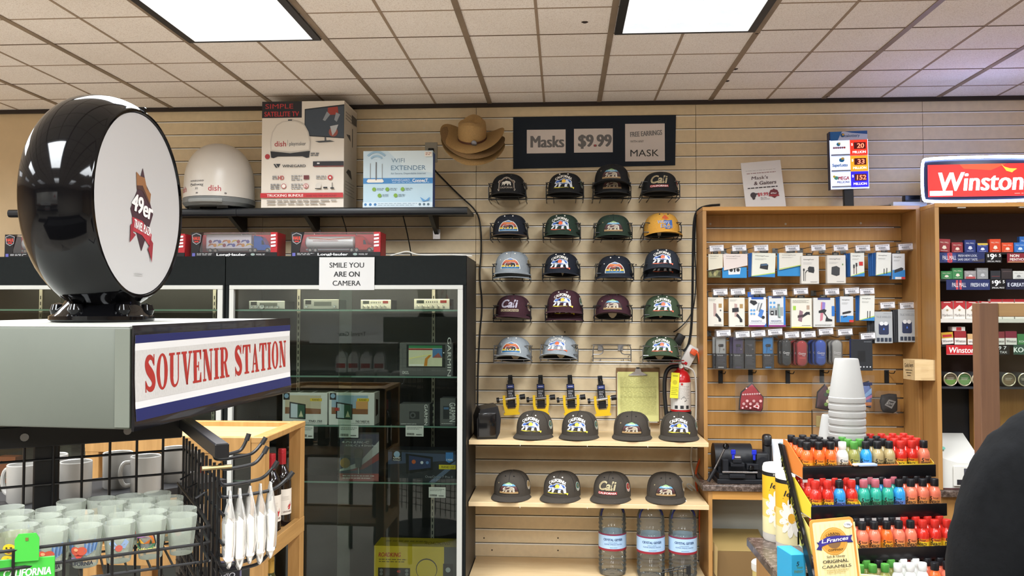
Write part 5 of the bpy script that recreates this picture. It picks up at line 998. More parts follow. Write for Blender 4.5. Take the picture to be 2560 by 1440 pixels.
# ---- cables and power strip at the oak cabinet's side
def cable(name, pts, r_, mt, lab, cat='cable'):
    m = MB(); m.tube([A(*q) for q in pts], r_, mt, 8, smooth=2); return solo(name, m, lab, cat)
cable('black_cable', [(1082, 420, -.02), (1100, 440, -.012), (1150, 490, -.012), (1190, 525, -.02), (1202, 560, -.012), (1204, 620, -.01), (1198, 690, -.012), (1207, 760, -.01), (1199, 840, -.012), (1195, 930, -.012), (1194, 1020, -.02)], .0042, BLK, 'black power cord hanging down beside the black cabinet from the outlet')
cable('black_cable', [(1800, 512, -.05), (1770, 514, -.03), (1745, 522, -.02), (1735, 545, -.02), (1733, 600, -.015), (1732, 680, -.02), (1731, 760, -.016), (1728, 830, -.02), (1720, 868, -.03), (1708, 878, -.03)], .0065, BLK, 'thick black cord running down the oak cabinet\'s outer side')
cable('black_cable', [(1740, 535, -.012), (1736, 620, -.01), (1741, 700, -.01), (1735, 770, -.012), (1720, 800, -.02), (1695, 824, -.03), (1684, 830, -.04)], .003, BLK, 'thin black cord leading down to the black plug adapter')
p = A(1696, 850, -.04); m = MB(); m.box(-.022, .022, -.03, .03, -.035, .035, mat('#161618', .4), .006, 2); solo('plug_adapter', m, 'black plug adapter above the white power strip', 'adapter', T(p.x, -.045, p.z, 0, 0, R(28)))
p = A(1722, 893, -.045); t = thing('power_strip', 'white power strip with red switch between the olive cap and the oak cabinet', 'power strip', T(p.x, -.036, p.z, 0, 0, R(30)))
b = MB(); b.box(-.03, .03, -.02, .02, -.065, .065, mat('#cfcbc4', .4), .006, 2); obj('case', b, t); b = MB(); b.box(-.008, .008, -.025, -.0205, -.045, -.03, mat('#b8202a', .3), .002); obj('switch', b, t)
b = MB(); b.box(-.012, .022, -.045, -.0205, .02, .052, mat('#d2522a', .4), .006, 2); obj('plug', b, t, 'orange plug')
cable('orange_cable', [(1738, 880, -.07), (1746, 882, -.08), (1752, 930, -.07), (1756, 1000, -.06), (1762, 1060, -.09), (1764, 1100, -.12), (1757, 1135, -.1), (1742, 1165, -.06), (1738, 1200, -.05), (1746, 1240, -.06), (1752, 1262, -.08), (1748, 1290, -.06), (1750, 1340, -.05), (1757, 1400, -.06), (1764, 1445, -.08)], .0055, mat('#cf5526', .45), 'orange extension cord hanging along the oak cabinet')
cable('white_cable', [(1700, 915, -.05), (1722, 918, -.06), (1738, 930, -.07), (1741, 980, -.07), (1740, 1040, -.08), (1737, 1080, -.1), (1727, 1130, -.06), (1729, 1170, -.05), (1742, 1215, -.05), (1746, 1235, -.05), (1735, 1218, -.06), (1720, 1208, -.07), (1716, 1216, -.07), (1730, 1226, -.06)], .005, mat('#c9c5ba', .45), 'white cord looping behind the maple shelves')
# ---- water jugs
def waterjug(M, lab):
    t = thing('water_jug', lab, 'water jug', M, 'clear water jugs on the bottom shelf'); b = MB(); pr = [(.001, .008), (.03, .004), (.055, .0), (.067, .006), (.07, .02)]
    for i in range(5): z = .03+.022*i; pr += [(.0715, z), (.068, z+.011)]
    pr += [(.0705, .14), (.0705, .232), (.067, .24), (.0715, .252), (.068, .264), (.0715, .277), (.068, .287), (.07, .3), (.068, .33), (.06, .358), (.045, .378), (.026, .388), (.0195, .392), (.0195, .405), (.001, .405)]
    pr = [(r*1.0, z*.93) for r, z in pr]; b.lathe(pr, clear('water_bottle', '#f3f5f3', .22, .05, '#e6ecea', .04), 36, cap=False); obj('bottle', b, t)
    b = MB(); r = .0714; za, zb = .14*.93, .232*.93; n = 30
    def wp(x, z, k): return ((r+k)*math.sin(x/r), -(r+k)*math.cos(x/r), z)
    def cyl_(z0, z1, c, k): b.add([((r+k)*math.sin(2*PI*i/n), -(r+k)*math.cos(2*PI*i/n), z) for z in (z0, z1) for i in range(n)], [(i, (i+1) % n, n+(i+1) % n, n+i) for i in range(n)], c)
    cyl_(za, zb, mat('#a9c6e2', .35), .0001); cyl_(za, za+.011, '#8e2430', .0004); cyl_(zb-.008, zb, '#7a2a44', .0004)
    b.draw(-.055, za, .11, zb-za, [('p', [(.0, .15), (.25, .5), (.5, .3), (.8, .15)], '#d6e2ec'), ('t', 'CRYSTAL GEYSER', .5, .67, .13, '#23406e', {'w': .92, 'bold': .02}), ('t', 'NATURAL', .5, .5, .05, '#5a7a9a', {'w': .4}), ('t', 'ALPINE SPRING WATER', .5, .4, .07, '#3a5a86', {'w': .85}), ('b', .35, .025, .7, .2, 1, .05, '#5a7a9a')], warp=wp, y=-.0006); obj('label_band', b, t, 'pale blue label with maroon edges')
    b = MB(); b.lathe([(.021, .365), (.021, .384), (.019, .387), (.001, .387)], mat('#d9dcd8', .4), 20); obj('cap', b, t)
    b = MB(); b.tube([(-.058*math.cos(a)-.0, -.03, .30+.068*math.sin(a)) for a in [PI*i/12 for i in range(12)]], .0045, mat('#26307a', .35), 8); obj('handle', b, t, 'navy carrying strap')
for px, Y, lab in ((1531, -.26, 'clear water jug set apart from the other two on the bottom shelf'), (1627, -.3, 'clear water jug in the middle of the three'), (1707, -.3, 'clear water jug by the oak cabinet, behind the small wire rack')):
    waterjug(T(A(px, 1400, Y).x, Y, zf+.0005), lab)
# ---- small black wire rack in front of the jugs
q = [A(x, y, Y_) for x, y, Y_ in ((1654, 1432, -.385), (1722, 1418, -.385), (1726, 1424, -.34), (1660, 1438, -.34))]; q[3].z = q[0].z; q[2].z = q[1].z
t = thing('wire_holder', 'small black wire holder in front of the water jugs', 'wire holder'); b = MB(); b.tube(q, .003, BWIRE, closed=True)
for k in (.2, .4, .6, .8): a, c = q[0].lerp(q[1], k), q[3].lerp(q[2], k); b.tube([c, a, V((a.x, a.y, zf+.002))], .0018, BWIRE)
for c in q: b.cyl(c, (c.x, c.y, zf+.001), .0028, BWIRE, n=6)
b.tube([V((c.x, c.y, zf+.012)) for c in q], .0022, BWIRE, closed=True)
obj('wire_frame', b, t); b = MB(); a = q[1]; b.box(a.x-.012, a.x+.008, a.y-.004, a.y+.004, a.z-.035, a.z+.004, BLK); obj('clip', b, t)
# ================================================================== OAK SLATWALL CABINET
OF, OB = -.22, -.032
xa = A(1758, 800, OF).x; xb = A(2304, 800, OF).x; zt = (A(1760, 518, OF).z+A(2300, 513, OF).z)/2; LZ = .87
t = thing('slatwall_cabinet', 'open oak cabinet with a slatted back hung with phone accessories', 'cabinet', T(0, 0, 0))
b = MB(); b.box(xa, xa+.02, OF, -.004, LZ+.0005, zt-.0205, OAK, .001); obj('side_panel', b, t); b = MB(); b.box(xb-.02, xb, OF, -.004, LZ+.0005, zt-.0205, OAK, .001); obj('side_panel', b, t)
b = MB(); b.box(xa, xb, OF, -.004, zt-.02, zt, wood('#b5803f', '#c79553', .4, 5, (.5, 10, 10)), .001); obj('top_panel', b, t)
b = MB(); OG = 1.72+(787-715)/F*4.515; k = 0
gz = [A(2000, y, OB).z for y in (534, 570, 608.5, 645, 680, 715, 749, 785, 820, 855, 890, 925, 960.5, 995.5, 1031, 1066.5, 1102, 1137, 1172)]
gz = [gz[0]-(gz[0]-gz[-1])*i/18 for i in range(19)]
prev = zt-.021
b.box(xa+.021, xb-.021, OB+.012, -.006, LZ+.001, zt-.021, mat('#857d74', .5))
for z in gz+[LZ+.006]:
    b.box(xa+.021, xb-.021, OB, OB+.0118, z+.0045, prev, OAKS); prev = z-.0045
    b.box(xa+.021, xb-.06, OB-.0014, OB+.008, z-.0045, z+.0006, mat('#c9c3ba', .35, .3))
for x, y in ((1776, 560), (1964, 560), (2152, 558)): p = A(x, y, OB); b.cyl((p.x, OB-.001, p.z), (p.x, OB+.002, p.z), .006, '#c9c0b0', n=10)
obj('slatted_back', b, t)
# base with granite ledge and an open cubby
Lf = -.342
m = MB(); lx0 = A(1756, 1200, Lf).x; m.box(lx0, xb-.001, Lf, -.005, LZ-.032, LZ, GRAN, .006, 2); ledge = solo('granite_ledge', m, 'narrow dark granite ledge carrying the key machine in front of the oak cabinet', 'ledge')
t = thing('base_cabinet', 'oak base cabinet with an open grey-backed cubby under the granite ledge', 'cabinet', T(0, 0, 0)); yb = -.325; bx = A(1771, 1300, yb).x
b = MB()
b.box(bx, bx+.02, yb, -.035, 0, LZ-.033, OAK); b.box(bx+.0205, xb-.06, yb, yb+.02, LZ-.075, LZ-.033, wood('#b5803f', '#c79553', .4, 5, (.5, 10, 10))); obj('face_frame', b, t)
b = MB(); b.box(bx+.021, xb-.06, -.05, -.036, .3, LZ-.0755, mat('#a9a99f', .5)); obj('back_panel', b, t)
xx = A(1926, 1400, yb).x; b = MB(); b.box(xx, xx+.02, yb, -.055, .1, A(1926, 1375, yb).z, OAK); b.box(bx+.021, xx-.001, yb, -.055, .1, .3, mat('#a58c5c', .5)); obj('divider', b, t)
m = MB(); za_ = A(1850, 1380, yb+.02).z; x0, x1 = bx+.026, xx-.004
m.box(x0, x1, yb+.02, -.06, .3005, za_, mat('#7a5f3a', .6)); m.add([(x0, yb+.03, za_+.001), (x1, yb+.03, za_+.001), (x1, -.08, za_+.06), (x0, -.08, za_+.06)], [(0, 1, 2, 3)], mat('#9a8250', .6)); m.add([(x0, yb+.02, za_-.1), (x0+.012, yb-.02, za_-.12), (x0+.016, yb-.02, za_+.03), (x0, yb+.02, za_+.05)], [(0, 1, 2, 3)], mat('#b39a68', .6))
solo('cardboard_box', m, 'open tan cardboard box tucked in the cubby under the granite ledge', 'box')

# ---- packages on hooks
NP = 0
def tagat(px, py, Yf, lab, w=34, h=14, hook=True, rot=-.06):
    "peg hook with its clear label holder and price strip"
    p = A(px, py, Yf); k = (Yf+CAMD)/F
    t = thing('peg_hook', lab, 'hook', T(p.x, OB-.002, p.z), 'peg hooks with price strips'); L = OB-.002-Yf
    b = MB()
    if hook: b.tube([(-w*k*.75, 0, .006), (-w*k*.6, -.02, .004), (-w*k*.45, -L*.6, .006), (-w*k*.2, -L+.002, .006)], .0022, STEEL, 6, smooth=1); b.tube([(-w*k*.7, 0, -.016), (-w*k*.45, -L*.55, -.03), (-w*k*.3, -L*.8, -.028), (-w*k*.3, -L*.86, -.018)], .0025, STEEL, 6, smooth=1)
    b.box(-w*k*.95, -w*k*.55, -.004, 0, -.02, .01, mat('#8f9496', .25, .8)); obj('wire', b, t)
    b = MB(); b.M = T(0, -L, 0, 0, 0, rot); b.box(-w*k*.62, w*k*.55, .0006, .0012, -h*k*.75, h*k*.75, FILM); obj('label_holder', b, t)
    b = MB(); b.M = T(0, -L, 0, 0, 0, rot); b.box(-w*k/2, w*k/2, -.0006, 0, -h*k/2, h*k/2, mat('#dedde2', .5)); b.draw(-w*k/2, -h*k/2, w*k, h*k, [('b', .1, .16, .9, .72, 1, .2, '#8a8a90')]+[('r', .22+.04*i, .3, .235+.04*i+.012*(i % 3 == 1), .58, '#4a4a52') for i in range(13)]+[('b', .25, .1, .8, .12, 1, .1, '#8a8a90')], y=-.0007); obj('price_strip', b, t)
def pack(px, Y, dep, col, ops, label, cat='packaged accessory', rot=0, n=1, back='#2a62a8', tab=True, group='packaged accessories on the oak slatwall', sidec=None, blabel=None, poly=None):
    x0, x1, za, zb = rect(*px, Y); W, H = x1-x0, zb-za
    for j in range(n):
        first = j == 0
        M = T((x0+x1)/2-.006*j, Y+.0075*j, za-.0005*j, 0, 0, rot-.02*j*(1 if first else rnd.random()))
        if first:
            m = MB(); m.box(-W/2, W/2, 0, dep, 0, H, mat(col, .45), .0012) if not poly else m.prism([(-W/2+a*W, b_*H) for a, b_ in poly], 0, dep, mat(col, .45))
            m.draw(-W/2, 0, W, H, ops, y=-.0001)
            if sidec: m.box(-W/2-.0004, W/2+.0004, .001, dep+.0006, -.0002, H+.0004, mat(sidec, .45), .001)
            o = solo('accessory_pack', m, label, cat, M, group)
            if tab: b = MB(); b.box(-W*.18, W*.18, dep*.4, dep*.4+.001, H, H+.016, mat('#26282a', .4)); b.box(-W*.1, W*.1, dep*.4-.0004, dep*.4-.0001, H+.005, H+.01, mat('#8a8478', .4)); obj('hang_tab', b, o)
        else:
            m = MB(); m.box(-W/2, W/2, 0, min(dep, .005), 0, H, mat(back, .45), .001); solo('accessory_pack', m, blabel or ('blue-edged pack behind the '+label), cat, M @ T(0, min(dep, .006)*.5+dep*0.6, 0), group)
hd = lambda c='#8a8a86': [('t', 'AdvantagePower', .42, .87, .045, '#5a5a58', {'w': .6}), ('b', .12, .012, .6, .74, 2, .04, c)]
dg = ('p', [(0, 0), (1, 0), (1, .16), (0, .0)], '#2f7fc0'); dgg = ('p', [(0, .0), (1, .16), (1, .2), (0, .025)], '#a9c94a')
Y1 = -.165
for i, (px, py) in enumerate(((1791.6, 620.6), (1848, 620), (1903, 620), (1981, 620), (2046, 619), (2102, 619), (2157, 620), (2206, 618.7), (2264, 617))):
    tagat(px, py, Y1-.012, 'peg hook with price strip, upper oak cabinet row, %s from the orange cable' % ['first', 'second', 'third', 'fourth', 'fifth', 'sixth', 'seventh', 'eighth', 'ninth'][i])
blk = '#2e2f33'
pack((1770.5, 676, 1802, 694), Y1+.01, .012, '#6a6a4a', [('c', .2+.17*i, .5+.25*(i % 2), .12, ['#8a8a5a', '#4a4a34', '#a8a070'][i % 3], .3) for i in range(5)], 'camouflage-patterned pouch under the first white card, upper hook row', tab=False)
pack((1771, 634.7, 1807, 676), Y1, .006, '#d9d3c0', hd(), 'small cream card with a slanted lower edge, upper hook row by the orange cable', poly=[(0, .0), (1, .16), (1, 1), (0, 1)])
pack((1806, 668, 1867, 695), Y1+.004, .012, '#2f86c4', [('p', [(.25, .3), (.72, .36), (.75, .95), (.24, .95)], '#dcdee0'), ('c', .36, .72, .07, blk, .16), ('c', .64, .74, .07, blk, .16), ('r', .47, .55, .53, .9, blk)], 'blue earbud pack below the pale pink card', tab=False)
pack((1808, 634.7, 1868.5, 676), Y1-.004, .006, '#d9cdc8', hd(), 'pale pink-white card with a slanted lower edge over a blue earbud pack', poly=[(0.03, .0), (1, .3), (1, 1), (0, 1)])
pack((1879, 632, 1937, 692), Y1-.004, .014, '#dbdcd0', hd()+[dg, dgg, ('p', [(.33, .35), (.68, .3), (.7, .5), (.62, .56), (.36, .53)], blk), ('p', [(.36, .5), (.62, .54), (.7, .5), (.62, .48), (.4, .46)], '#4a6a8a')], 'white pack with a black wall charger picture and green-blue corner', rot=.04, n=3)
pack((1944, 634, 2000, 690.5), Y1+.004, .012, '#2f86c4', [], 'plain blue lower half of the white-flapped pack, upper hook row', tab=False)
pack((1948, 632, 2007, 675), Y1-.004, .006, '#d9d6cc', hd()+[('p', [(0, .03), (1, .28), (1, .32), (0, .07)], '#a9c94a')], 'white flap card over the plain blue pack, upper hook row', poly=[(0, .0), (1, .28), (1, 1), (0, 1)])
pack((2003, 639.5, 2047.5, 709.5), Y1-.012, .03, '#d6d2cb', hd('#aaaaaa')+[('p', [(.4, .42), (.7, .38), (.74, .46), (.72, .6), (.45, .62), (.37, .56)], blk), ('r', .12, .1, .16, .5, blk), ('r', .1, .46, .19, .54, blk), ('r', .22, .1, .24, .42, blk), ('p', [(.22, .4), (.3, .48), (.42, .5), (.42, .47), (.32, .45), (.24, .38)], blk), ('b', .5, .015, .9, .06, 1, .03, '#777777')], 'tall white box with a black cable charger picture')
pack((2068, 638, 2114.5, 708.5), Y1-.012, .03, '#d6d2cb', hd('#aaaaaa')+[('p', [(.22, .32), (.5, .26), (.66, .3), (.68, .55), (.5, .62), (.24, .58)], '#3b3c40'), ('r', .8, .64, .86, .7, '#6a8a5a'), ('b', .5, .015, .9, .06, 1, .03, '#777777')], 'tall white box with a big black power brick picture')
pack((2127, 632, 2161, 691), Y1-.006, .01, '#dbdcd6', hd()+[dg, dgg, ('r', .2, .1, .25, .4, '#6a4a4a'), ('r', .17, .35, .28, .5, blk), ('r', .38, .1, .43, .44, '#6a4a4a'), ('r', .35, .42, .47, .57, blk), ('r', .6, .46, .88, .62, '#c2302e')], 'white pack with two red-square cable plugs', n=4)
pack((2190, 631, 2227, 689), Y1-.012, .01, '#dbdcd6', hd()+[dg, dgg, ('r', .5, .06, .55, .3, blk), ('r', .68, .07, .73, .33, blk)], 'white pack with two thin plugs, upper hook row', rot=.03, n=5)
pack((2231, 634, 2262.5, 698), Y1-.006, .014, '#d2d4d6', hd()+[('r', 0, 0, 1, .36, '#2f7ec2'), ('p', [(.15, .24), (.8, .34), (.88, .42), (.7, .46), (.15, .36)], blk), ('r', .2, 0, .7, .09, '#d2d4d6'), ('r', .7, 0, 1, .09, '#c23a3a')], 'white and blue pack with a black power bank, upper hook row', n=2)
# second row
for i, (px, py, h) in enumerate(((1801, 730, 1), (1844.7, 729, 1), (1894.7, 728, 1), (1949.7, 731, 1), (2002, 728, 1), (2080, 729, 1), (2130, 727, 1), (2167.8, 728, 1), (2219, 763, 1), (2267.8, 764, 1))):
    tagat(px, py, Y1-.01, 'peg hook with price strip, middle oak cabinet row, %s from the orange cable' % ['first', 'second', 'third', 'fourth', 'fifth', 'sixth', 'seventh', 'eighth', 'ninth', 'tenth'][i])
mt = lambda a: [('p', [(.35, .35), (.55, .33), (.52, .78), (.34, .8)], '#b49a94'), ('p', [(.5, .45), (.58, .44), (.84, .25), (.84, .16), (.68, .16), (.66, .26), (.45, .38)], blk), ('r', .68, .64, .88, .78, '#a8895a'), ('b', .06, .012, .5, .92, 2, .04, '#9a9a92'), ('b', .4, .015, .92, .04, 1, .02, '#777777')]
pack((1770, 743, 1809, 816), Y1, .022, '#dad6cb', mt(0)+[('c', .8, .55, .05, '#55585a')], 'cream box with a phone on a clip mount, middle hook row by the orange cable')
pack((1822.5, 744, 1862, 817.5), Y1, .022, '#dad6cb', mt(1)+[('p', [(.2, .5), (.62, .52), (.6, .66), (.2, .64)], blk)], 'cream box with a black cradle mount, second in the middle hook row')
mag = [('r', 0, 0, 1, .06, '#8a3a7a'), ('t', 'MAGNETIC', .45, .19, .055, '#4a5a8a', {'w': .62}), ('b', .08, .012, .9, .12, 1, .03, '#7a8aa8')]
pack((1872, 743, 1915.5, 817), Y1, .016, '#d9dadb', mag+[('r', .15, .93, .85, 1, '#2a5ab0'), ('p', [(.06, .82), (.3, .72), (.5, .8), (.4, .88), (.1, .9)], blk), ('p', [(.55, .8), (.62, .82), (.5, .55), (.44, .56)], '#8a8f94'), ('p', [(.72, .8), (.78, .8), (.62, .5), (.56, .52)], '#6a6f74'), ('p', [(.52, .38), (.72, .3), (.86, .55), (.68, .6)], '#4a7ac2'), ('c', .82, .32, .09, blk)]+[('c', .14+.16*i, .44+.12*j, .06, '#5a9ad2') for i in (0, 1) for j in (0, 1)]+[('p', [(.85, 0), (1, 0), (1, .14)], '#2a5ab0')], 'white magnetic mount pack under a bright blue flap', back='#2a6ad2')
x0, x1, za, zb = rect(1870, 730, 1902, 742, Y1); m = MB(); m.box(x0, x1, 0, .002, za, zb, mat('#2a6ed8', .4)); solo('accessory_pack', m, 'bright blue flap sticking up behind the magnetic mount pack', 'packaged accessory', T(0, Y1+.008, 0), 'packaged accessories on the oak slatwall')
pack((1921, 740, 1964, 817), Y1, .016, '#2f72c2', [('r', .02, .05, .88, .98, '#d3d6d8'), ('r', .2, .93, .75, 1, '#3a4a7a')]+[('c', .14+.2*i, .78-.14*j, .07, '#5a9ad2') for i in (0, 1) for j in (0, 1)]+[('p', [(.05, .6), (.85, .64), (.85, .36), (.05, .4)], '#9aa0a2'), ('p', [(.55, .3), (.7, .28), (.66, .74), (.52, .74)], '#6f7a7a'), ('p', [(.6, .34), (.7, .32), (.67, .68), (.58, .68)], '#8fa8a0'), ('r', .12, .38, .3, .52, blk), ('c', .21, .45, .05, '#d9d9d9'), ('r', .4, .38, .48, .54, blk)]+mag, 'blue-bordered magnetic mount pack, fourth in the middle hook row')
pack((1978.5, 745.5, 2030, 820), Y1-.004, .026, '#dcd9cc', [('r', 0, 0, 1, .04, '#d2c23a'), ('r', .08, .6, .22, .74, '#9ac24a'), ('r', .74, .62, .88, .76, '#b09a88'), ('p', [(.32, .25), (.5, .2), (.56, .55), (.4, .6)], '#8a6a74'), ('p', [(.3, .34), (.62, .38), (.62, .46), (.3, .42)], '#4a3a40'), ('p', [(.52, .34), (.8, .46), (.9, .44), (.88, .54), (.72, .54), (.62, .48)], blk), ('b', .06, .012, .85, .92, 3, .035, '#9a9a92'), ('b', .5, .015, .92, .08, 1, .02, '#777777')], 'cream box with a mauve phone mount and green square')
pack((2034, 744.5, 2086.5, 818), Y1-.004, .026, '#d3d3d0', [('r', .2, .93, .8, 1, '#3a4a7a'), ('p', [(.3, .2), (.42, .24), (.52, .82), (.36, .86)], '#c27a8a'), ('p', [(.4, .6), (.54, .6), (.56, .84), (.42, .86)], '#8a7ac2'), ('p', [(.24, .48), (.56, .5), (.62, .58), (.5, .62), (.24, .56)], blk), ('p', [(.5, .52), (.7, .3), (.88, .26), (.88, .2), (.55, .2), (.6, .36), (.44, .5)], blk), ('r', .86, .38, 1, .72, '#2f72c2'), ('b', .06, .012, .85, .08, 2, .03, '#8a8a8a')], 'white box with a pink phone on a windscreen mount')
pack((2101, 741, 2133.5, 805.5), Y1-.006, .012, '#d2d4d6', hd()+[('r', 0, 0, 1, .25, '#2f7ec2'), ('p', [(.15, .3), (.75, .36), (.85, .42), (.7, .44), (.15, .38)], blk), ('p', [(.2, .18), (.5, .22), (.5, .26), (.2, .22)], blk), ('r', .66, 0, 1, .09, '#c23a3a')], 'white and blue power bank pack, middle hook row', n=3)
pack((2149, 738, 2185.5, 801.5), Y1-.006, .012, '#dbdcd6', hd()+[dg, dgg, ('r', .5, .1, .55, .38, blk), ('r', .66, .1, .71, .38, blk)], 'white cable pack beside the grey wireless earbud cards', rot=.03, n=3)
tw = [('t', 'TRUE WIRELESS', .5, .83, .07, '#7f8488', {'w': .84}), ('b', .5, .012, .95, .93, 1, .02, '#8a8f94'), ('p', [(.22, .3), (.28, .27), (.72, .27), (.78, .3), (.78, .6), (.72, .65), (.28, .65), (.22, .6)], '#26304e'), ('c', .38, .62, .12, '#d8dadc', .06), ('c', .62, .62, .12, '#d8dadc', .06), ('p', [(.45, .42), (.5, .5), (.55, .42)], '#4a7ae0')]+[('r', .1+.22*i, .05, .26+.22*i, .17, '#2c3444') for i in range(4)]
pack((2187, 779, 2231.5, 858), Y1-.006, .006, '#a9adb0', tw, 'grey wireless earbud card with navy case, behind its twin', n=5, back='#3a3c40', tab=False, blabel='grey card with dark edge in the stack behind the inner wireless earbud card')
pack((2246, 773, 2289, 855.5), Y1-.02, .006, '#a9adb0', tw, 'grey wireless earbud card by the oak cabinet\'s inner side', n=4, back='#3a3c40', tab=False, blabel='grey card with dark edge in the stack behind the outer wireless earbud card')
# third row
for i, (px, py) in enumerate(((1809, 833), (1856.7, 836), (1895.6, 834), (1937.8, 830), (1980, 837), (2021, 836), (2065, 829), (2113, 830), (2170, 840))):
    tagat(px, py, Y1-.01, 'peg hook with price strip, lower oak cabinet row, %s from the orange cable' % ['first', 'second', 'third', 'fourth', 'fifth', 'sixth', 'seventh', 'eighth', 'ninth'][i], rot=-.08)
def earbox(px, c, cn, n):
    x0, x1, za, zb = rect(*px, Y1); W, H = x1-x0, zb-za
    for j in range(n):
        t = thing('earbud_box', ('clear earbud box with %s top and black lower half' % cn) if j == 0 else 'clear earbud box hanging behind the %s-topped one' % cn, 'earbuds', T((x0+x1)/2-.012*j, Y1+.031*j, za), 'clear earbud boxes')
        b = MB(); b.box(-W/2, W/2, .0015, .022, 0, H*.46, mat('#1d1d21', .4)); b.draw(-W/2, 0, W, H*.46, [('t', 'Earbuds', .4, .9, .1, '#d0d0d0', {'w': .55}), ('b', .15, .02, .85, .72, 5, .1, '#77777c'), ('r', .2, .05, .75, .13, c)], y=.001); obj('lower_card', b, t)
        b = MB(); b.box(-W*.46, W*.46, .012, .022, H*.465, H*.97, mat(c, .45)); b.box(-W*.2, W*.25, .006, .0118, H*.68, H*.76, mat('#26262a' if c != '#2a2b30' else '#55565c', .3), .002); b.cyl((-W*.2, .004, H*.72), (-W*.05, .01, H*.72), .004, CHR); b.cyl((W*.25, .004, H*.6), (W*.3, .01, H*.6), .004, CHR); b.tube([(-W*.1, .006, H*.7), (-W*.15, .006, H*.5)], .001, BLK); obj('earbuds', b, t)
        b = MB(); b.box(-W/2-.001, W/2+.001, -.0008, .024, -.0005, H, FILM, .001); b.box(-W*.3, W*.3, .01, .0115, H, H+.018, FILM); obj('clear_case', b, t)
earbox((1790, 841, 1816, 921.7), '#b3b5b2', 'silver', 2); earbox((1833, 841, 1859.5, 921.7), '#43325e', 'purple', 2); earbox((1862, 841, 1888.6, 921.7), '#2a2b30', 'charcoal', 1); earbox((1908, 841, 1934.5, 921.7), '#2f86c8', 'blue', 1)
def capsule(px, c, c2, cn, n):
    x0, x1, za, zb = rect(*px, Y1); W, H = x1-x0, zb-za; r_ = W/2
    def out(s, y, k): 
        rr = r_*s
        return [(rr*math.cos(a), y, (H-r_+(r_*s)*math.sin(a)) if a <= PI else (r_+(r_*s)*math.sin(a))) for a in [2*PI*i/28 for i in range(28)]]
    for j in range(n):
        t = thing('earphone_capsule', ('rounded %s earphone capsule on a lower hook' % cn) if j == 0 else 'earphone capsule hanging behind the rounded %s one' % cn, 'earphones', T((x0+x1)/2-.011*j, Y1+.03*j, za), 'rounded earphone capsules')
        b = MB(); b.loft([out(.86, .014, 0), out(.86, .004, 0), out(.7, -.003, 0)], mat(c, .3, coat=.4)); b.text('Gumy', 0, H*.5, .012, '#e2e0e0', y=-.0035, w=W*.6, bold=.02); b.text('Plus', W*.12, H*.42, .006, '#e2e0e0', y=-.0035); b.flat([(-W*.25, H*.3), (W*.25, H*.3), (W*.25, H*.36), (-W*.25, H*.36)], -.0036, c2); obj('insert', b, t)
        b = MB(); b.loft([out(1, .016, 0), out(1, .002, 0), out(.85, -.008, 0), out(.5, -.011, 0)], FILM); obj('clear_shell', b, t)
capsule((1952.5, 846.7, 1979, 916), '#26282a', '#3a3c3e', 'black', 2); capsule((1990, 849.5, 2020.5, 917.5), '#b02e30', '#d04a44', 'red', 3); capsule((2037, 848, 2068, 916), '#2e56b8', '#4a72d0', 'blue', 3); capsule((2078, 848, 2108, 914), '#a9a8a4', '#c0bfba', 'grey', 3)
pack((2128, 849, 2181.5, 926.5), Y1-.014, .026, '#23262b', [('r', 0, 0, .98, .94, '#23262b'), ('r', .3, .28, .66, .64, '#181a1d'), ('b', .6, .02, .95, .92, 1, .02, '#7a8088')]+[('c', .28+.15*i, .12, .035, '#c0c4c8') for i in range(5)], 'black and navy speaker box at the end of the lower hook row', sidec='#22386a', tab=False)
# black display hooks, masks
for i, (px, py) in enumerate(((1801, 926), (1876, 924), (1969, 926), (2054, 924), (2216, 925))):
    p = A(px, py, OB); t = thing('display_hook', 'black display hook on the lower oak cabinet slats, %s from the orange cable' % ['first', 'second', 'third', 'fourth', 'fifth'][i], 'hook', T(p.x, OB, p.z), 'black display hooks')
    b = MB(); b.box(-.012, .012, -.004, -.0015, -.07, .0, BLK, .001); obj('plate', b, t); b = MB(); b.tube([(.0, -.004, -.01), (.004, -.05, -.014), (.008, -.08, -.012), (.012, -.086, .0)], .0025, BWIRE, 6); obj('prong', b, t)
def maskbag(px, Y, poly, col, ops, label, edge='#1a1618', bagpx=None):
    x0, x1, za, zb = rect(*px, Y); W, H = x1-x0, zb-za; t = thing('face_mask', label, 'face mask', T((x0+x1)/2, Y, za), 'bagged face masks')
    b = MB(); pp = [(-W/2+a*W, c*H) for a, c in poly]; cx = sum(a for a, _ in pp)/len(pp); cz = sum(c for _, c in pp)/len(pp); bulge = -.014
    ring0 = [(a, 0, c) for a, c in pp]; ring1 = [(cx+(a-cx)*.93, -.006, cz+(c-cz)*.93) for a, c in pp]; ring2 = [(cx+(a-cx)*.6, bulge, cz+(c-cz)*.6) for a, c in pp]
    b.loft([[(a, .008, c) for a, c in pp], ring0], mat(edge, .8)); b.loft([ring0, ring1], mat(edge, .8), True, False); b.loft([ring1, ring2], mat(col, .8, noise=.1, scale=120), True, True); b.draw(-W/2, 0, W, H, ops, y=bulge-.0003); obj('mask', b, t)
    x0b, x1b, zab, zbb = rect(*bagpx, Y); cxm = (x0+x1)/2; b = MB(); n = 8
    for yy, s in ((-.018, 1), (.012, -1)):
        g = []
        for j in range(n+1):
            for i in range(n+1):
                u, v = i/n, j/n; e = min(u, 1-u, v*1.3, (1-v)*.7)*4; g.append((x0b-cxm+(x1b-x0b)*u+.002*math.sin(9*v), yy*min(1, e)+.003*math.sin(14*u+9*v)*min(1, e), zab-za+(zbb-zab)*v))
        b.add(g, [(j*(n+1)+i, j*(n+1)+i+1, (j+1)*(n+1)+i+1, (j+1)*(n+1)+i) for j in range(n) for i in range(n)], BAG)
    obj('clear_bag', b, t)
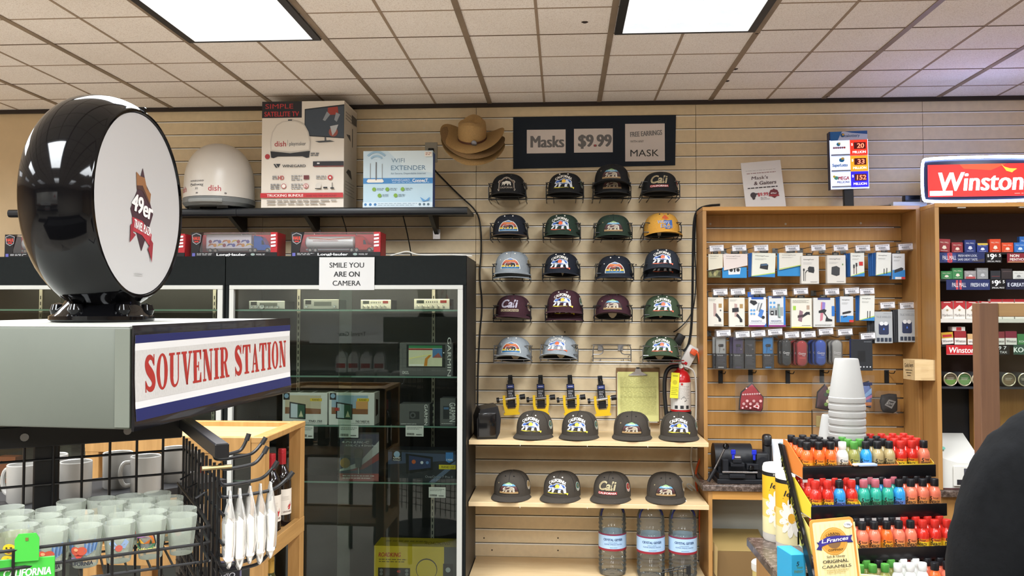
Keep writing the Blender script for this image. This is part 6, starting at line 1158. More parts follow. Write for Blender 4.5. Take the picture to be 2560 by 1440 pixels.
bd = [('c', .18+.09*i, .6+.005*i, .035, '#d8b0b0') for i in range(8)]+[('c', .2+.13*i, .28+.1*(i % 2), .055, '#d8a8a8') for i in range(6)]+[('c', .15+.15*i, .14+.05*(i % 2), .04, '#d0a0a4') for i in range(5)]+[('c', .7, .2, .1, '#e0c0c0', .06), ('c', .7, .2, .06, '#9a2228', .035), ('c', .3, .82, .03, '#d8b0b0')]
maskbag((1845, 957, 1909, 1029), -.12, [(.03, .06), (.9, .0), (.97, .1), (1, .5), (.55, 1), (.12, .68), (.06, .4)], '#98222a', bd, 'red bandana-print face mask in a clear bag', bagpx=(1838, 938, 1918, 1034))
maskbag((2034, 960, 2082, 1027), -.11, [(.1, .1), (.9, .0), (1, .6), (.6, 1), (.2, .7)], '#4a2f34', [('c', .6+.1*(i % 3), .25+.12*i, .1, ['#7a9a4a', '#d8d0b0', '#b04a3a', '#3a4a3a'][i % 4]) for i in range(6)], 'dark flowered face mask in a clear bag behind the foam cups', bagpx=(2030, 940, 2084, 1030))
maskbag((2148, 952, 2180, 1020), -.11, [(.0, .1), (.9, .0), (1, .5), (.8, 1), (.1, .9)], '#5a6a9a', [('r', .1, .84, .95, .95, '#2a3050'), ('p', [(.1, .4), (.9, .75), (.9, .55), (.1, .3)], '#7a9ac2'), ('p', [(.1, .3), (.9, .5), (.9, .4), (.1, .2)], '#b06a8a'), ('r', .1, .1, .9, .22, '#c27a4a')], 'bright striped face mask in a clear bag past the foam cups', bagpx=(2145, 938, 2186, 1032))
maskbag((2200, 983, 2244, 1033), -.11, [(.08, .2), (.2, .04), (.75, .0), (.98, .14), (1, .6), (.95, .95), (.55, .98), (.1, .9), (.0, .6)], '#2c2726', [('p', [(.2, .42), (.45, .7), (.85, .6), (.6, .24)], '#9a9692'), ('p', [(.3, .44), (.48, .62), (.74, .57), (.58, .34)], '#3a3634'), ('t', '49er', .52, .5, .14, '#b0aca8', {'w': .4, 'rot': .05})], 'black face mask with a grey diamond badge', bagpx=(2186, 977, 2250, 1036))
# small clear pouch on a wire frame behind the cups
x0, x1, za, zb = rect(2030, 1025, 2072, 1100, -.12); t = thing('clear_pouch', 'clear pouch on a thin black wire frame behind the foam cups', 'pouch', T(0, -.12, 0)); b = MB(); b.tube([(x0, 0, za), (x0, 0, zb), (x1, 0, zb), (x1, 0, za)], .0022, BWIRE); obj('wire_frame', b, t); b = MB(); b.box(x0+.004, x1, -.008, .004, za, zb-.004, BAG, .003); obj('pouch', b, t); b = MB(); b.box(x0+.02, x0+.045, -.004, 0, zb-.09, zb-.03, mat('#a08a50', .5), .004); obj('insert', b, t)

# ---- what stands on the oak cabinet
p0, p1, p2, p3 = A(1865, 516.5, OF+.06), A(1965.5, 515.5, OF+.06), A(1953, 398.5, OF+.09), A(1853, 400.5, OF+.09)
zt0 = zt+.0005; m = MB(); Wd = (p1-p0).length; Hd = (p3-p0).length
m.box(-Wd/2, Wd/2, 0, .005, 0, Hd, mat('#d6d2d0', .5)); m.draw(-Wd/2, 0, Wd, Hd, [('b', .1, .008, .85, .81, 1, .02, '#a8a4a4'), ('b', .12, .012, .85, .75, 1, .02, '#8a5a5a'), ('t', "Mask's", .43, .655, .07, '#4a3236', {'w': .42, 'shear': .15, 'bold': .02}), ('t', '& Gaiters', .55, .54, .075, '#4a3236', {'w': .56, 'shear': .15, 'bold': .02}), ('b', .1, .022, .85, .43, 1, .02, '#3a3234'), ('c', .22, .29, .075, '#3a3236', .06), ('r', .25, .295, .36, .325, '#3a3236'), ('p', [(.16, .27), (.27, .27), (.25, .2), (.2, .19)], '#3a3236'), ('t', '$9.99', .46, .295, .07, '#b0404a', {'w': .26, 'bold': .03}), ('p', [(.6, .29), (.66, .37), (.72, .38), (.74, .4), (.77, .38), (.83, .36), (.86, .29), (.82, .24), (.74, .19), (.66, .24)], '#6a2a30'), ('t', '49er', .73, .3, .035, '#e0d8d8', {'w': .16}), ('p', [(.6, .24), (.86, .23), (.86, .26), (.6, .27)], '#9a3038'), ('t', 'Plus Tax', .47, .22, .022, '#555055', {'w': .15}), ('t', 'LIMITED STYLES', .5, .185, .02, '#555055', {'w': .22})], y=-.0001)
solo('notice_board', m, 'white foam board about masks and gaiters leaning on top of the oak cabinet', 'sign', T((p0.x+p1.x)/2, OF+.06, zt0, .0, R(-7), R(-4.5)))
x0, x1, za, zb = rect(2077, 328, 2171, 472, OF+.1); W, H = x1-x0, zb-za
t = thing('lottery_sign', 'lit lottery jackpot sign on a black pole on top of the oak cabinet', 'lottery sign', T((x0+x1)/2, OF+.1, za, R(-3), 0, R(-1)))
b = MB(); b.box(-W/2, W/2, .002, .045, 0, H, mat('#cfd6e6', .4), .004); b.box(-W/2-.001, -W/2+.004, -.001, .046, 0, H, mat('#1a2c58', .4)); b.draw(-W/2, 0, W, H, [('r', 0, .85, 1, 1, '#c3cbe0'), ('p', [(0, .85), (.22, .85), (.28, .93), (.34, 1), (0, 1)], '#2a6aa8'), ('p', [(.4, 1), (.6, .97), (1, .94), (1, 1)], '#2a5a9a'), ('c', .35, .935, .055, '#2a5a86'), ('c', .365, .945, .03, '#d8a84a'), ('t', 'calottery', .6, .925, .05, '#4a6a9a', {'w': .4})], y=.0018); obj('housing', b, t)
EM = lambda c, e: mat(c, .4, emit=e)
for i, (c, num, nm) in enumerate((('#e0301c', '20', 0), ('#e8941c', '33', 1), ('#2416c0', '152', 2))):
    z0_ = H*(.58-.275*i); h_ = H*.262; b = MB(); b.box(-W*.47, W*.03, -.002, .0018, z0_, z0_+h_, EM('#dfe8ff', .85)); b.box(-W*.47, W*.03, -.003, -.0021, z0_, z0_+h_*.09, mat('#8a90a0', .4))
    lo = [[('c', .4, .75, .1, '#2a8ab0', .12), ('c', .45, .8, .06, '#e0c86a', .07)]+[('c', .16+.11*q, .52, .055, '#b07a90' if q != 5 else '#d05a5a', .07) for q in range(6)], [('c', .55, .75, .14, '#2a8ac0', .14), ('c', .6, .85, .09, '#e8c86a', .08), ('t', 'SuperLotto', .45, .42, .2, '#1a74c0', {'w': .8, 'shear': .1, 'bold': .03})], [('c', .24, .62, .12, '#5ab0a0', .12), ('c', .13, .72, .07, '#e8d84a', .08), ('t', 'MEGA', .63, .6, .24, '#c8242c', {'w': .55, 'bold': .04, 'shear': .1}), ('t', 'MILLIONS', .6, .34, .14, '#2a3aa8', {'w': .66, 'bold': .03, 'shear': .1})]][i]
    b.draw(-W*.47, z0_, W*.5, h_, lo, y=-.0024); obj('game_panel', b, t)
    b = MB(); b.box(W*.03, W*.49, -.002, .0018, z0_, z0_+h_, EM(c, 1.1)); b.draw(W*.03, z0_, W*.46, h_, [('r', .22, .4, .9, .84, mat('#6a0f10', .4)), ('t', '$', .12, .72, .16, EM('#fff0f0', 1.2)), ('t', 'MILLION', .52, .2, .16, EM('#fff0f0', 1.3), {'w': .74, 'bold': .03})], y=-.0022)
    b.text(num, W*.03+W*.46*.6, z0_+h_*.62, h_*.3, EM('#ff7a5a', 2.2), y=-.0032, bold=.02, shear=.06, w=W*.46*(.4 if len(num) == 2 else .52)); obj('jackpot_panel', b, t)
b = MB()
for a in ((-W/2, -W/2+.004, 0, H*.85), (W*.492, W/2, 0, H*.85), (-W/2, W/2, 0, .004)): b.box(a[0], a[1], -.003, .0015, a[2], a[3], EM('#c8d6ff', 1.6))
obj('edge_light', b, t)
b = MB(); b.box(-.028, .022, .012, .04, zt0-za+.004, 0, mat('#15161a', .4), .003); b.cyl((-.005, .026, zt0-za), (-.005, .026, zt0-za+.004), .06, mat('#15161a', .4), n=24); obj('pole', b, t)
p = A(2268, 507, OF+.1); t = thing('power_strip', 'white power strip lying on top of the oak cabinet by the neon sign', 'power strip', T(p.x, OF+.1, zt0)); b = MB(); b.box(-.085, .09, -.03, .03, 0, .03, mat('#cdd0cc', .4), .005, 2); obj('case', b, t)
b = MB(); b.box(-.02, .06, -.022, .022, .0305, .065, mat('#101114', .35), .005, 2); obj('adapter', b, t); b = MB(); b.tube([(-.085, 0, .012), (-.13, .0, .01), (-.2, .02, .006), (-.26, .03, .006)], .005, BLK, 8, smooth=2); obj('cord', b, t)

# ================================================================== TOBACCO CABINET
TF = -.385
xa2 = A(2339, 700, TF).x; xb2 = xa2+1.1; zt2 = A(2400, 507, TF).z
t = thing('tobacco_cabinet', 'oak tobacco cabinet under the red neon sign', 'cabinet', T(0, 0, 0)); DK = mat('#3a2a28', .6)
b = MB(); b.box(xa2, xa2+.021, TF, -.004, LZ+.0005, zt2-.0205, OAK, .001); obj('side_panel', b, t)
b = MB(); b.box(xb2-.02, xb2, TF, -.004, LZ+.0005, zt2-.0205, OAK, .001); obj('side_panel', b, t)
b = MB(); b.box(xa2, xb2, TF, -.004, zt2-.02, zt2, wood('#b5803f', '#c79553', .4, 5, (.5, 10, 10)), .001)
for x in (A(2405, 517, TF).x, A(2560, 517, TF).x): b.box(x-.02, x+.02, TF+.003, TF+.015, zt2-.026, zt2-.0202, mat('#b0a9a0', .3))
obj('top_panel', b, t)
b = MB(); b.box(xa2+.0215, xb2-.0205, -.1, -.09, .871, zt2-.021, mat('#4a3532', .6)); obj('back_panel', b, t)
rowz = [A(2450, y, TF+.02).z for y in (630, 697, 797, 861, 966)]
for k, (z, c) in enumerate(zip(rowz, ('#141418', '#141418', '#c9c4bc', '#141418', '#2a2c32'))):
    b = MB(); b.box(xa2+.0225, xb2-.0215, TF+.015, -.101, z-.012, z-.002, mat(c, .4)); obj('shelf_tray', b, t)
b = MB(); zc = A(2400, 1100, TF).z; b.box(xa2+.0225, xb2-.021, -.13, -.101, .871, rowz[4]-.013, mat('#17181c', .5)); x0 = A(2426, 1000, -.15).x; b.box(x0, x0+.3, -.18, -.135, .871, rowz[4]-.013, OAKS)
x9 = xa2+.03
for i in range(6):
    for j in range(10): b.box(x9+.016*i, x9+.016*i+.011, -.1335, -.1302, 1.0+.024*j, 1.0+.024*j+.016, mat('#24262c', .4))
obj('lower_panel', b, t)
m = MB(); m.box(xa2+.0005, xb2, TF-.02, -.05, .838, .87, GRAN, .004); m.box(xa2+.02, xb2-.02, TF+.02, -.06, 0, .8375, OAK); solo('granite_ledge', m, 'dark granite ledge in front of the tobacco cabinet under the white terminal', 'ledge')
NK = {}
def pk(px0, px1, ytop, row, col, label, ops=(), rot=0, dy=0, ndeep=1):
    z = rowz[row]-.0015; Yp = TF+.03+dy; x0 = A(px0, 650, Yp).x; x1 = A(px1, 650, Yp).x; W = x1-x0; H = max(.04, A(2450, ytop, Yp).z-z); m = MB(); m.box(-W/2, W/2, 0, .024, 0, H, mat(col, .35), .001)
    m.draw(-W/2, 0, W, H, list(ops), y=-.0001); solo('cigarette_pack', m, label, 'cigarette pack', T((x0+x1)/2, Yp, z+abs(W*.5*math.sin(rot))+.0004, 0, 0, rot), 'cigarette packs on the trays')
pm = lambda c='#d8cdbd': [('t', 'PALL MALL', .5, .74, .1, c, {'w': .72}), ('p', [(.3, .3), (.5, .22), (.7, .3), (.6, .5), (.4, .5)], c), ('b', .2, .03, .8, .1, 1, .1, c)]
for q in ((2346, 2375, 598, 0, '#8d3238', 'dark red pack tilted at the end of the top tobacco row', pm(), .06), (2380, 2408, 606, 0, '#8a3036', 'dark red pack standing low beside the tilted red one, top row', pm()), (2412, 2440, 600, 0, '#26346e', 'navy pack with pale emblem, top tobacco row', pm('#c8cad8')), (2443, 2471, 608, 0, '#2c3a7c', 'navy pack with a yellow top band, top tobacco row', pm('#d8d8e0')+[('r', .05, .8, .95, .98, '#cdb03a')]), (2475, 2503, 598, 0, '#c84628', 'tall orange pack, top tobacco row', pm()), (2505, 2534, 607, 0, '#cc4a2a', 'low orange pack, top tobacco row', pm()), (2536, 2566, 607, 0, '#3068b0', 'bright blue pack in front, top tobacco row', pm('#c8d8e8')), (2550, 2580, 592, 0, '#2c62a8', 'bright blue pack rising behind another blue one, top row', pm('#c8d8e8'), 0, .03),
          (2352, 2380, 678, 1, '#3a7a4a', 'low green pack by the oak side, second tobacco row', pm()), (2380.5, 2407, 670, 1, '#3c7c4c', 'taller green pack, second tobacco row', pm()), (2411, 2440, 677, 1, '#8f8a8a', 'grey pack with red script line, second tobacco row', pm('#d8d0d0')+[('r', .1, .05, .9, .3, '#a84a4a')]), (2442, 2470, 670, 1, '#8a8b8c', 'plain grey pack standing taller, second tobacco row', pm('#b8b8ba')), (2476, 2501, 677, 1, '#2c2e34', 'black pack with a red line, second tobacco row', [('r', .1, .3, .9, .36, '#7a3a3a')]), (2503, 2530, 672, 1, '#322c2e', 'brown-black pack, second tobacco row', [('r', .1, .7, .9, .76, '#5a4a4a')]), (2532, 2560, 678, 1, '#c8c8c4', 'white-grey pack, second tobacco row', pm('#7a7a7a'))): pk(*q[:6], *q[6:])
mb = [('r', 0, .55, 1, 1, '#a8262c'), ('p', [(.1, .55), (.5, .78), (.9, .55)], '#d9d3cc'), ('c', .5, .5, .1, '#9a8a6a', .06), ('t', 'Marlboro', .5, .22, .15, '#8a8480', {'w': .85}), ('r', .2, .92, .8, .96, '#d8d0c8')]
for i, x in enumerate((2352, 2382, 2413, 2444)): pk(x, x+29, 754+(i == 1)*-1.5, 2, '#d6d0c8', 'red-topped white pack on the white tray, %s from the oak side' % ['first', 'second', 'third', 'fourth'][i], mb, .02*(i-1))
for i, x in enumerate((2474, 2504, 2535)): pk(x, x+29, 748, 2, '#d6d0c8', 'red-topped white pack behind the wooden post, %s from the post' % ['first', 'second', 'third'][i], [('r', 0, .86, 1, 1, '#a8262c'), ('b', .1, .06, .9, .3, 1, .1, '#a8a29c')])
wn = lambda c: [('r', 0, .0, 1, .5, '#d8d2ca'), ('r', 0, .5, 1, 1, c), ('t', 'Winston', .5, .26, .2, '#5a5454', {'w': .86, 'bold': .02})]
for q in ((2352, 2381, 832, 3, '#8a2228', 'tilted pack with yellow and red top above the red strip', wn('#b8912a')+[('r', .1, .6, .9, .8, '#a8262c')], -.08), (2383, 2412, 828, 3, '#8a2228', 'dark red pack with a white pack lying on it', wn('#8a2228')), (2416, 2445, 835, 3, '#c09a6a', 'tan-topped pack above the red strip', wn('#c09a6a')), (2446, 2472, 830, 3, '#c09a6a', 'tan-topped pack half behind the wooden post', wn('#c8b08a')), (2482, 2508, 829, 3, '#7a2a34', 'dark red pack just past the wooden post', wn('#7a2a34')), (2510, 2538, 828, 3, '#7a2038', 'maroon pack standing behind the clear guard', wn('#7a2038')), (2540, 2568, 835, 3, '#3f7a4a', 'green pack behind the clear guard', [('t', 'KOOL', .5, .3, .2, '#d8e0d0', {'w': .7})])): pk(*q[:6], *q[6:])
x0 = A(2397, 820, TF+.03).x; z = A(2397, 828, TF+.03).z; m = MB(); m.box(-.031, .031, 0, .05, 0, .021, mat('#d0cac4', .4), .001); m.draw(-.031, 0, .062, .021, [('r', .3, .1, .7, .9, '#b02a30')]); solo('cigarette_pack', m, 'white pack with red square lying flat on the dark red pack', 'cigarette pack', T(x0, TF+.03, z+.001), 'cigarette packs on the trays')
def strip(px, Yo, col, ops, label):
    x0, x1, za, zb = rect(*px, TF-Yo); m = MB(); m.box(x0, x1, 0, .004, za, zb, mat(col, .35), .001); m.draw(x0, za, x1-x0, zb-za, ops, y=-.0001); solo('price_rail_sign', m, label, 'sign', T(0, TF-Yo, 0), 'rail signs on the tobacco trays')
pmh = [('p', [(.2, 0), (.26, 0), (.26, 1), (.2, 1)], '#a82e3a'), ('r', .1, .12, .36, .9, '#2c3a74'), ('r', .17, .05, .22, .95, '#b03a44'), ('r', .23, .05, .28, .95, '#b03a44'), ('t', 'PALL MALL', .215, .5, .4, '#d8d4d8', {'w': .3})]
strip((2349, 631, 2462, 657), .0, '#222c58', pmh+[('p', [(.7, .1), (.98, .1), (.98, .4), (.85, .3)], '#3a3238'), ('t', 'FRESH NEW LOOK.', .62, .68, .22, '#b8bccc', {'w': .42, 'bold': .02}), ('t', 'SAME GREAT TASTE.', .62, .32, .22, '#b8bccc', {'w': .44, 'bold': .02})], 'navy rail sign under the top tobacco row')
strip((2464, 631, 2505, 657), .0025, '#0f1014', [('t', '$', .16, .7, .26, '#e0e0e0'), ('t', '9', .4, .6, .55, '#e8e8e8', {'bold': .04}), ('t', '6 5', .74, .72, .28, '#e0e0e0', {'w': .4}), ('t', 'SPECIAL PRICE', .5, .14, .14, '#d0d0d0', {'w': .8})], 'black price tile under the top tobacco row')
strip((2518, 633, 2580, 657), .0, '#7a2430', [('t', 'NON', .3, .74, .28, '#e0d8d0', {'w': .36, 'bold': .03, 'align': 'C'}), ('t', 'MENTHOL', .42, .36, .28, '#e0d8d0', {'w': .62, 'bold': .03}), ('r', .03, .05, .97, .12, '#c09a6a')], 'dark red rail sign reading non menthol')
strip((2366, 699, 2475, 725), .02, '#222c58', [('r', .22, .05, .27, .95, '#b03a44'), ('r', .3, .05, .35, .95, '#b03a44'), ('t', 'PALL MALL', .29, .5, .42, '#d8d4d8', {'w': .32}), ('t', 'FRESH NEW', .76, .5, .36, '#c8ccd8', {'w': .4, 'bold': .02})], 'navy rail sign under the second tobacco row')
strip((2476, 697, 2514, 723), .0225, '#0f1014', [('t', '$', .16, .7, .26, '#e0e0e0'), ('t', '9', .4, .6, .55, '#e8e8e8', {'bold': .04}), ('t', '6 5', .74, .72, .28, '#e0e0e0', {'w': .4}), ('t', 'SPECIAL PRICE', .5, .14, .14, '#d0d0d0', {'w': .8})], 'black price tile under the second tobacco row')
strip((2515, 699, 2600, 724), .02, '#181c34', [('t', 'E GREAT TASTE.', .5, .5, .36, '#c8ccd8', {'w': .9, 'bold': .02})], 'navy rail sign continuing past the second price tile')
strip((2366, 863, 2462, 887), .0, '#b3242c', [('t', 'Winston', .4, .5, .6, '#e6ddd8', {'w': .66, 'bold': .03, 'shear': .1}), ('p', [(.8, .3), (.86, .8), (.9, .5), (.99, .7), (.97, .3), (.88, .2)], '#d8c8b8'), ('p', [(.76, .7), (.86, .5), (.84, .35)], '#2a2a2a'), ('r', 0, .0, 1, .06, '#c87a7a')], 'red rail sign under the fourth tobacco row')
strip((2480, 862, 2524, 887), .0, '#17181c', [('t', '9 7', .6, .7, .32, '#d0d0d0', {'w': .45}), ('t', 'PLUS TAX', .4, .26, .22, '#d0d0d0', {'w': .9})], 'black rail tile about tax behind the clear guard')
strip((2534, 862, 2600, 887), .0, '#2c4a40', [('t', 'KOOL', .36, .5, .5, '#d8ded8', {'w': .7, 'bold': .04})], 'dark green rail sign behind the clear guard')
strip((2352, 797.5, 2600, 807), .0, '#c9c4bc', [], 'white rail strip below the red-topped packs')
for i, (px, c) in enumerate(((2371, '#4a4030'), (2406, '#3e5a34'), (2441, '#46464a'), (2516, '#5a5040'), (2556, '#4a4a40'))):
    p = A(px, 941, TF+.05); t = thing('tobacco_can', 'round tobacco can on the lower tray, %s' % ['with brown and green lid by the oak side', 'with green lid', 'with grey lid next to the wooden post', 'with tan lid past the wooden post', 'second past the wooden post'][i], 'can', T(p.x, TF+.03, rowz[4]+.0335), 'round cans on the tray')
    b = MB(); b.M = MX.Rotation(PI/2, 4, 'X'); b.lathe([(.001, -.1), (.034, -.1), (.034, .0), (.001, .0)], mat('#3a3a3a', .4), 28); b.lathe([(.0335, .0005), (.034, .004), (.031, .006), (.0285, .004)], mat('#b3a98c', .3, .4), 28, cap=False); obj('can', b, t)
    b = MB(); b.flat([(.029*math.cos(a), .029*math.sin(a)) for a in [2*PI*j/24 for j in range(24)]], -.0012, mat(c, .4)); b.flat([(.027*math.cos(a), .027*math.sin(a)) for a in [PI+PI*j/12 for j in range(13)]], -.0015, mat(['#5a7a3a', '#5a7a4a', '#2a2a2e', '#6a5a44', '#3a3a34'][i], .4)); b.draw(-.02, -.012, .04, .024, [('b', .1, .12, .9, .7, 2, .3, '#a8a090')], y=-.0016); obj('lid_face', b, t)
# wooden box of keys screwed to the side of the tobacco cabinet
x0, x1, za, zb = rect(2287, 900, 2338, 951, TF+.02); m = MB(); BX = wood('#c7a878', '#d8bd90', .55, 5, (1, 8, 8)); a = A(2260, 925, TF+.13)
m.add([(x0, 0, za), (x1, 0, za), (x1, 0, zb), (x0, 0, zb), (x0-.012, .11, za), (x1, .11, za), (x1, .11, zb), (x0-.012, .11, zb)], [(0, 1, 2, 3), (5, 4, 7, 6), (4, 0, 3, 7), (1, 5, 6, 2), (3, 2, 6, 7), (4, 5, 1, 0)], BX)
s = m.M; m.M = T(x0-.012, .11, za, -PI/2+math.atan2(-.012, .11)*-1 if False else -PI/2+.1087); H = zb-za
m.draw(0, 0, .1105, H, [('t', 'Gold keys', .5, .72, .2, '#1d1a18', {'w': .75, 'rot': .08}), ('p', [(.2, .44), (.8, .46), (.8, .49), (.2, .47)], '#1d1a18'), ('p', [(.28, .31), (.72, .33), (.72, .36), (.28, .34)], '#1d1a18'), ('p', [(.38, .18), (.66, .2), (.66, .23), (.38, .21)], '#1d1a18')], y=-.0003); m.M = s
m.draw(x0, za, x1-x0, H, [('b', .3, .012, .7, .6, 4, .06, '#c2a274'), ('b', .3, .012, .9, .1, 2, .05, '#b89a70')], y=-.0003)
solo('wooden_box', m, 'small pale wooden box with handwriting on the oak side of the tobacco cabinet', 'box', T(0, TF+.02, 0))
# neon sign on top
x0, x1, za, zb = rect(2308, 391, 2572, 502, TF+.05); W, H = x1-x0, zb-za; W = W*1.06
t = thing('neon_sign', 'glowing red tobacco sign framed by a white-blue neon tube on top of the tobacco cabinet', 'neon sign', T(x0+W/2, TF+.05, zt2+.012, R(-4)))
b = MB(); b.box(-W/2+.008, W/2-.008, .002, .04, .006, H-.006, mat('#12141c', .3), .006, 2); obj('backing', b, t)
b = MB(); r_ = .02; q = [(-W/2+r_, 0, 0), (W/2-r_, 0, 0), (W/2, 0, r_), (W/2, 0, H-r_), (W/2-r_, 0, H), (-W/2+r_, 0, H), (-W/2, 0, H-r_), (-W/2, 0, r_)]; b.tube([(x, -.006, z) for x, y, z in q], .0068, EM('#9fb6ff', 40), 10, closed=True, smooth=2); obj('neon_tube', b, t)
b = MB(); b.box(-W/2+.03, W/2-.022, -.008, .0015, H*.12, H*.84, EM('#e0201a', 1.15)); w_ = W-.052; x0_ = -W/2+.03
b.draw(x0_, H*.12, w_, H*.72, [('p', [(.3, 1), (.75, 1), (.6, .8), (.34, .86)], EM('#e84a24', 1.1)), ('r', .01, .03, .23, .18, EM('#fff0f0', 1.3)), ('p', [(.7, .98), (.74, .8), (.8, .74), (.85, .83), (.78, .85), (.73, .9)], EM('#f0b030', 1.3)), ('p', [(.74, .78), (.8, .72), (.84, .84), (.78, .84)], EM('#f0c040', 1.3))], y=-.0082)
b.text('Winston', x0_+w_*.5, H*.46, H*.42, EM('#fff2fb', 3.0), y=-.0095, w=w_*.8, bold=.035, shear=.12); b.draw(x0_, H*.12, w_, H*.72, [('b', .82, .012, .97, .06, 1, .03, EM('#ffb0a8', 1))], y=-.0092); obj('sign_face', b, t)
b = MB()
for x in (-W*.3, W*.3): b.box(x-.05, x+.05, -.012, .03, -.012, -.008, clear('acrylic', '#dfe4f0', .3, .2, '#b8c0d8'))
obj('stand', b, t)
# white terminal on the second ledge
x0, x1, za, zb = rect(2357, 1098, 2462, 1212, TF-.0); za = .8705; t = thing('ticket_terminal', 'white ticket terminal on the ledge below the tobacco cabinet', 'terminal', T((x0+x1)/2, TF+.02, za)); W = x1-x0; H = zb-za
b = MB(); WT = mat('#d3d2cc', .35); b.add([(-W/2, 0, 0), (W/2, 0, 0), (W/2, 0, H*.52), (-W*.1, 0, H*.52), (-W/2, 0, H*.62)]+[(-W/2, .2, 0), (W/2, .2, 0), (W/2, .2, H), (-W*.1, .2, H), (-W/2, .2, H*.97)], [(0, 1, 2, 3, 4), (9, 8, 7, 6, 5), (0, 5, 6, 1), (1, 6, 7, 2), (2, 7, 8, 3), (3, 8, 9, 4), (4, 9, 5, 0)], WT); b.box(-W*.22, W*.4, -.012, .0, H*.06, H*.47, WT, .004); b.box(-W*.15, -.0, -.0135, -.012, H*.1, H*.2, mat('#2c2c30', .4)); b.box(W*.02, W*.3, -.0135, -.012, H*.28, H*.42, mat('#4a4a52', .4)); obj('case', b, t)
b = MB(); b.lathe([(.014, 0), (.014, .002), (.001, .002)], mat('#7ac0b0', .4), 20, (0, 0, 0), sx=1.2); b.M = MX(); o = obj('sticker', b, t); o.matrix_local = T(-W*.3, .08, H*.76, 0, R(28))
b = MB(); b.box(-W/2+.003, W/2-.003, .004, .19, -.006, -.0001, mat('#4a2a2c', .5)) if False else b.box(-W*.49, W*.49, -.003, .004, .0, .006, mat('#4a2a2c', .5)); obj('foot', b, t)
# ================================================================== KEY MACHINE AND CARD TERMINAL ON THE LEDGE
Yk = Lf+.05
x0, x1, za, zb = rect(1776, 1098, 1927, 1196, Yk); W = x1-x0; za = LZ+.0005; KM = mat('#1c1d21', .4); KM2 = mat('#26282d', .35, .3)
t = thing('key_machine', 'black key cutting machine on the granite ledge', 'key machine', T(x0, Yk, za))
b = MB(); b.box(.03, W*.98, -.02, .2, 0, .022, KM, .003); b.box(.04, W*.74, -.015, .1, .022, .05, KM, .003); obj('base', b, t)
b = MB(); b.loft([[(x, .12+.07*math.cos(a), .11+.075*math.sin(a)) for a in [2*PI*i/20 for i in range(20)]] for x in (.035, .045, W*.72, W*.75)], KM); b.box(.05, W*.7, .06, .19, .022, .1, KM); obj('motor', b, t)
b = MB(); b.box(.06, .09, -.01, .05, .05, .12, KM2, .003); b.box(.1, .17, -.015, .03, .085, .105, KM2, .003); b.box(.11, .155, -.02, .01, .105, .125, KM2, .003); b.box(.18, .24, -.015, .03, .07, .1, KM2, .003); b.cyl((.055, -.02, .06), (.23, -.02, .06), .006, CHR); b.lathe([(.001, -.014), (.01, -.01), (.014, 0), (.01, .01), (.001, .014)], BLKG, 14, (.2, -.024, .085)); b.box(.09, .17, -.03, -.005, .03, .05, KM2, .003); b.cyl((.12, .0, .13), (.15, .0, .13), .012, CHR); obj('carriage', b, t)
for x in (.115, .22):
    b = MB(); b.cyl((x, .0, .12), (x, .0, .145), .007, mat('#2430b8', .35)); b.box(x-.012, x+.012, -.004, .004, .145, .17, mat('#2430b8', .35), .003); obj('clamp_knob', b, t, 'blue clamp knob')
b = MB(); pa_ = V((-.005, -.02, .03)); pb_ = V((.075, -.02, .19)); b.cyl(pa_, pb_, .005, STEEL); b.lathe([(.001, -.017), (.012, -.013), (.0172, 0), (.012, .013), (.001, .017)], BLKG, 18, tuple(pb_)); b.cyl((-.015, -.02, .012), (.02, -.02, .075), .009, KM); obj('lever', b, t, 'lever with a black ball knob')
b = MB(); b.box(W*.76, W*.98, .0, .14, .022, .155, KM, .012, 2); b.cyl((W*.87, -.002, .1), (W*.87, -.008, .1), .035, KM2, n=24); obj('gear_case', b, t)
p = A(1978, 1130, Yk+.02)
t = thing('card_terminal', 'white corded terminal with a grey screen and black handset beside the key machine', 'terminal', T(p.x+.0, Yk+.03, LZ+.0005, R(-8)) @ MX.Scale(1.13, 4))
b = MB(); TW = mat('#c9ccd2', .35); b.add([(-.075, -.05, 0), (.11, -.05, 0), (.11, -.03, .05), (-.075, -.03, .05), (-.075, .1, 0), (.11, .1, 0), (.11, .07, .185), (-.075, .07, .185)], [(0, 1, 2, 3), (5, 4, 7, 6), (4, 0, 3, 7), (1, 5, 6, 2), (3, 2, 6, 7), (4, 5, 1, 0)], TW); obj('case', b, t)
b = MB(); sl = math.atan2(.1, .135); b.M = T(.017, -.03, .05, 0, -sl); b.box(-.06, .015, -.0015, 0, .075, .15, mat('#8fa6ac', .2)); b.box(.03, .075, -.0015, 0, .11, .15, '#a8b0c0'); b.draw(-.06, .075, .075, .075, [('b', .1, .06, .9, .8, 3, .22, '#5a7076')], y=-.0016)
for i in range(4):
    for j in range(4): b.box(-.05+.022*i, -.036+.022*i, -.003, 0, .01+.015*j, .019+.015*j, mat('#8a9098', .4))
obj('screen', b, t)
b = MB(); b.M = T(-.1, .0, 0, 0, R(-8)); b.box(-.022, .02, -.03, .02, .02, .215, mat('#15161a', .3), .014, 3); b.box(-.02, .018, -.05, -.02, .16, .21, mat('#15161a', .3), .012, 2); b.box(-.02, .018, -.05, -.02, .02, .07, mat('#15161a', .3), .012, 2); obj('handset', b, t)

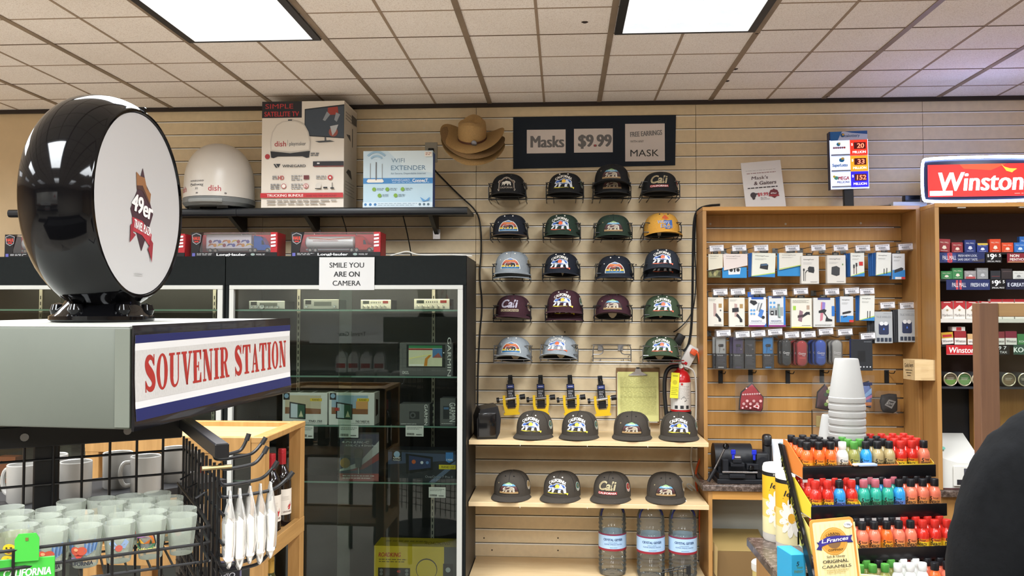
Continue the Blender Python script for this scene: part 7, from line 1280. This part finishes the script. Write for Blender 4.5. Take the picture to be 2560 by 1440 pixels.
# ================================================================== FRONT COUNTER
CTZ = .87; cn = A(1866, 1326, -4.6+3.27); cxl = cn.x; cyb = cn.y
m = MB(); m.box(cxl, 3.3, -2.68, cyb, CTZ-.035, CTZ, GRAN, .004); m.box(cxl+.03, 3.28, -2.64, cyb-.03, .0, CTZ-.036, OAK); solo('counter', m, 'granite-topped sales counter with oak front', 'counter')
def towel(px, py, lab):
    p = A(px, py, 0); d = fw+rt*((px-1280)/F)-up*((py-720)/F); p = CAM+d*((CTZ-CAMZ)/d.z)
    t = thing('paper_towel_roll', lab, 'paper towel roll', T(p.x, p.y+.05, CTZ+.0005, .1), 'paper towel rolls on the counter'); r_ = .062; hh = .285
    b = MB(); b.lathe([(.02, .004), (r_*.95, .0), (r_, .008), (r_, hh-.012), (r_*.93, hh), (.02, hh-.006)], mat('#d9d6cf', .45), 36); obj('roll', b, t)
    b = MB(); n = 36
    def cl(z0_, z1_, c, k): b.add([((r_+k)*math.sin(2*PI*i/n), -(r_+k)*math.cos(2*PI*i/n), z) for z in (z0_, z1_) for i in range(n)], [(i, (i+1) % n, n+(i+1) % n, n+i) for i in range(n)], c)
    cl(.03, .09, mat('#e0d7a8', .4), .0004); cl(.09, hh*.55, mat('#e3c770', .4), .0004); cl(hh*.55, hh*.86, mat('#dcae28', .4), .0004); cl(hh*.86, hh*.91, mat('#18181a', .4), .0006)
    def wp(x, z, k): return ((r_+.0008+k)*math.sin(x/r_), -(r_+.0008+k)*math.cos(x/r_), z)
    for cx in (-.028, .1):
        for i in range(11): a = 2*PI*i/11; b.flat([(cx+.05*u*math.cos(a)-v*.011*math.sin(a), .125+.07*u*math.sin(a)+v*.012*math.cos(a)) for u, v in ((.2, -.6), (.6, -1), (.9, -.7), (1.02, 0), (.9, .7), (.6, 1), (.2, .6))], -.0002-.00005*i, '#e9e6dc', wp)
        b.flat([(cx+.013*math.cos(2*PI*i/12), .125+.018*math.sin(2*PI*i/12)) for i in range(12)], -.0009, '#d8a02a', wp)
    b.text('lee', -.032, .212, .021, '#1d1a18', y=-.0004, warp=wp, shear=.25, w=.05); b.flat([(-.06, .192), (-.005, .195), (-.005, .197), (-.06, .194)], -.0004, '#1d1a18', wp); b.draw(-.05, .02, .1, .01, [('b', .1, .15, .9, .6, 1, .3, '#8a8a86')], warp=wp, y=-.0006); b.text('PREMIUM', -.02, hh*.885, .008, '#c8c4b8', y=-.0008, warp=wp); obj('wrapper', b, t)
towel(1958, 1357, 'yellow daisy-print paper towel roll closer to the key machine'); towel(1994, 1384, 'yellow daisy-print paper towel roll tucked against the energy drink rack')
# white-lidded tub behind the counter edge
for px, py, lab in ((1912, 1412, 'white-lidded tub behind the counter edge, topmost'), (1935, 1432, 'white-lidded tub overlapping the other one, closer to the counter')):
    p = A(px, py, -1.28 if px < 1930 else -1.32); t = thing('lidded_tub', lab, 'tub', T(p.x, p.y, p.z-.17), 'white-lidded tubs'); b = MB(); b.lathe([(.04, 0), (.047, .02), (.047, .15), (.044, .152)], mat('#c9b470', .5), 28); b.lathe([(.0474, .05), (.0474, .12)], mat('#3a2a20', .5), 28, cap=False); obj('tub', b, t); b = MB(); b.lathe([(.05, .15), (.051, .155), (.051, .178), (.047, .183), (.001, .183)], mat('#d6d3cc', .4), 28); obj('lid', b, t)
# ---- energy drink rack
P0 = A(2007, 1168, -2.0); P1 = A(2340, 1157, -1.923); er = math.atan2(P1.y-P0.y, P1.x-P0.x); RW = math.hypot(P1.x-P0.x, P1.y-P0.y)
ME = MX.Translation((P0.x, P0.y, CTZ)) @ MX.Rotation(er, 4, 'Z'); MEi = ME.inverted()
lips = []
for (x, y, Yd) in ((2007, 1168, -2.0), (2033, 1267, -2.05), (2062, 1374, -2.105), (2085, 1484, -2.16)): q = MEi @ A(x, y, Yd); lips.append((q.x, q.y, q.z))
LH = .038; DEPT = .15; SLP = .07
t = thing('drink_rack', 'black four-tier rack of small energy drink bottles on the counter', 'rack', ME); RB = mat('#0f0f12', .3)
for i, (lx, ly, lz) in enumerate(lips):
    b = MB(); o = 0
    b.box(o, RW, ly, ly+.003, lz-LH, lz, RB, .004 if i < 3 else .001, 2); obj('front_lip', b, t)
    b = MB(); z0_ = lz-LH+.002; b.add([(.004, ly+.004, z0_), (RW-.004, ly+.004, z0_), (RW-.004, ly+DEPT, z0_+DEPT*SLP), (.004, ly+DEPT, z0_+DEPT*SLP), (.004, ly+.004, z0_-.003), (RW-.004, ly+.004, z0_-.003), (RW-.004, ly+DEPT, z0_+DEPT*SLP-.003), (.004, ly+DEPT, z0_+DEPT*SLP-.003)], [(0, 1, 2, 3), (7, 6, 5, 4), (0, 4, 5, 1), (1, 5, 6, 2), (2, 6, 7, 3), (3, 7, 4, 0)], mat('#c9c8c2', .5)); obj('shelf_tray', b, t)
yt, zt_ = lips[0][1], lips[0][2]; yb_, zb_2 = lips[3][1], 0
for s, x0_ in ((0, -.012), (1, RW+.002)):
    b = MB(); pts = [(yt+.0, zt_+.03), (yt+.03, zt_+.045), (yt+.05, zt_+.02), (yb_+.04+.03, .001), (yb_-.012, .001)]; pts = [(yt+.118, zt_+.05), (yt+.148, zt_+.05), (yb_+.065, .001), (yb_+.03, .001)]
    b.add([(x, y, z) for x in (x0_, x0_+.009) for y, z in pts], [(3, 2, 1, 0), (4, 5, 6, 7)]+[(i, (i+1) % 4, 4+(i+1) % 4, 4+i) for i in range(4)], RB)
    if s == 0:
        a0_ = V((0, yt+.135, zt_+.03)); b0_ = V((0, yb_+.048, 0)); dirv = (b0_-a0_).normalized()
        def ws(x, z, k): return (-.0125-k, a0_.y+dirv.y*x-dirv.z*z, a0_.z+dirv.z*x+dirv.y*z)
        b.text('5-hour ENERGY', .17, .0, .017, mat('#6a6a22', .4), y=-.0004, warp=ws, w=.3, bold=.01, shear=.15)
    obj('side_panel', b, t)
for x0_, x1_, (lx, ly, lz) in ((.0, .125, lips[0]), (.14, .27, lips[0]), (.06, .3, lips[1])): b = MB(); b.box(x0_, x1_, ly+.001, ly+.0018, lz-LH-.009, lz-LH-.0004, '#b4b3b0'); obj('price_strip', b, t)
for lx, ly, lz in lips: b = MB(); b.box(.002, RW-.002, ly+DEPT+.0005, ly+DEPT+.0035, lz-LH+DEPT*SLP, lz-LH+DEPT*SLP+.04, RB); obj('back_rail', b, t)
KINDS = {  # upper colour, lower colour, cap, words
 'orange': ('#d8622a', '#dd9a2c', '#17171a', 'orange energy bottle with black cap'), 'red': ('#c22a20', '#dcb42a', '#bb2a22', 'red and yellow energy bottle with red cap'), 'pink': ('#d8745a', '#cf8a4a', '#1b1b1e', 'salmon energy bottle with black cap'),
 'blue': ('#2f8fd0', '#5a78b8', '#1b1b1e', 'blue energy bottle with black cap'), 'teal': ('#2fa08a', '#3a7a5a', '#a85a64', 'teal-green energy bottle with dusky pink cap'), 'gold': ('#a8966a', '#8a7a50', '#1b1b1e', 'clear gold energy bottle with black cap'), 'lime': ('#8a8a4a', '#a8963a', '#4a8a3a', 'olive energy bottle with green cap'), 'clear': ('#d0d0cc', '#c8b89a', '#dcdcd8', 'clear white energy bottle with white cap'), 'white': ('#d8d8d4', '#c8c8c4', '#dfdfdb', 'white-capped pale energy bottle')}
BT = {}
def emesh(k):
    if k in BT: return BT[k]
    c1, c2, cc, _ = KINDS[k]; b = MB(); r_ = .0178; n = 16
    def seg(pr, c): b.lathe(pr, mat(c, .22, coat=.3), n, cap=False)
    seg([(.001, .001), (.015, 0), (r_, .003), (r_, .012)], '#2a2226' if k in ('pink', 'orange', 'blue') else c2); seg([(r_, .012), (r_, .037)], c2); seg([(r_, .037), (r_, .044)], {'red': '#cf6a22', 'orange': '#dc7c2a', 'pink': '#d87a4e'}.get(k, c1)); seg([(r_, .044), (r_, .05)], c1); seg([(r_, .05), (.0172, .056), (.014, .063), (.0105, .068), (.0102, .071)], c1)
    def wp(x, z, q): return ((r_+.0003+q)*math.sin(x/r_), -(r_+.0003+q)*math.cos(x/r_), z)
    dk = '#1d1a18'; b.text('5', -.0095, .039, .011, dk, y=-.0001, warp=wp, bold=.03, shear=.2); b.text('hour', .005, .041, .006, dk, y=-.0001, warp=wp, shear=.2, w=.016); b.text('ENERGY', .001, .0305, .0075, dk, y=-.0001, warp=wp, bold=.03, w=.03, shear=.1)
    if k == 'orange' or k == 'pink': b.flat([(-.016, .0), (.016, .002), (.016, .016), (.004, .02), (-.016, .012)], -.0002, '#2a1c1a', wp)
    if k in ('red',): b.flat([(-.014, .012), (.0, .02), (.014, .016), (.014, .024), (-.014, .024)], -.00005, '#d8c22e', wp)
    BT[k] = [('bottle', b.mesh('bottle'))]; b = MB(); b.lathe([(.0112, .07), (.0118, .071), (.0118, .087), (.0108, .089), (.001, .089)], mat(cc, .3), 16); BT[k].append(('cap', b.mesh('cap'))); return BT[k]
TN = ['top tier', 'second tier', 'third tier', 'bottom tier']
PLAN = [ # front row, then rows behind
 [['orange', 'orange', 'orange', 'clear', 'lime', 'blue', 'gold', 'gold', 'red', 'red', 'pink'], ['orange', 'orange', 'orange', 'orange', 'lime', 'lime', 'gold', 'gold', 'red', 'red', 'red'], ['orange', 'orange', 'orange', 'orange', 'lime', 'gold', 'gold', 'gold', 'red', 'red', 'red'], ['orange', 'orange', 'orange', None, None, 'lime', 'gold', 'red', 'red', 'red', 'red']],
 [['red', 'red', 'blue', 'red', 'teal', 'teal', 'teal', 'blue', 'pink', 'pink', 'pink'], ['red', 'red', 'red', 'red', 'blue', 'teal', 'blue', 'teal', 'pink', 'pink', 'orange'], ['red', 'red', 'red', 'red', 'teal', 'blue', 'teal', 'teal', 'pink', 'pink', 'pink'], ['red', 'red', 'red', 'teal', 'blue', 'teal', 'blue', 'pink', 'pink', 'pink', 'pink']],
 [['red', 'red', 'lime', 'pink', 'pink', 'orange', 'pink', 'pink', 'red', 'red', 'red'], ['red', 'red', 'pink', 'pink', 'orange', 'orange', 'pink', 'red', 'red', 'red', 'red'], ['red', 'red', 'pink', 'pink', 'orange', 'pink', 'pink', 'red', 'red', 'red', 'red'], [None, None, 'pink', 'pink', 'pink', 'orange', 'red', 'red', 'red', 'red', 'red']],
 [['red', 'red', 'lime', 'lime', 'lime', 'white', 'white', 'white', 'orange', 'pink', 'orange'], ['red', 'red', 'lime', 'lime', 'gold', 'lime', 'white', 'white', 'pink', 'pink', 'pink'], ['red', 'red', 'lime', 'lime', 'gold', 'gold', 'lime', 'red', 'pink', 'pink', 'pink'], [None]*11]]
HASN = {}
for tier, rows_ in enumerate(PLAN):
    lx, ly, lz = lips[tier]; pit = (RW-.012)/11
    for r_, row in enumerate(rows_):
        for i, k in enumerate(row):
            if not k: continue
            y = ly+.0235+.0355*r_; z = lz-LH+.0035+SLP*(y-ly-.0)
            M = ME @ T(.006+pit*(i+.5), y+rnd.uniform(-.001, .001), z+SLP*.0178*.2, -er-.35+rnd.uniform(-.5, .5)*.8) @ MX.Diagonal((1, 1, 1.17, 1))
            lab = '%s, %s, %s' % (KINDS[k][3], 'front row' if r_ == 0 else 'behind the front row', TN[tier])
            t2 = thing('energy_bottle', lab, 'bottle', M, '%s bottles, %s, %s' % (k, TN[tier], 'front' if r_ == 0 else 'behind'))
            for n_, me in emesh(k): obj(n_, me, t2)
# cardboard display trays with slanted sides
def carton(tier, xa_, xb_, col, lab, trimc):
    lx, ly, lz = lips[tier]; m = MB(); z0_ = lz-LH+.003
    for x in (xa_, xb_-.0016):
        pts = [(ly+.005, z0_), (ly+.005, z0_+.04), (ly+.115, z0_+.1), (ly+.14, z0_+.1), (ly+.14, z0_+SLP*.135)]
        m.add([(xx_, y, z) for xx_ in (x, x+.0014) for y, z in pts], [(4, 3, 2, 1, 0), (5, 6, 7, 8, 9)]+[(i, (i+1) % 5, 5+(i+1) % 5, 5+i) for i in range(5)], mat(col, .45))
    m.box(xa_+.0016, xb_-.0017, ly+.1405, ly+.142, z0_+SLP*.14, z0_+.095, mat(col, .45)); m.box(xa_+.0017, xb_-.0018, ly+.0042, ly+.0047, z0_, z0_+.038, mat(trimc, .45))
    if tier == 0 and xa_ < .02: m.text('EXTRA', xa_+.085, z0_+.03, .009, '#e6ddd2', y=ly+.004, bold=.03)
    solo('display_carton', m, lab, 'carton', ME, 'cardboard trays in the drink rack')
pit = (RW-.012)/11
carton(0, .002, .006+pit*4-.0002, '#cf7a36', 'orange cardboard tray at the towel side of the top tier', '#3a1d14'); carton(0, .006+pit*4+.0002, .006+pit*8-.0002, '#cf8a4a', 'orange cardboard tray in the middle of the top tier', '#c87a3a'); carton(0, .006+pit*8+.0002, RW-.003, '#d8b23a', 'yellow cardboard tray at the person\'s side of the top tier', '#d8b23a')
carton(1, .002, .006+pit*4-.0002, '#dcc23a', 'yellow cardboard tray on the second tier', '#26306a'); carton(2, .002, .006+pit*3, '#d8c86a', 'yellow cardboard tray on the third tier behind the caramel sign', '#c8a83a')
# small things on the rack
lx, ly, lz = lips[0]; m = MB(); m.box(-.03, .03, -.012, .012, 0, .008, mat('#9ab0d0', .3), .003, 2); m.box(-.045, -.03, -.008, .008, 0, .008, mat('#d8cdb8', .4), .003); solo('lip_balm', m, 'pale blue and cream tube lying in front of the gold bottles on the top tier', 'tube', ME @ T(.205, ly-.003+.0, lz+.0005))
x0, x1, za, zb = rect(1987, 1386, 2026, 1445, -2.02); m = MB(); m.box(-(x1-x0)/2, (x1-x0)/2, 0, .1, 0, zb-CTZ-.0015, mat('#2f9ac6', .4), .001); m.draw(-(x1-x0)/2, 0, x1-x0, zb-CTZ, [('t', '5', .45, .78, .1, '#1f3a44', {'bold': .03, 'shear': .2}), ('t', 'hour', .6, .7, .06, '#4a7a3a', {'w': .4}), ('t', 'ENERGY', .5, .6, .06, '#6a7a2a', {'w': .6}), ('c', .5, .3, .3, '#2a82b0')]); solo('drink_carton', m, 'bright blue drink carton on the counter at the towel side of the rack', 'carton', T((x0+x1)/2-.012, -2.02, CTZ+.0005, er))
# ---- foam cups, inverted, stacked
def cups(px, pytop, Yc, n, lab, rimw, ztop=None):
    p = A(px, pytop, Yc); hh = .132; k = rimw/.105; gap = .0235
    for i in range(n):
        z = p.z-hh*k-gap*i; t = thing('foam_cup', lab % ('topmost' if i == 0 else ['', 'second', 'third', 'fourth', 'fifth', 'sixth', 'seventh', 'eighth', 'ninth', 'tenth', 'eleventh', 'twelfth', 'thirteenth', 'fourteenth', 'fifteenth', 'sixteenth', 'seventeenth', 'eighteenth', 'nineteenth', 'twentieth', 'twenty-first'][i]+' from the top'), 'cup', T(p.x, Yc, z), 'inverted foam cups')
        b = CUPM.get(k)
        if b is None: 
            m = MB(); r0_, r1_ = .0525*k, .034*k; H = hh*k; m.lathe([(r0_-.003, .0), (r0_+.001, .0), (r0_+.0015, .004), (r0_+.001, .015), (r0_-.001, .017), (r1_+.001, H-.005), (r1_-.001, H), (r1_-.005, H), (r1_-.007, H-.006), (.0005, H-.006)], mat('#a09f9c', .6), 40, cap=False); m.lathe([(r0_-.003, .0), (r1_-.003, H-.01), (.0005, H-.01)], mat('#a09f9c', .6), 40, cap=False); b = CUPM[k] = m.mesh('cup')
        obj('cup', b, t)
CUPM = {}
cups(2116, 896, -1.83, 19, 'white foam cup in the tall upside-down stack, %s', .112); cups(2080, 1037, -1.74, 13, 'white foam cup in the shorter stack behind the tall one, %s', .1)
# ---- caramel sign in its cream tub
q = A(2190, 1474, -2.5); tz = q.z
t = thing('candy_tub', 'cream round candy tub on the counter holding the caramel sign', 'tub', T(q.x, -2.5, CTZ+.0005)); Ht = tz-CTZ; b = MB(); b.lathe([(.07, 0), (.1, .004), (.118, Ht-.012), (.123, Ht-.01), (.123, Ht), (.117, Ht), (.097, .008), (.001, .006)], mat('#d9ceaa', .4), 48, cap=False); obj('tub', b, t)
for i in range(14):
    a = i*2.4; r_ = .02+.075*math.sqrt((i+.5)/14); m = MB(); m.box(-.014, .014, -.009, .009, 0, .012, mat('#b98a4e', .35), .004, 2); m.lathe([(.002, -.026), (.006, -.022), (.003, -.014)], mat('#d8c8a0', .3), 8, axis='x'); m.lathe([(.003, .014), (.006, .022), (.002, .026)], mat('#d8c8a0', .3), 8, axis='x')
    solo('wrapped_caramel', m, 'wrapped caramel in the cream candy tub', 'candy', T(q.x+r_*math.cos(a), -2.5+r_*math.sin(a), CTZ+Ht-.034+.004*(i % 3), a), 'wrapped caramels in the tub')
x0, x1, za, zb = rect(2050, 1298, 2172, 1480, -2.56); W = x1-x0-.008; H = zb-za
m = MB()
def rr(w_, h_, r_, x=0, z=0): return [(x+sx*(w_-r_)+r_*math.cos(a), z+sz*(h_-r_)+r_*math.sin(a)) for sx, sz, a0 in ((1, 1, 0), (-1, 1, PI/2), (-1, -1, PI), (1, -1, 3*PI/2)) for a in [a0+PI/2*i/5 for i in range(6)]]
m.prism(rr(W/2, H/2, .009, 0, H/2)[::-1], 0, .004, mat('#c98a3c', .4)); m.flat(rr(W/2-.006, H/2-.006, .005, 0, H/2), -.0003, mat('#dccf9a', .45))
for i in range(9): m.flat([(-W/2+.01+i*.0118, .02), (-W/2+.014+i*.0118, .02), (-W/2+.014+i*.0118, H-.012), (-W/2+.01+i*.0118, H-.012)], -.0005, '#d3c58e')
m.draw(-W/2, 0, W, H, [('c', .5, .69, .31, '#c48a34'), ('c', .5, .69, .285, '#dcb36a'), ('c', .5, .69, .275, '#c48a34'), ('c', .5, .69, .16, '#7a5a3a'), ('t', 'CARAMEL', .5, .8, .03, '#3a2410', {'w': .36, 'bold': .02, 'arch': .03}), ('t', 'COMPANY', .52, .575, .03, '#3a2410', {'w': .34, 'bold': .02}), ('p', [(.08, .6), (.2, .58), (.22, .68), (.1, .7), (.15, .65)], '#2a2266'), ('p', [(.8, .66), (.93, .66), (.88, .71), (.93, .76), (.8, .75)], '#2a2266'), ('p', [(.14, .62), (.4, .67), (.6, .68), (.88, .67), (.9, .75), (.6, .765), (.36, .76), (.16, .71)], '#332a7a'), ('t', 'L.Frances', .52, .715, .05, '#ece6ea', {'w': .62, 'shear': .25, 'bold': .02, 'rot': .06}), ('t', 'Soft & Chewy', .5, .49, .028, '#3a3026', {'w': .42}), ('t', 'ORIGINAL', .48, .425, .042, '#2e2620', {'w': .58, 'bold': .015}), ('t', 'CARAMELS', .49, .355, .042, '#2e2620', {'w': .66, 'bold': .015}), ('b', .25, .012, .75, .3, 2, .03, '#b8a060'), ('c', .85, .905, .1, '#e6e2e0', .04), ('t', '1/99c', .85, .905, .03, '#2a2a50', {'rot': -.15})], y=-.0006)
solo('caramel_sign', m, 'gold-edged caramel sign card standing in the cream tub before the drink rack', 'sign', T((x0+x1)/2-.012, -2.56, za, R(4), R(-3), R(-5)) )
# ---- guard frame: post, rail, clear sheet
x0, x1, za, zb = rect(2452, 757, 2500, 1180, -2.15); PB = wood('#5a3c29', '#6c4c34', .5, 5, (10, 10, .6)); t = thing('guard_frame', 'wood-framed clear guard standing on the counter behind the person', 'guard', T(0, -2.15, 0)); b = MB(); b.box(x0, x1, 0, .045, CTZ+.0005, zb, PB, .002); obj('post', b, t)
b = MB(); b.box(x1+.001, 2.9, .003, .04, A(2530, 792, -2.15).z, zb, wood('#8a6a42', '#a07f52', .5, 5, (.6, 10, 10)), .002); obj('top_rail', b, t); b = MB(); b.box(2.9, 2.945, 0, .045, CTZ+.0005, zb, PB); obj('post', b, t)
b = MB(); b.box(x1+.001, 2.899, .02, .025, CTZ+.001, A(2530, 792, -2.15).z-.0005, GLASS); obj('clear_sheet', b, t)

# ================================================================== THE PERSON (back to us, leaning on the counter)
pc = A(2620, 1200, -2.72); PX, PY = pc.x+.065, -2.93
def skin(name, parent, verts, edges_, mtl, lv=2):
    me = bpy.data.meshes.new(name); me.from_pydata([v[0] for v in verts], edges_, []); o = bpy.data.objects.new(name, me); COL.objects.link(o); o.parent = parent
    sk = o.modifiers.new('skin', 'SKIN'); sk.use_smooth_shade = True
    for i, v in enumerate(verts): r_ = v[1]; me.skin_vertices[0].data[i].radius = r_ if isinstance(r_, tuple) else (r_, r_)
    me.skin_vertices[0].data[0].use_root = True
    sb = o.modifiers.new('sub', 'SUBSURF'); sb.levels = lv; sb.render_levels = lv; me.materials.append(mtl)
    dg = bpy.context.evaluated_depsgraph_get(); me2 = bpy.data.meshes.new_from_object(o.evaluated_get(dg)); o.modifiers.clear(); o.data = me2
    for p_ in me2.polygons: p_.use_smooth = True
    return o
SK = mat('#b98a6c', .5); t = thing('person', 'person in a black jacket seen from behind at the counter', 'person', T(PX, PY, 0, R(-14)))
def bd_(k):   # joints of the body, k = how much clothing adds
    return {'hem': (0, -.01, .84), 'pel': (0, 0, .98), 'wai': (0, .02, 1.12), 'mid': (0, .04, 1.21), 'che': (0, .06, 1.30), 'upc': (0, .09, 1.43), 'nek': (0, .13, 1.53), 'hed': (0, .18, 1.63), 'top': (0, .2, 1.74), 'ls': (-.15, .1, 1.42), 'lsh': (-.215, .09, 1.375), 'lel': (-.265, .1, 1.11), 'lwr': (-.12, .33, 1.0), 'lha': (-.08, .39, .98), 'rs': (.15, .1, 1.42), 'rsh': (.215, .09, 1.375), 'rel': (.285, .12, 1.11), 'rwr': (.12, .33, 1.0), 'rha': (.08, .39, .98), 'lhp': (-.1, 0, .93), 'lkn': (-.11, .02, .5), 'lan': (-.11, -.02, .09), 'lto': (-.12, .14, .03), 'rhp': (.1, 0, .93), 'rkn': (.11, .02, .5), 'ran': (.11, -.02, .09), 'rto': (.12, .14, .03)}
J = bd_(0)
def mk(name, lst, ed, m_): ks = [q[0] for q in lst]; return skin(name, t, [(J[q[0]], q[1]) for q in lst], [(ks.index(a), ks.index(b_)) for a, b_ in ed], m_, 3)
mk('body', [('pel', (.1, .08)), ('wai', (.09, .07)), ('che', (.09, .07)), ('upc', (.07, .06)), ('nek', .055), ('hed', (.075, .09)), ('top', (.05, .06)), ('ls', .04), ('lsh', .04), ('lel', .035), ('lwr', .028), ('lha', (.04, .02)), ('rs', .04), ('rsh', .04), ('rel', .035), ('rwr', .028), ('rha', (.04, .02)), ('lhp', .085), ('lkn', .055), ('lan', .04), ('lto', .035), ('rhp', .085), ('rkn', .055), ('ran', .04), ('rto', .035)],
   [('pel', 'wai'), ('wai', 'che'), ('che', 'upc'), ('upc', 'nek'), ('nek', 'hed'), ('hed', 'top'), ('upc', 'ls'), ('ls', 'lsh'), ('lsh', 'lel'), ('lel', 'lwr'), ('lwr', 'lha'), ('upc', 'rs'), ('rs', 'rsh'), ('rsh', 'rel'), ('rel', 'rwr'), ('rwr', 'rha'), ('pel', 'lhp'), ('lhp', 'lkn'), ('lkn', 'lan'), ('lan', 'lto'), ('pel', 'rhp'), ('rhp', 'rkn'), ('rkn', 'ran'), ('ran', 'rto')], SK)
JK = mat('#0d0e10', .95, noise=.2, scale=60, bump=.6, spec=.2)
mk('jacket', [('pel', (.2, .16)), ('hem', (.2, .165)), ('wai', (.2, .165)), ('mid', (.2, .165)), ('che', (.2, .16)), ('upc', (.17, .14)), ('nek', .085), ('ls', .11), ('lsh', .105), ('lel', .085), ('lwr', .05), ('rs', .11), ('rsh', .105), ('rel', .085), ('rwr', .05)], [('pel', 'hem'), ('pel', 'wai'), ('wai', 'mid'), ('mid', 'che'), ('che', 'upc'), ('upc', 'nek'), ('upc', 'ls'), ('ls', 'lsh'), ('lsh', 'lel'), ('lel', 'lwr'), ('upc', 'rs'), ('rs', 'rsh'), ('rsh', 'rel'), ('rel', 'rwr')], JK)
from mathutils import noise as NZ
jo = [c for c in t.children if c.name.startswith('jacket')][0]
for v_ in jo.data.vertices:
    q = v_.co; v_.co = q+v_.normal*(.012*NZ.noise(V((q.x*9, q.y*9, q.z*5)))+.006*NZ.noise(V((q.x*24+q.z*14, q.y*24, q.z*10))))
mk('trousers', [('pel', (.16, .125)), ('lhp', .105), ('lkn', .08), ('lan', .07), ('rhp', .105), ('rkn', .08), ('ran', .07)], [('pel', 'lhp'), ('lhp', 'lkn'), ('lkn', 'lan'), ('pel', 'rhp'), ('rhp', 'rkn'), ('rkn', 'ran')], mat('#1d222c', .8))
b = MB(); b.lathe([(.001, .128), (.03, .126), (.06, .115), (.084, .092), (.1, .055), (.105, .015), (.1, -.03), (.085, -.065), (.07, -.085)], mat('#2a1d16', .8, noise=.3, scale=90), 28, (0, .165, 1.665), sy=1.1, cap=False); obj('hair', b, t)
for s in (-1, 1):
    b = MB()
    for i in range(4): a = V((s*(.085-.018*i), .41, .975)); b.tube([a, a+V((-s*.01, .03, -.004)), a+V((-s*.012, .06, -.022)), a+V((-s*.012, .075, -.05))], .0088-.0004*abs(i-1), SK, 8, smooth=2)
    b.tube([(s*.055, .37, .985), (s*.03, .39, .99), (s*.015, .415, .98), (s*.012, .435, .965)], .0098, SK, 8, smooth=2); obj('fingers', b, t)
    b = MB(); b.box(s*.115-.05, s*.115+.05, -.08, .19, .0, .055, mat('#1a1a1c', .5), .02, 2); obj('shoe', b, t)
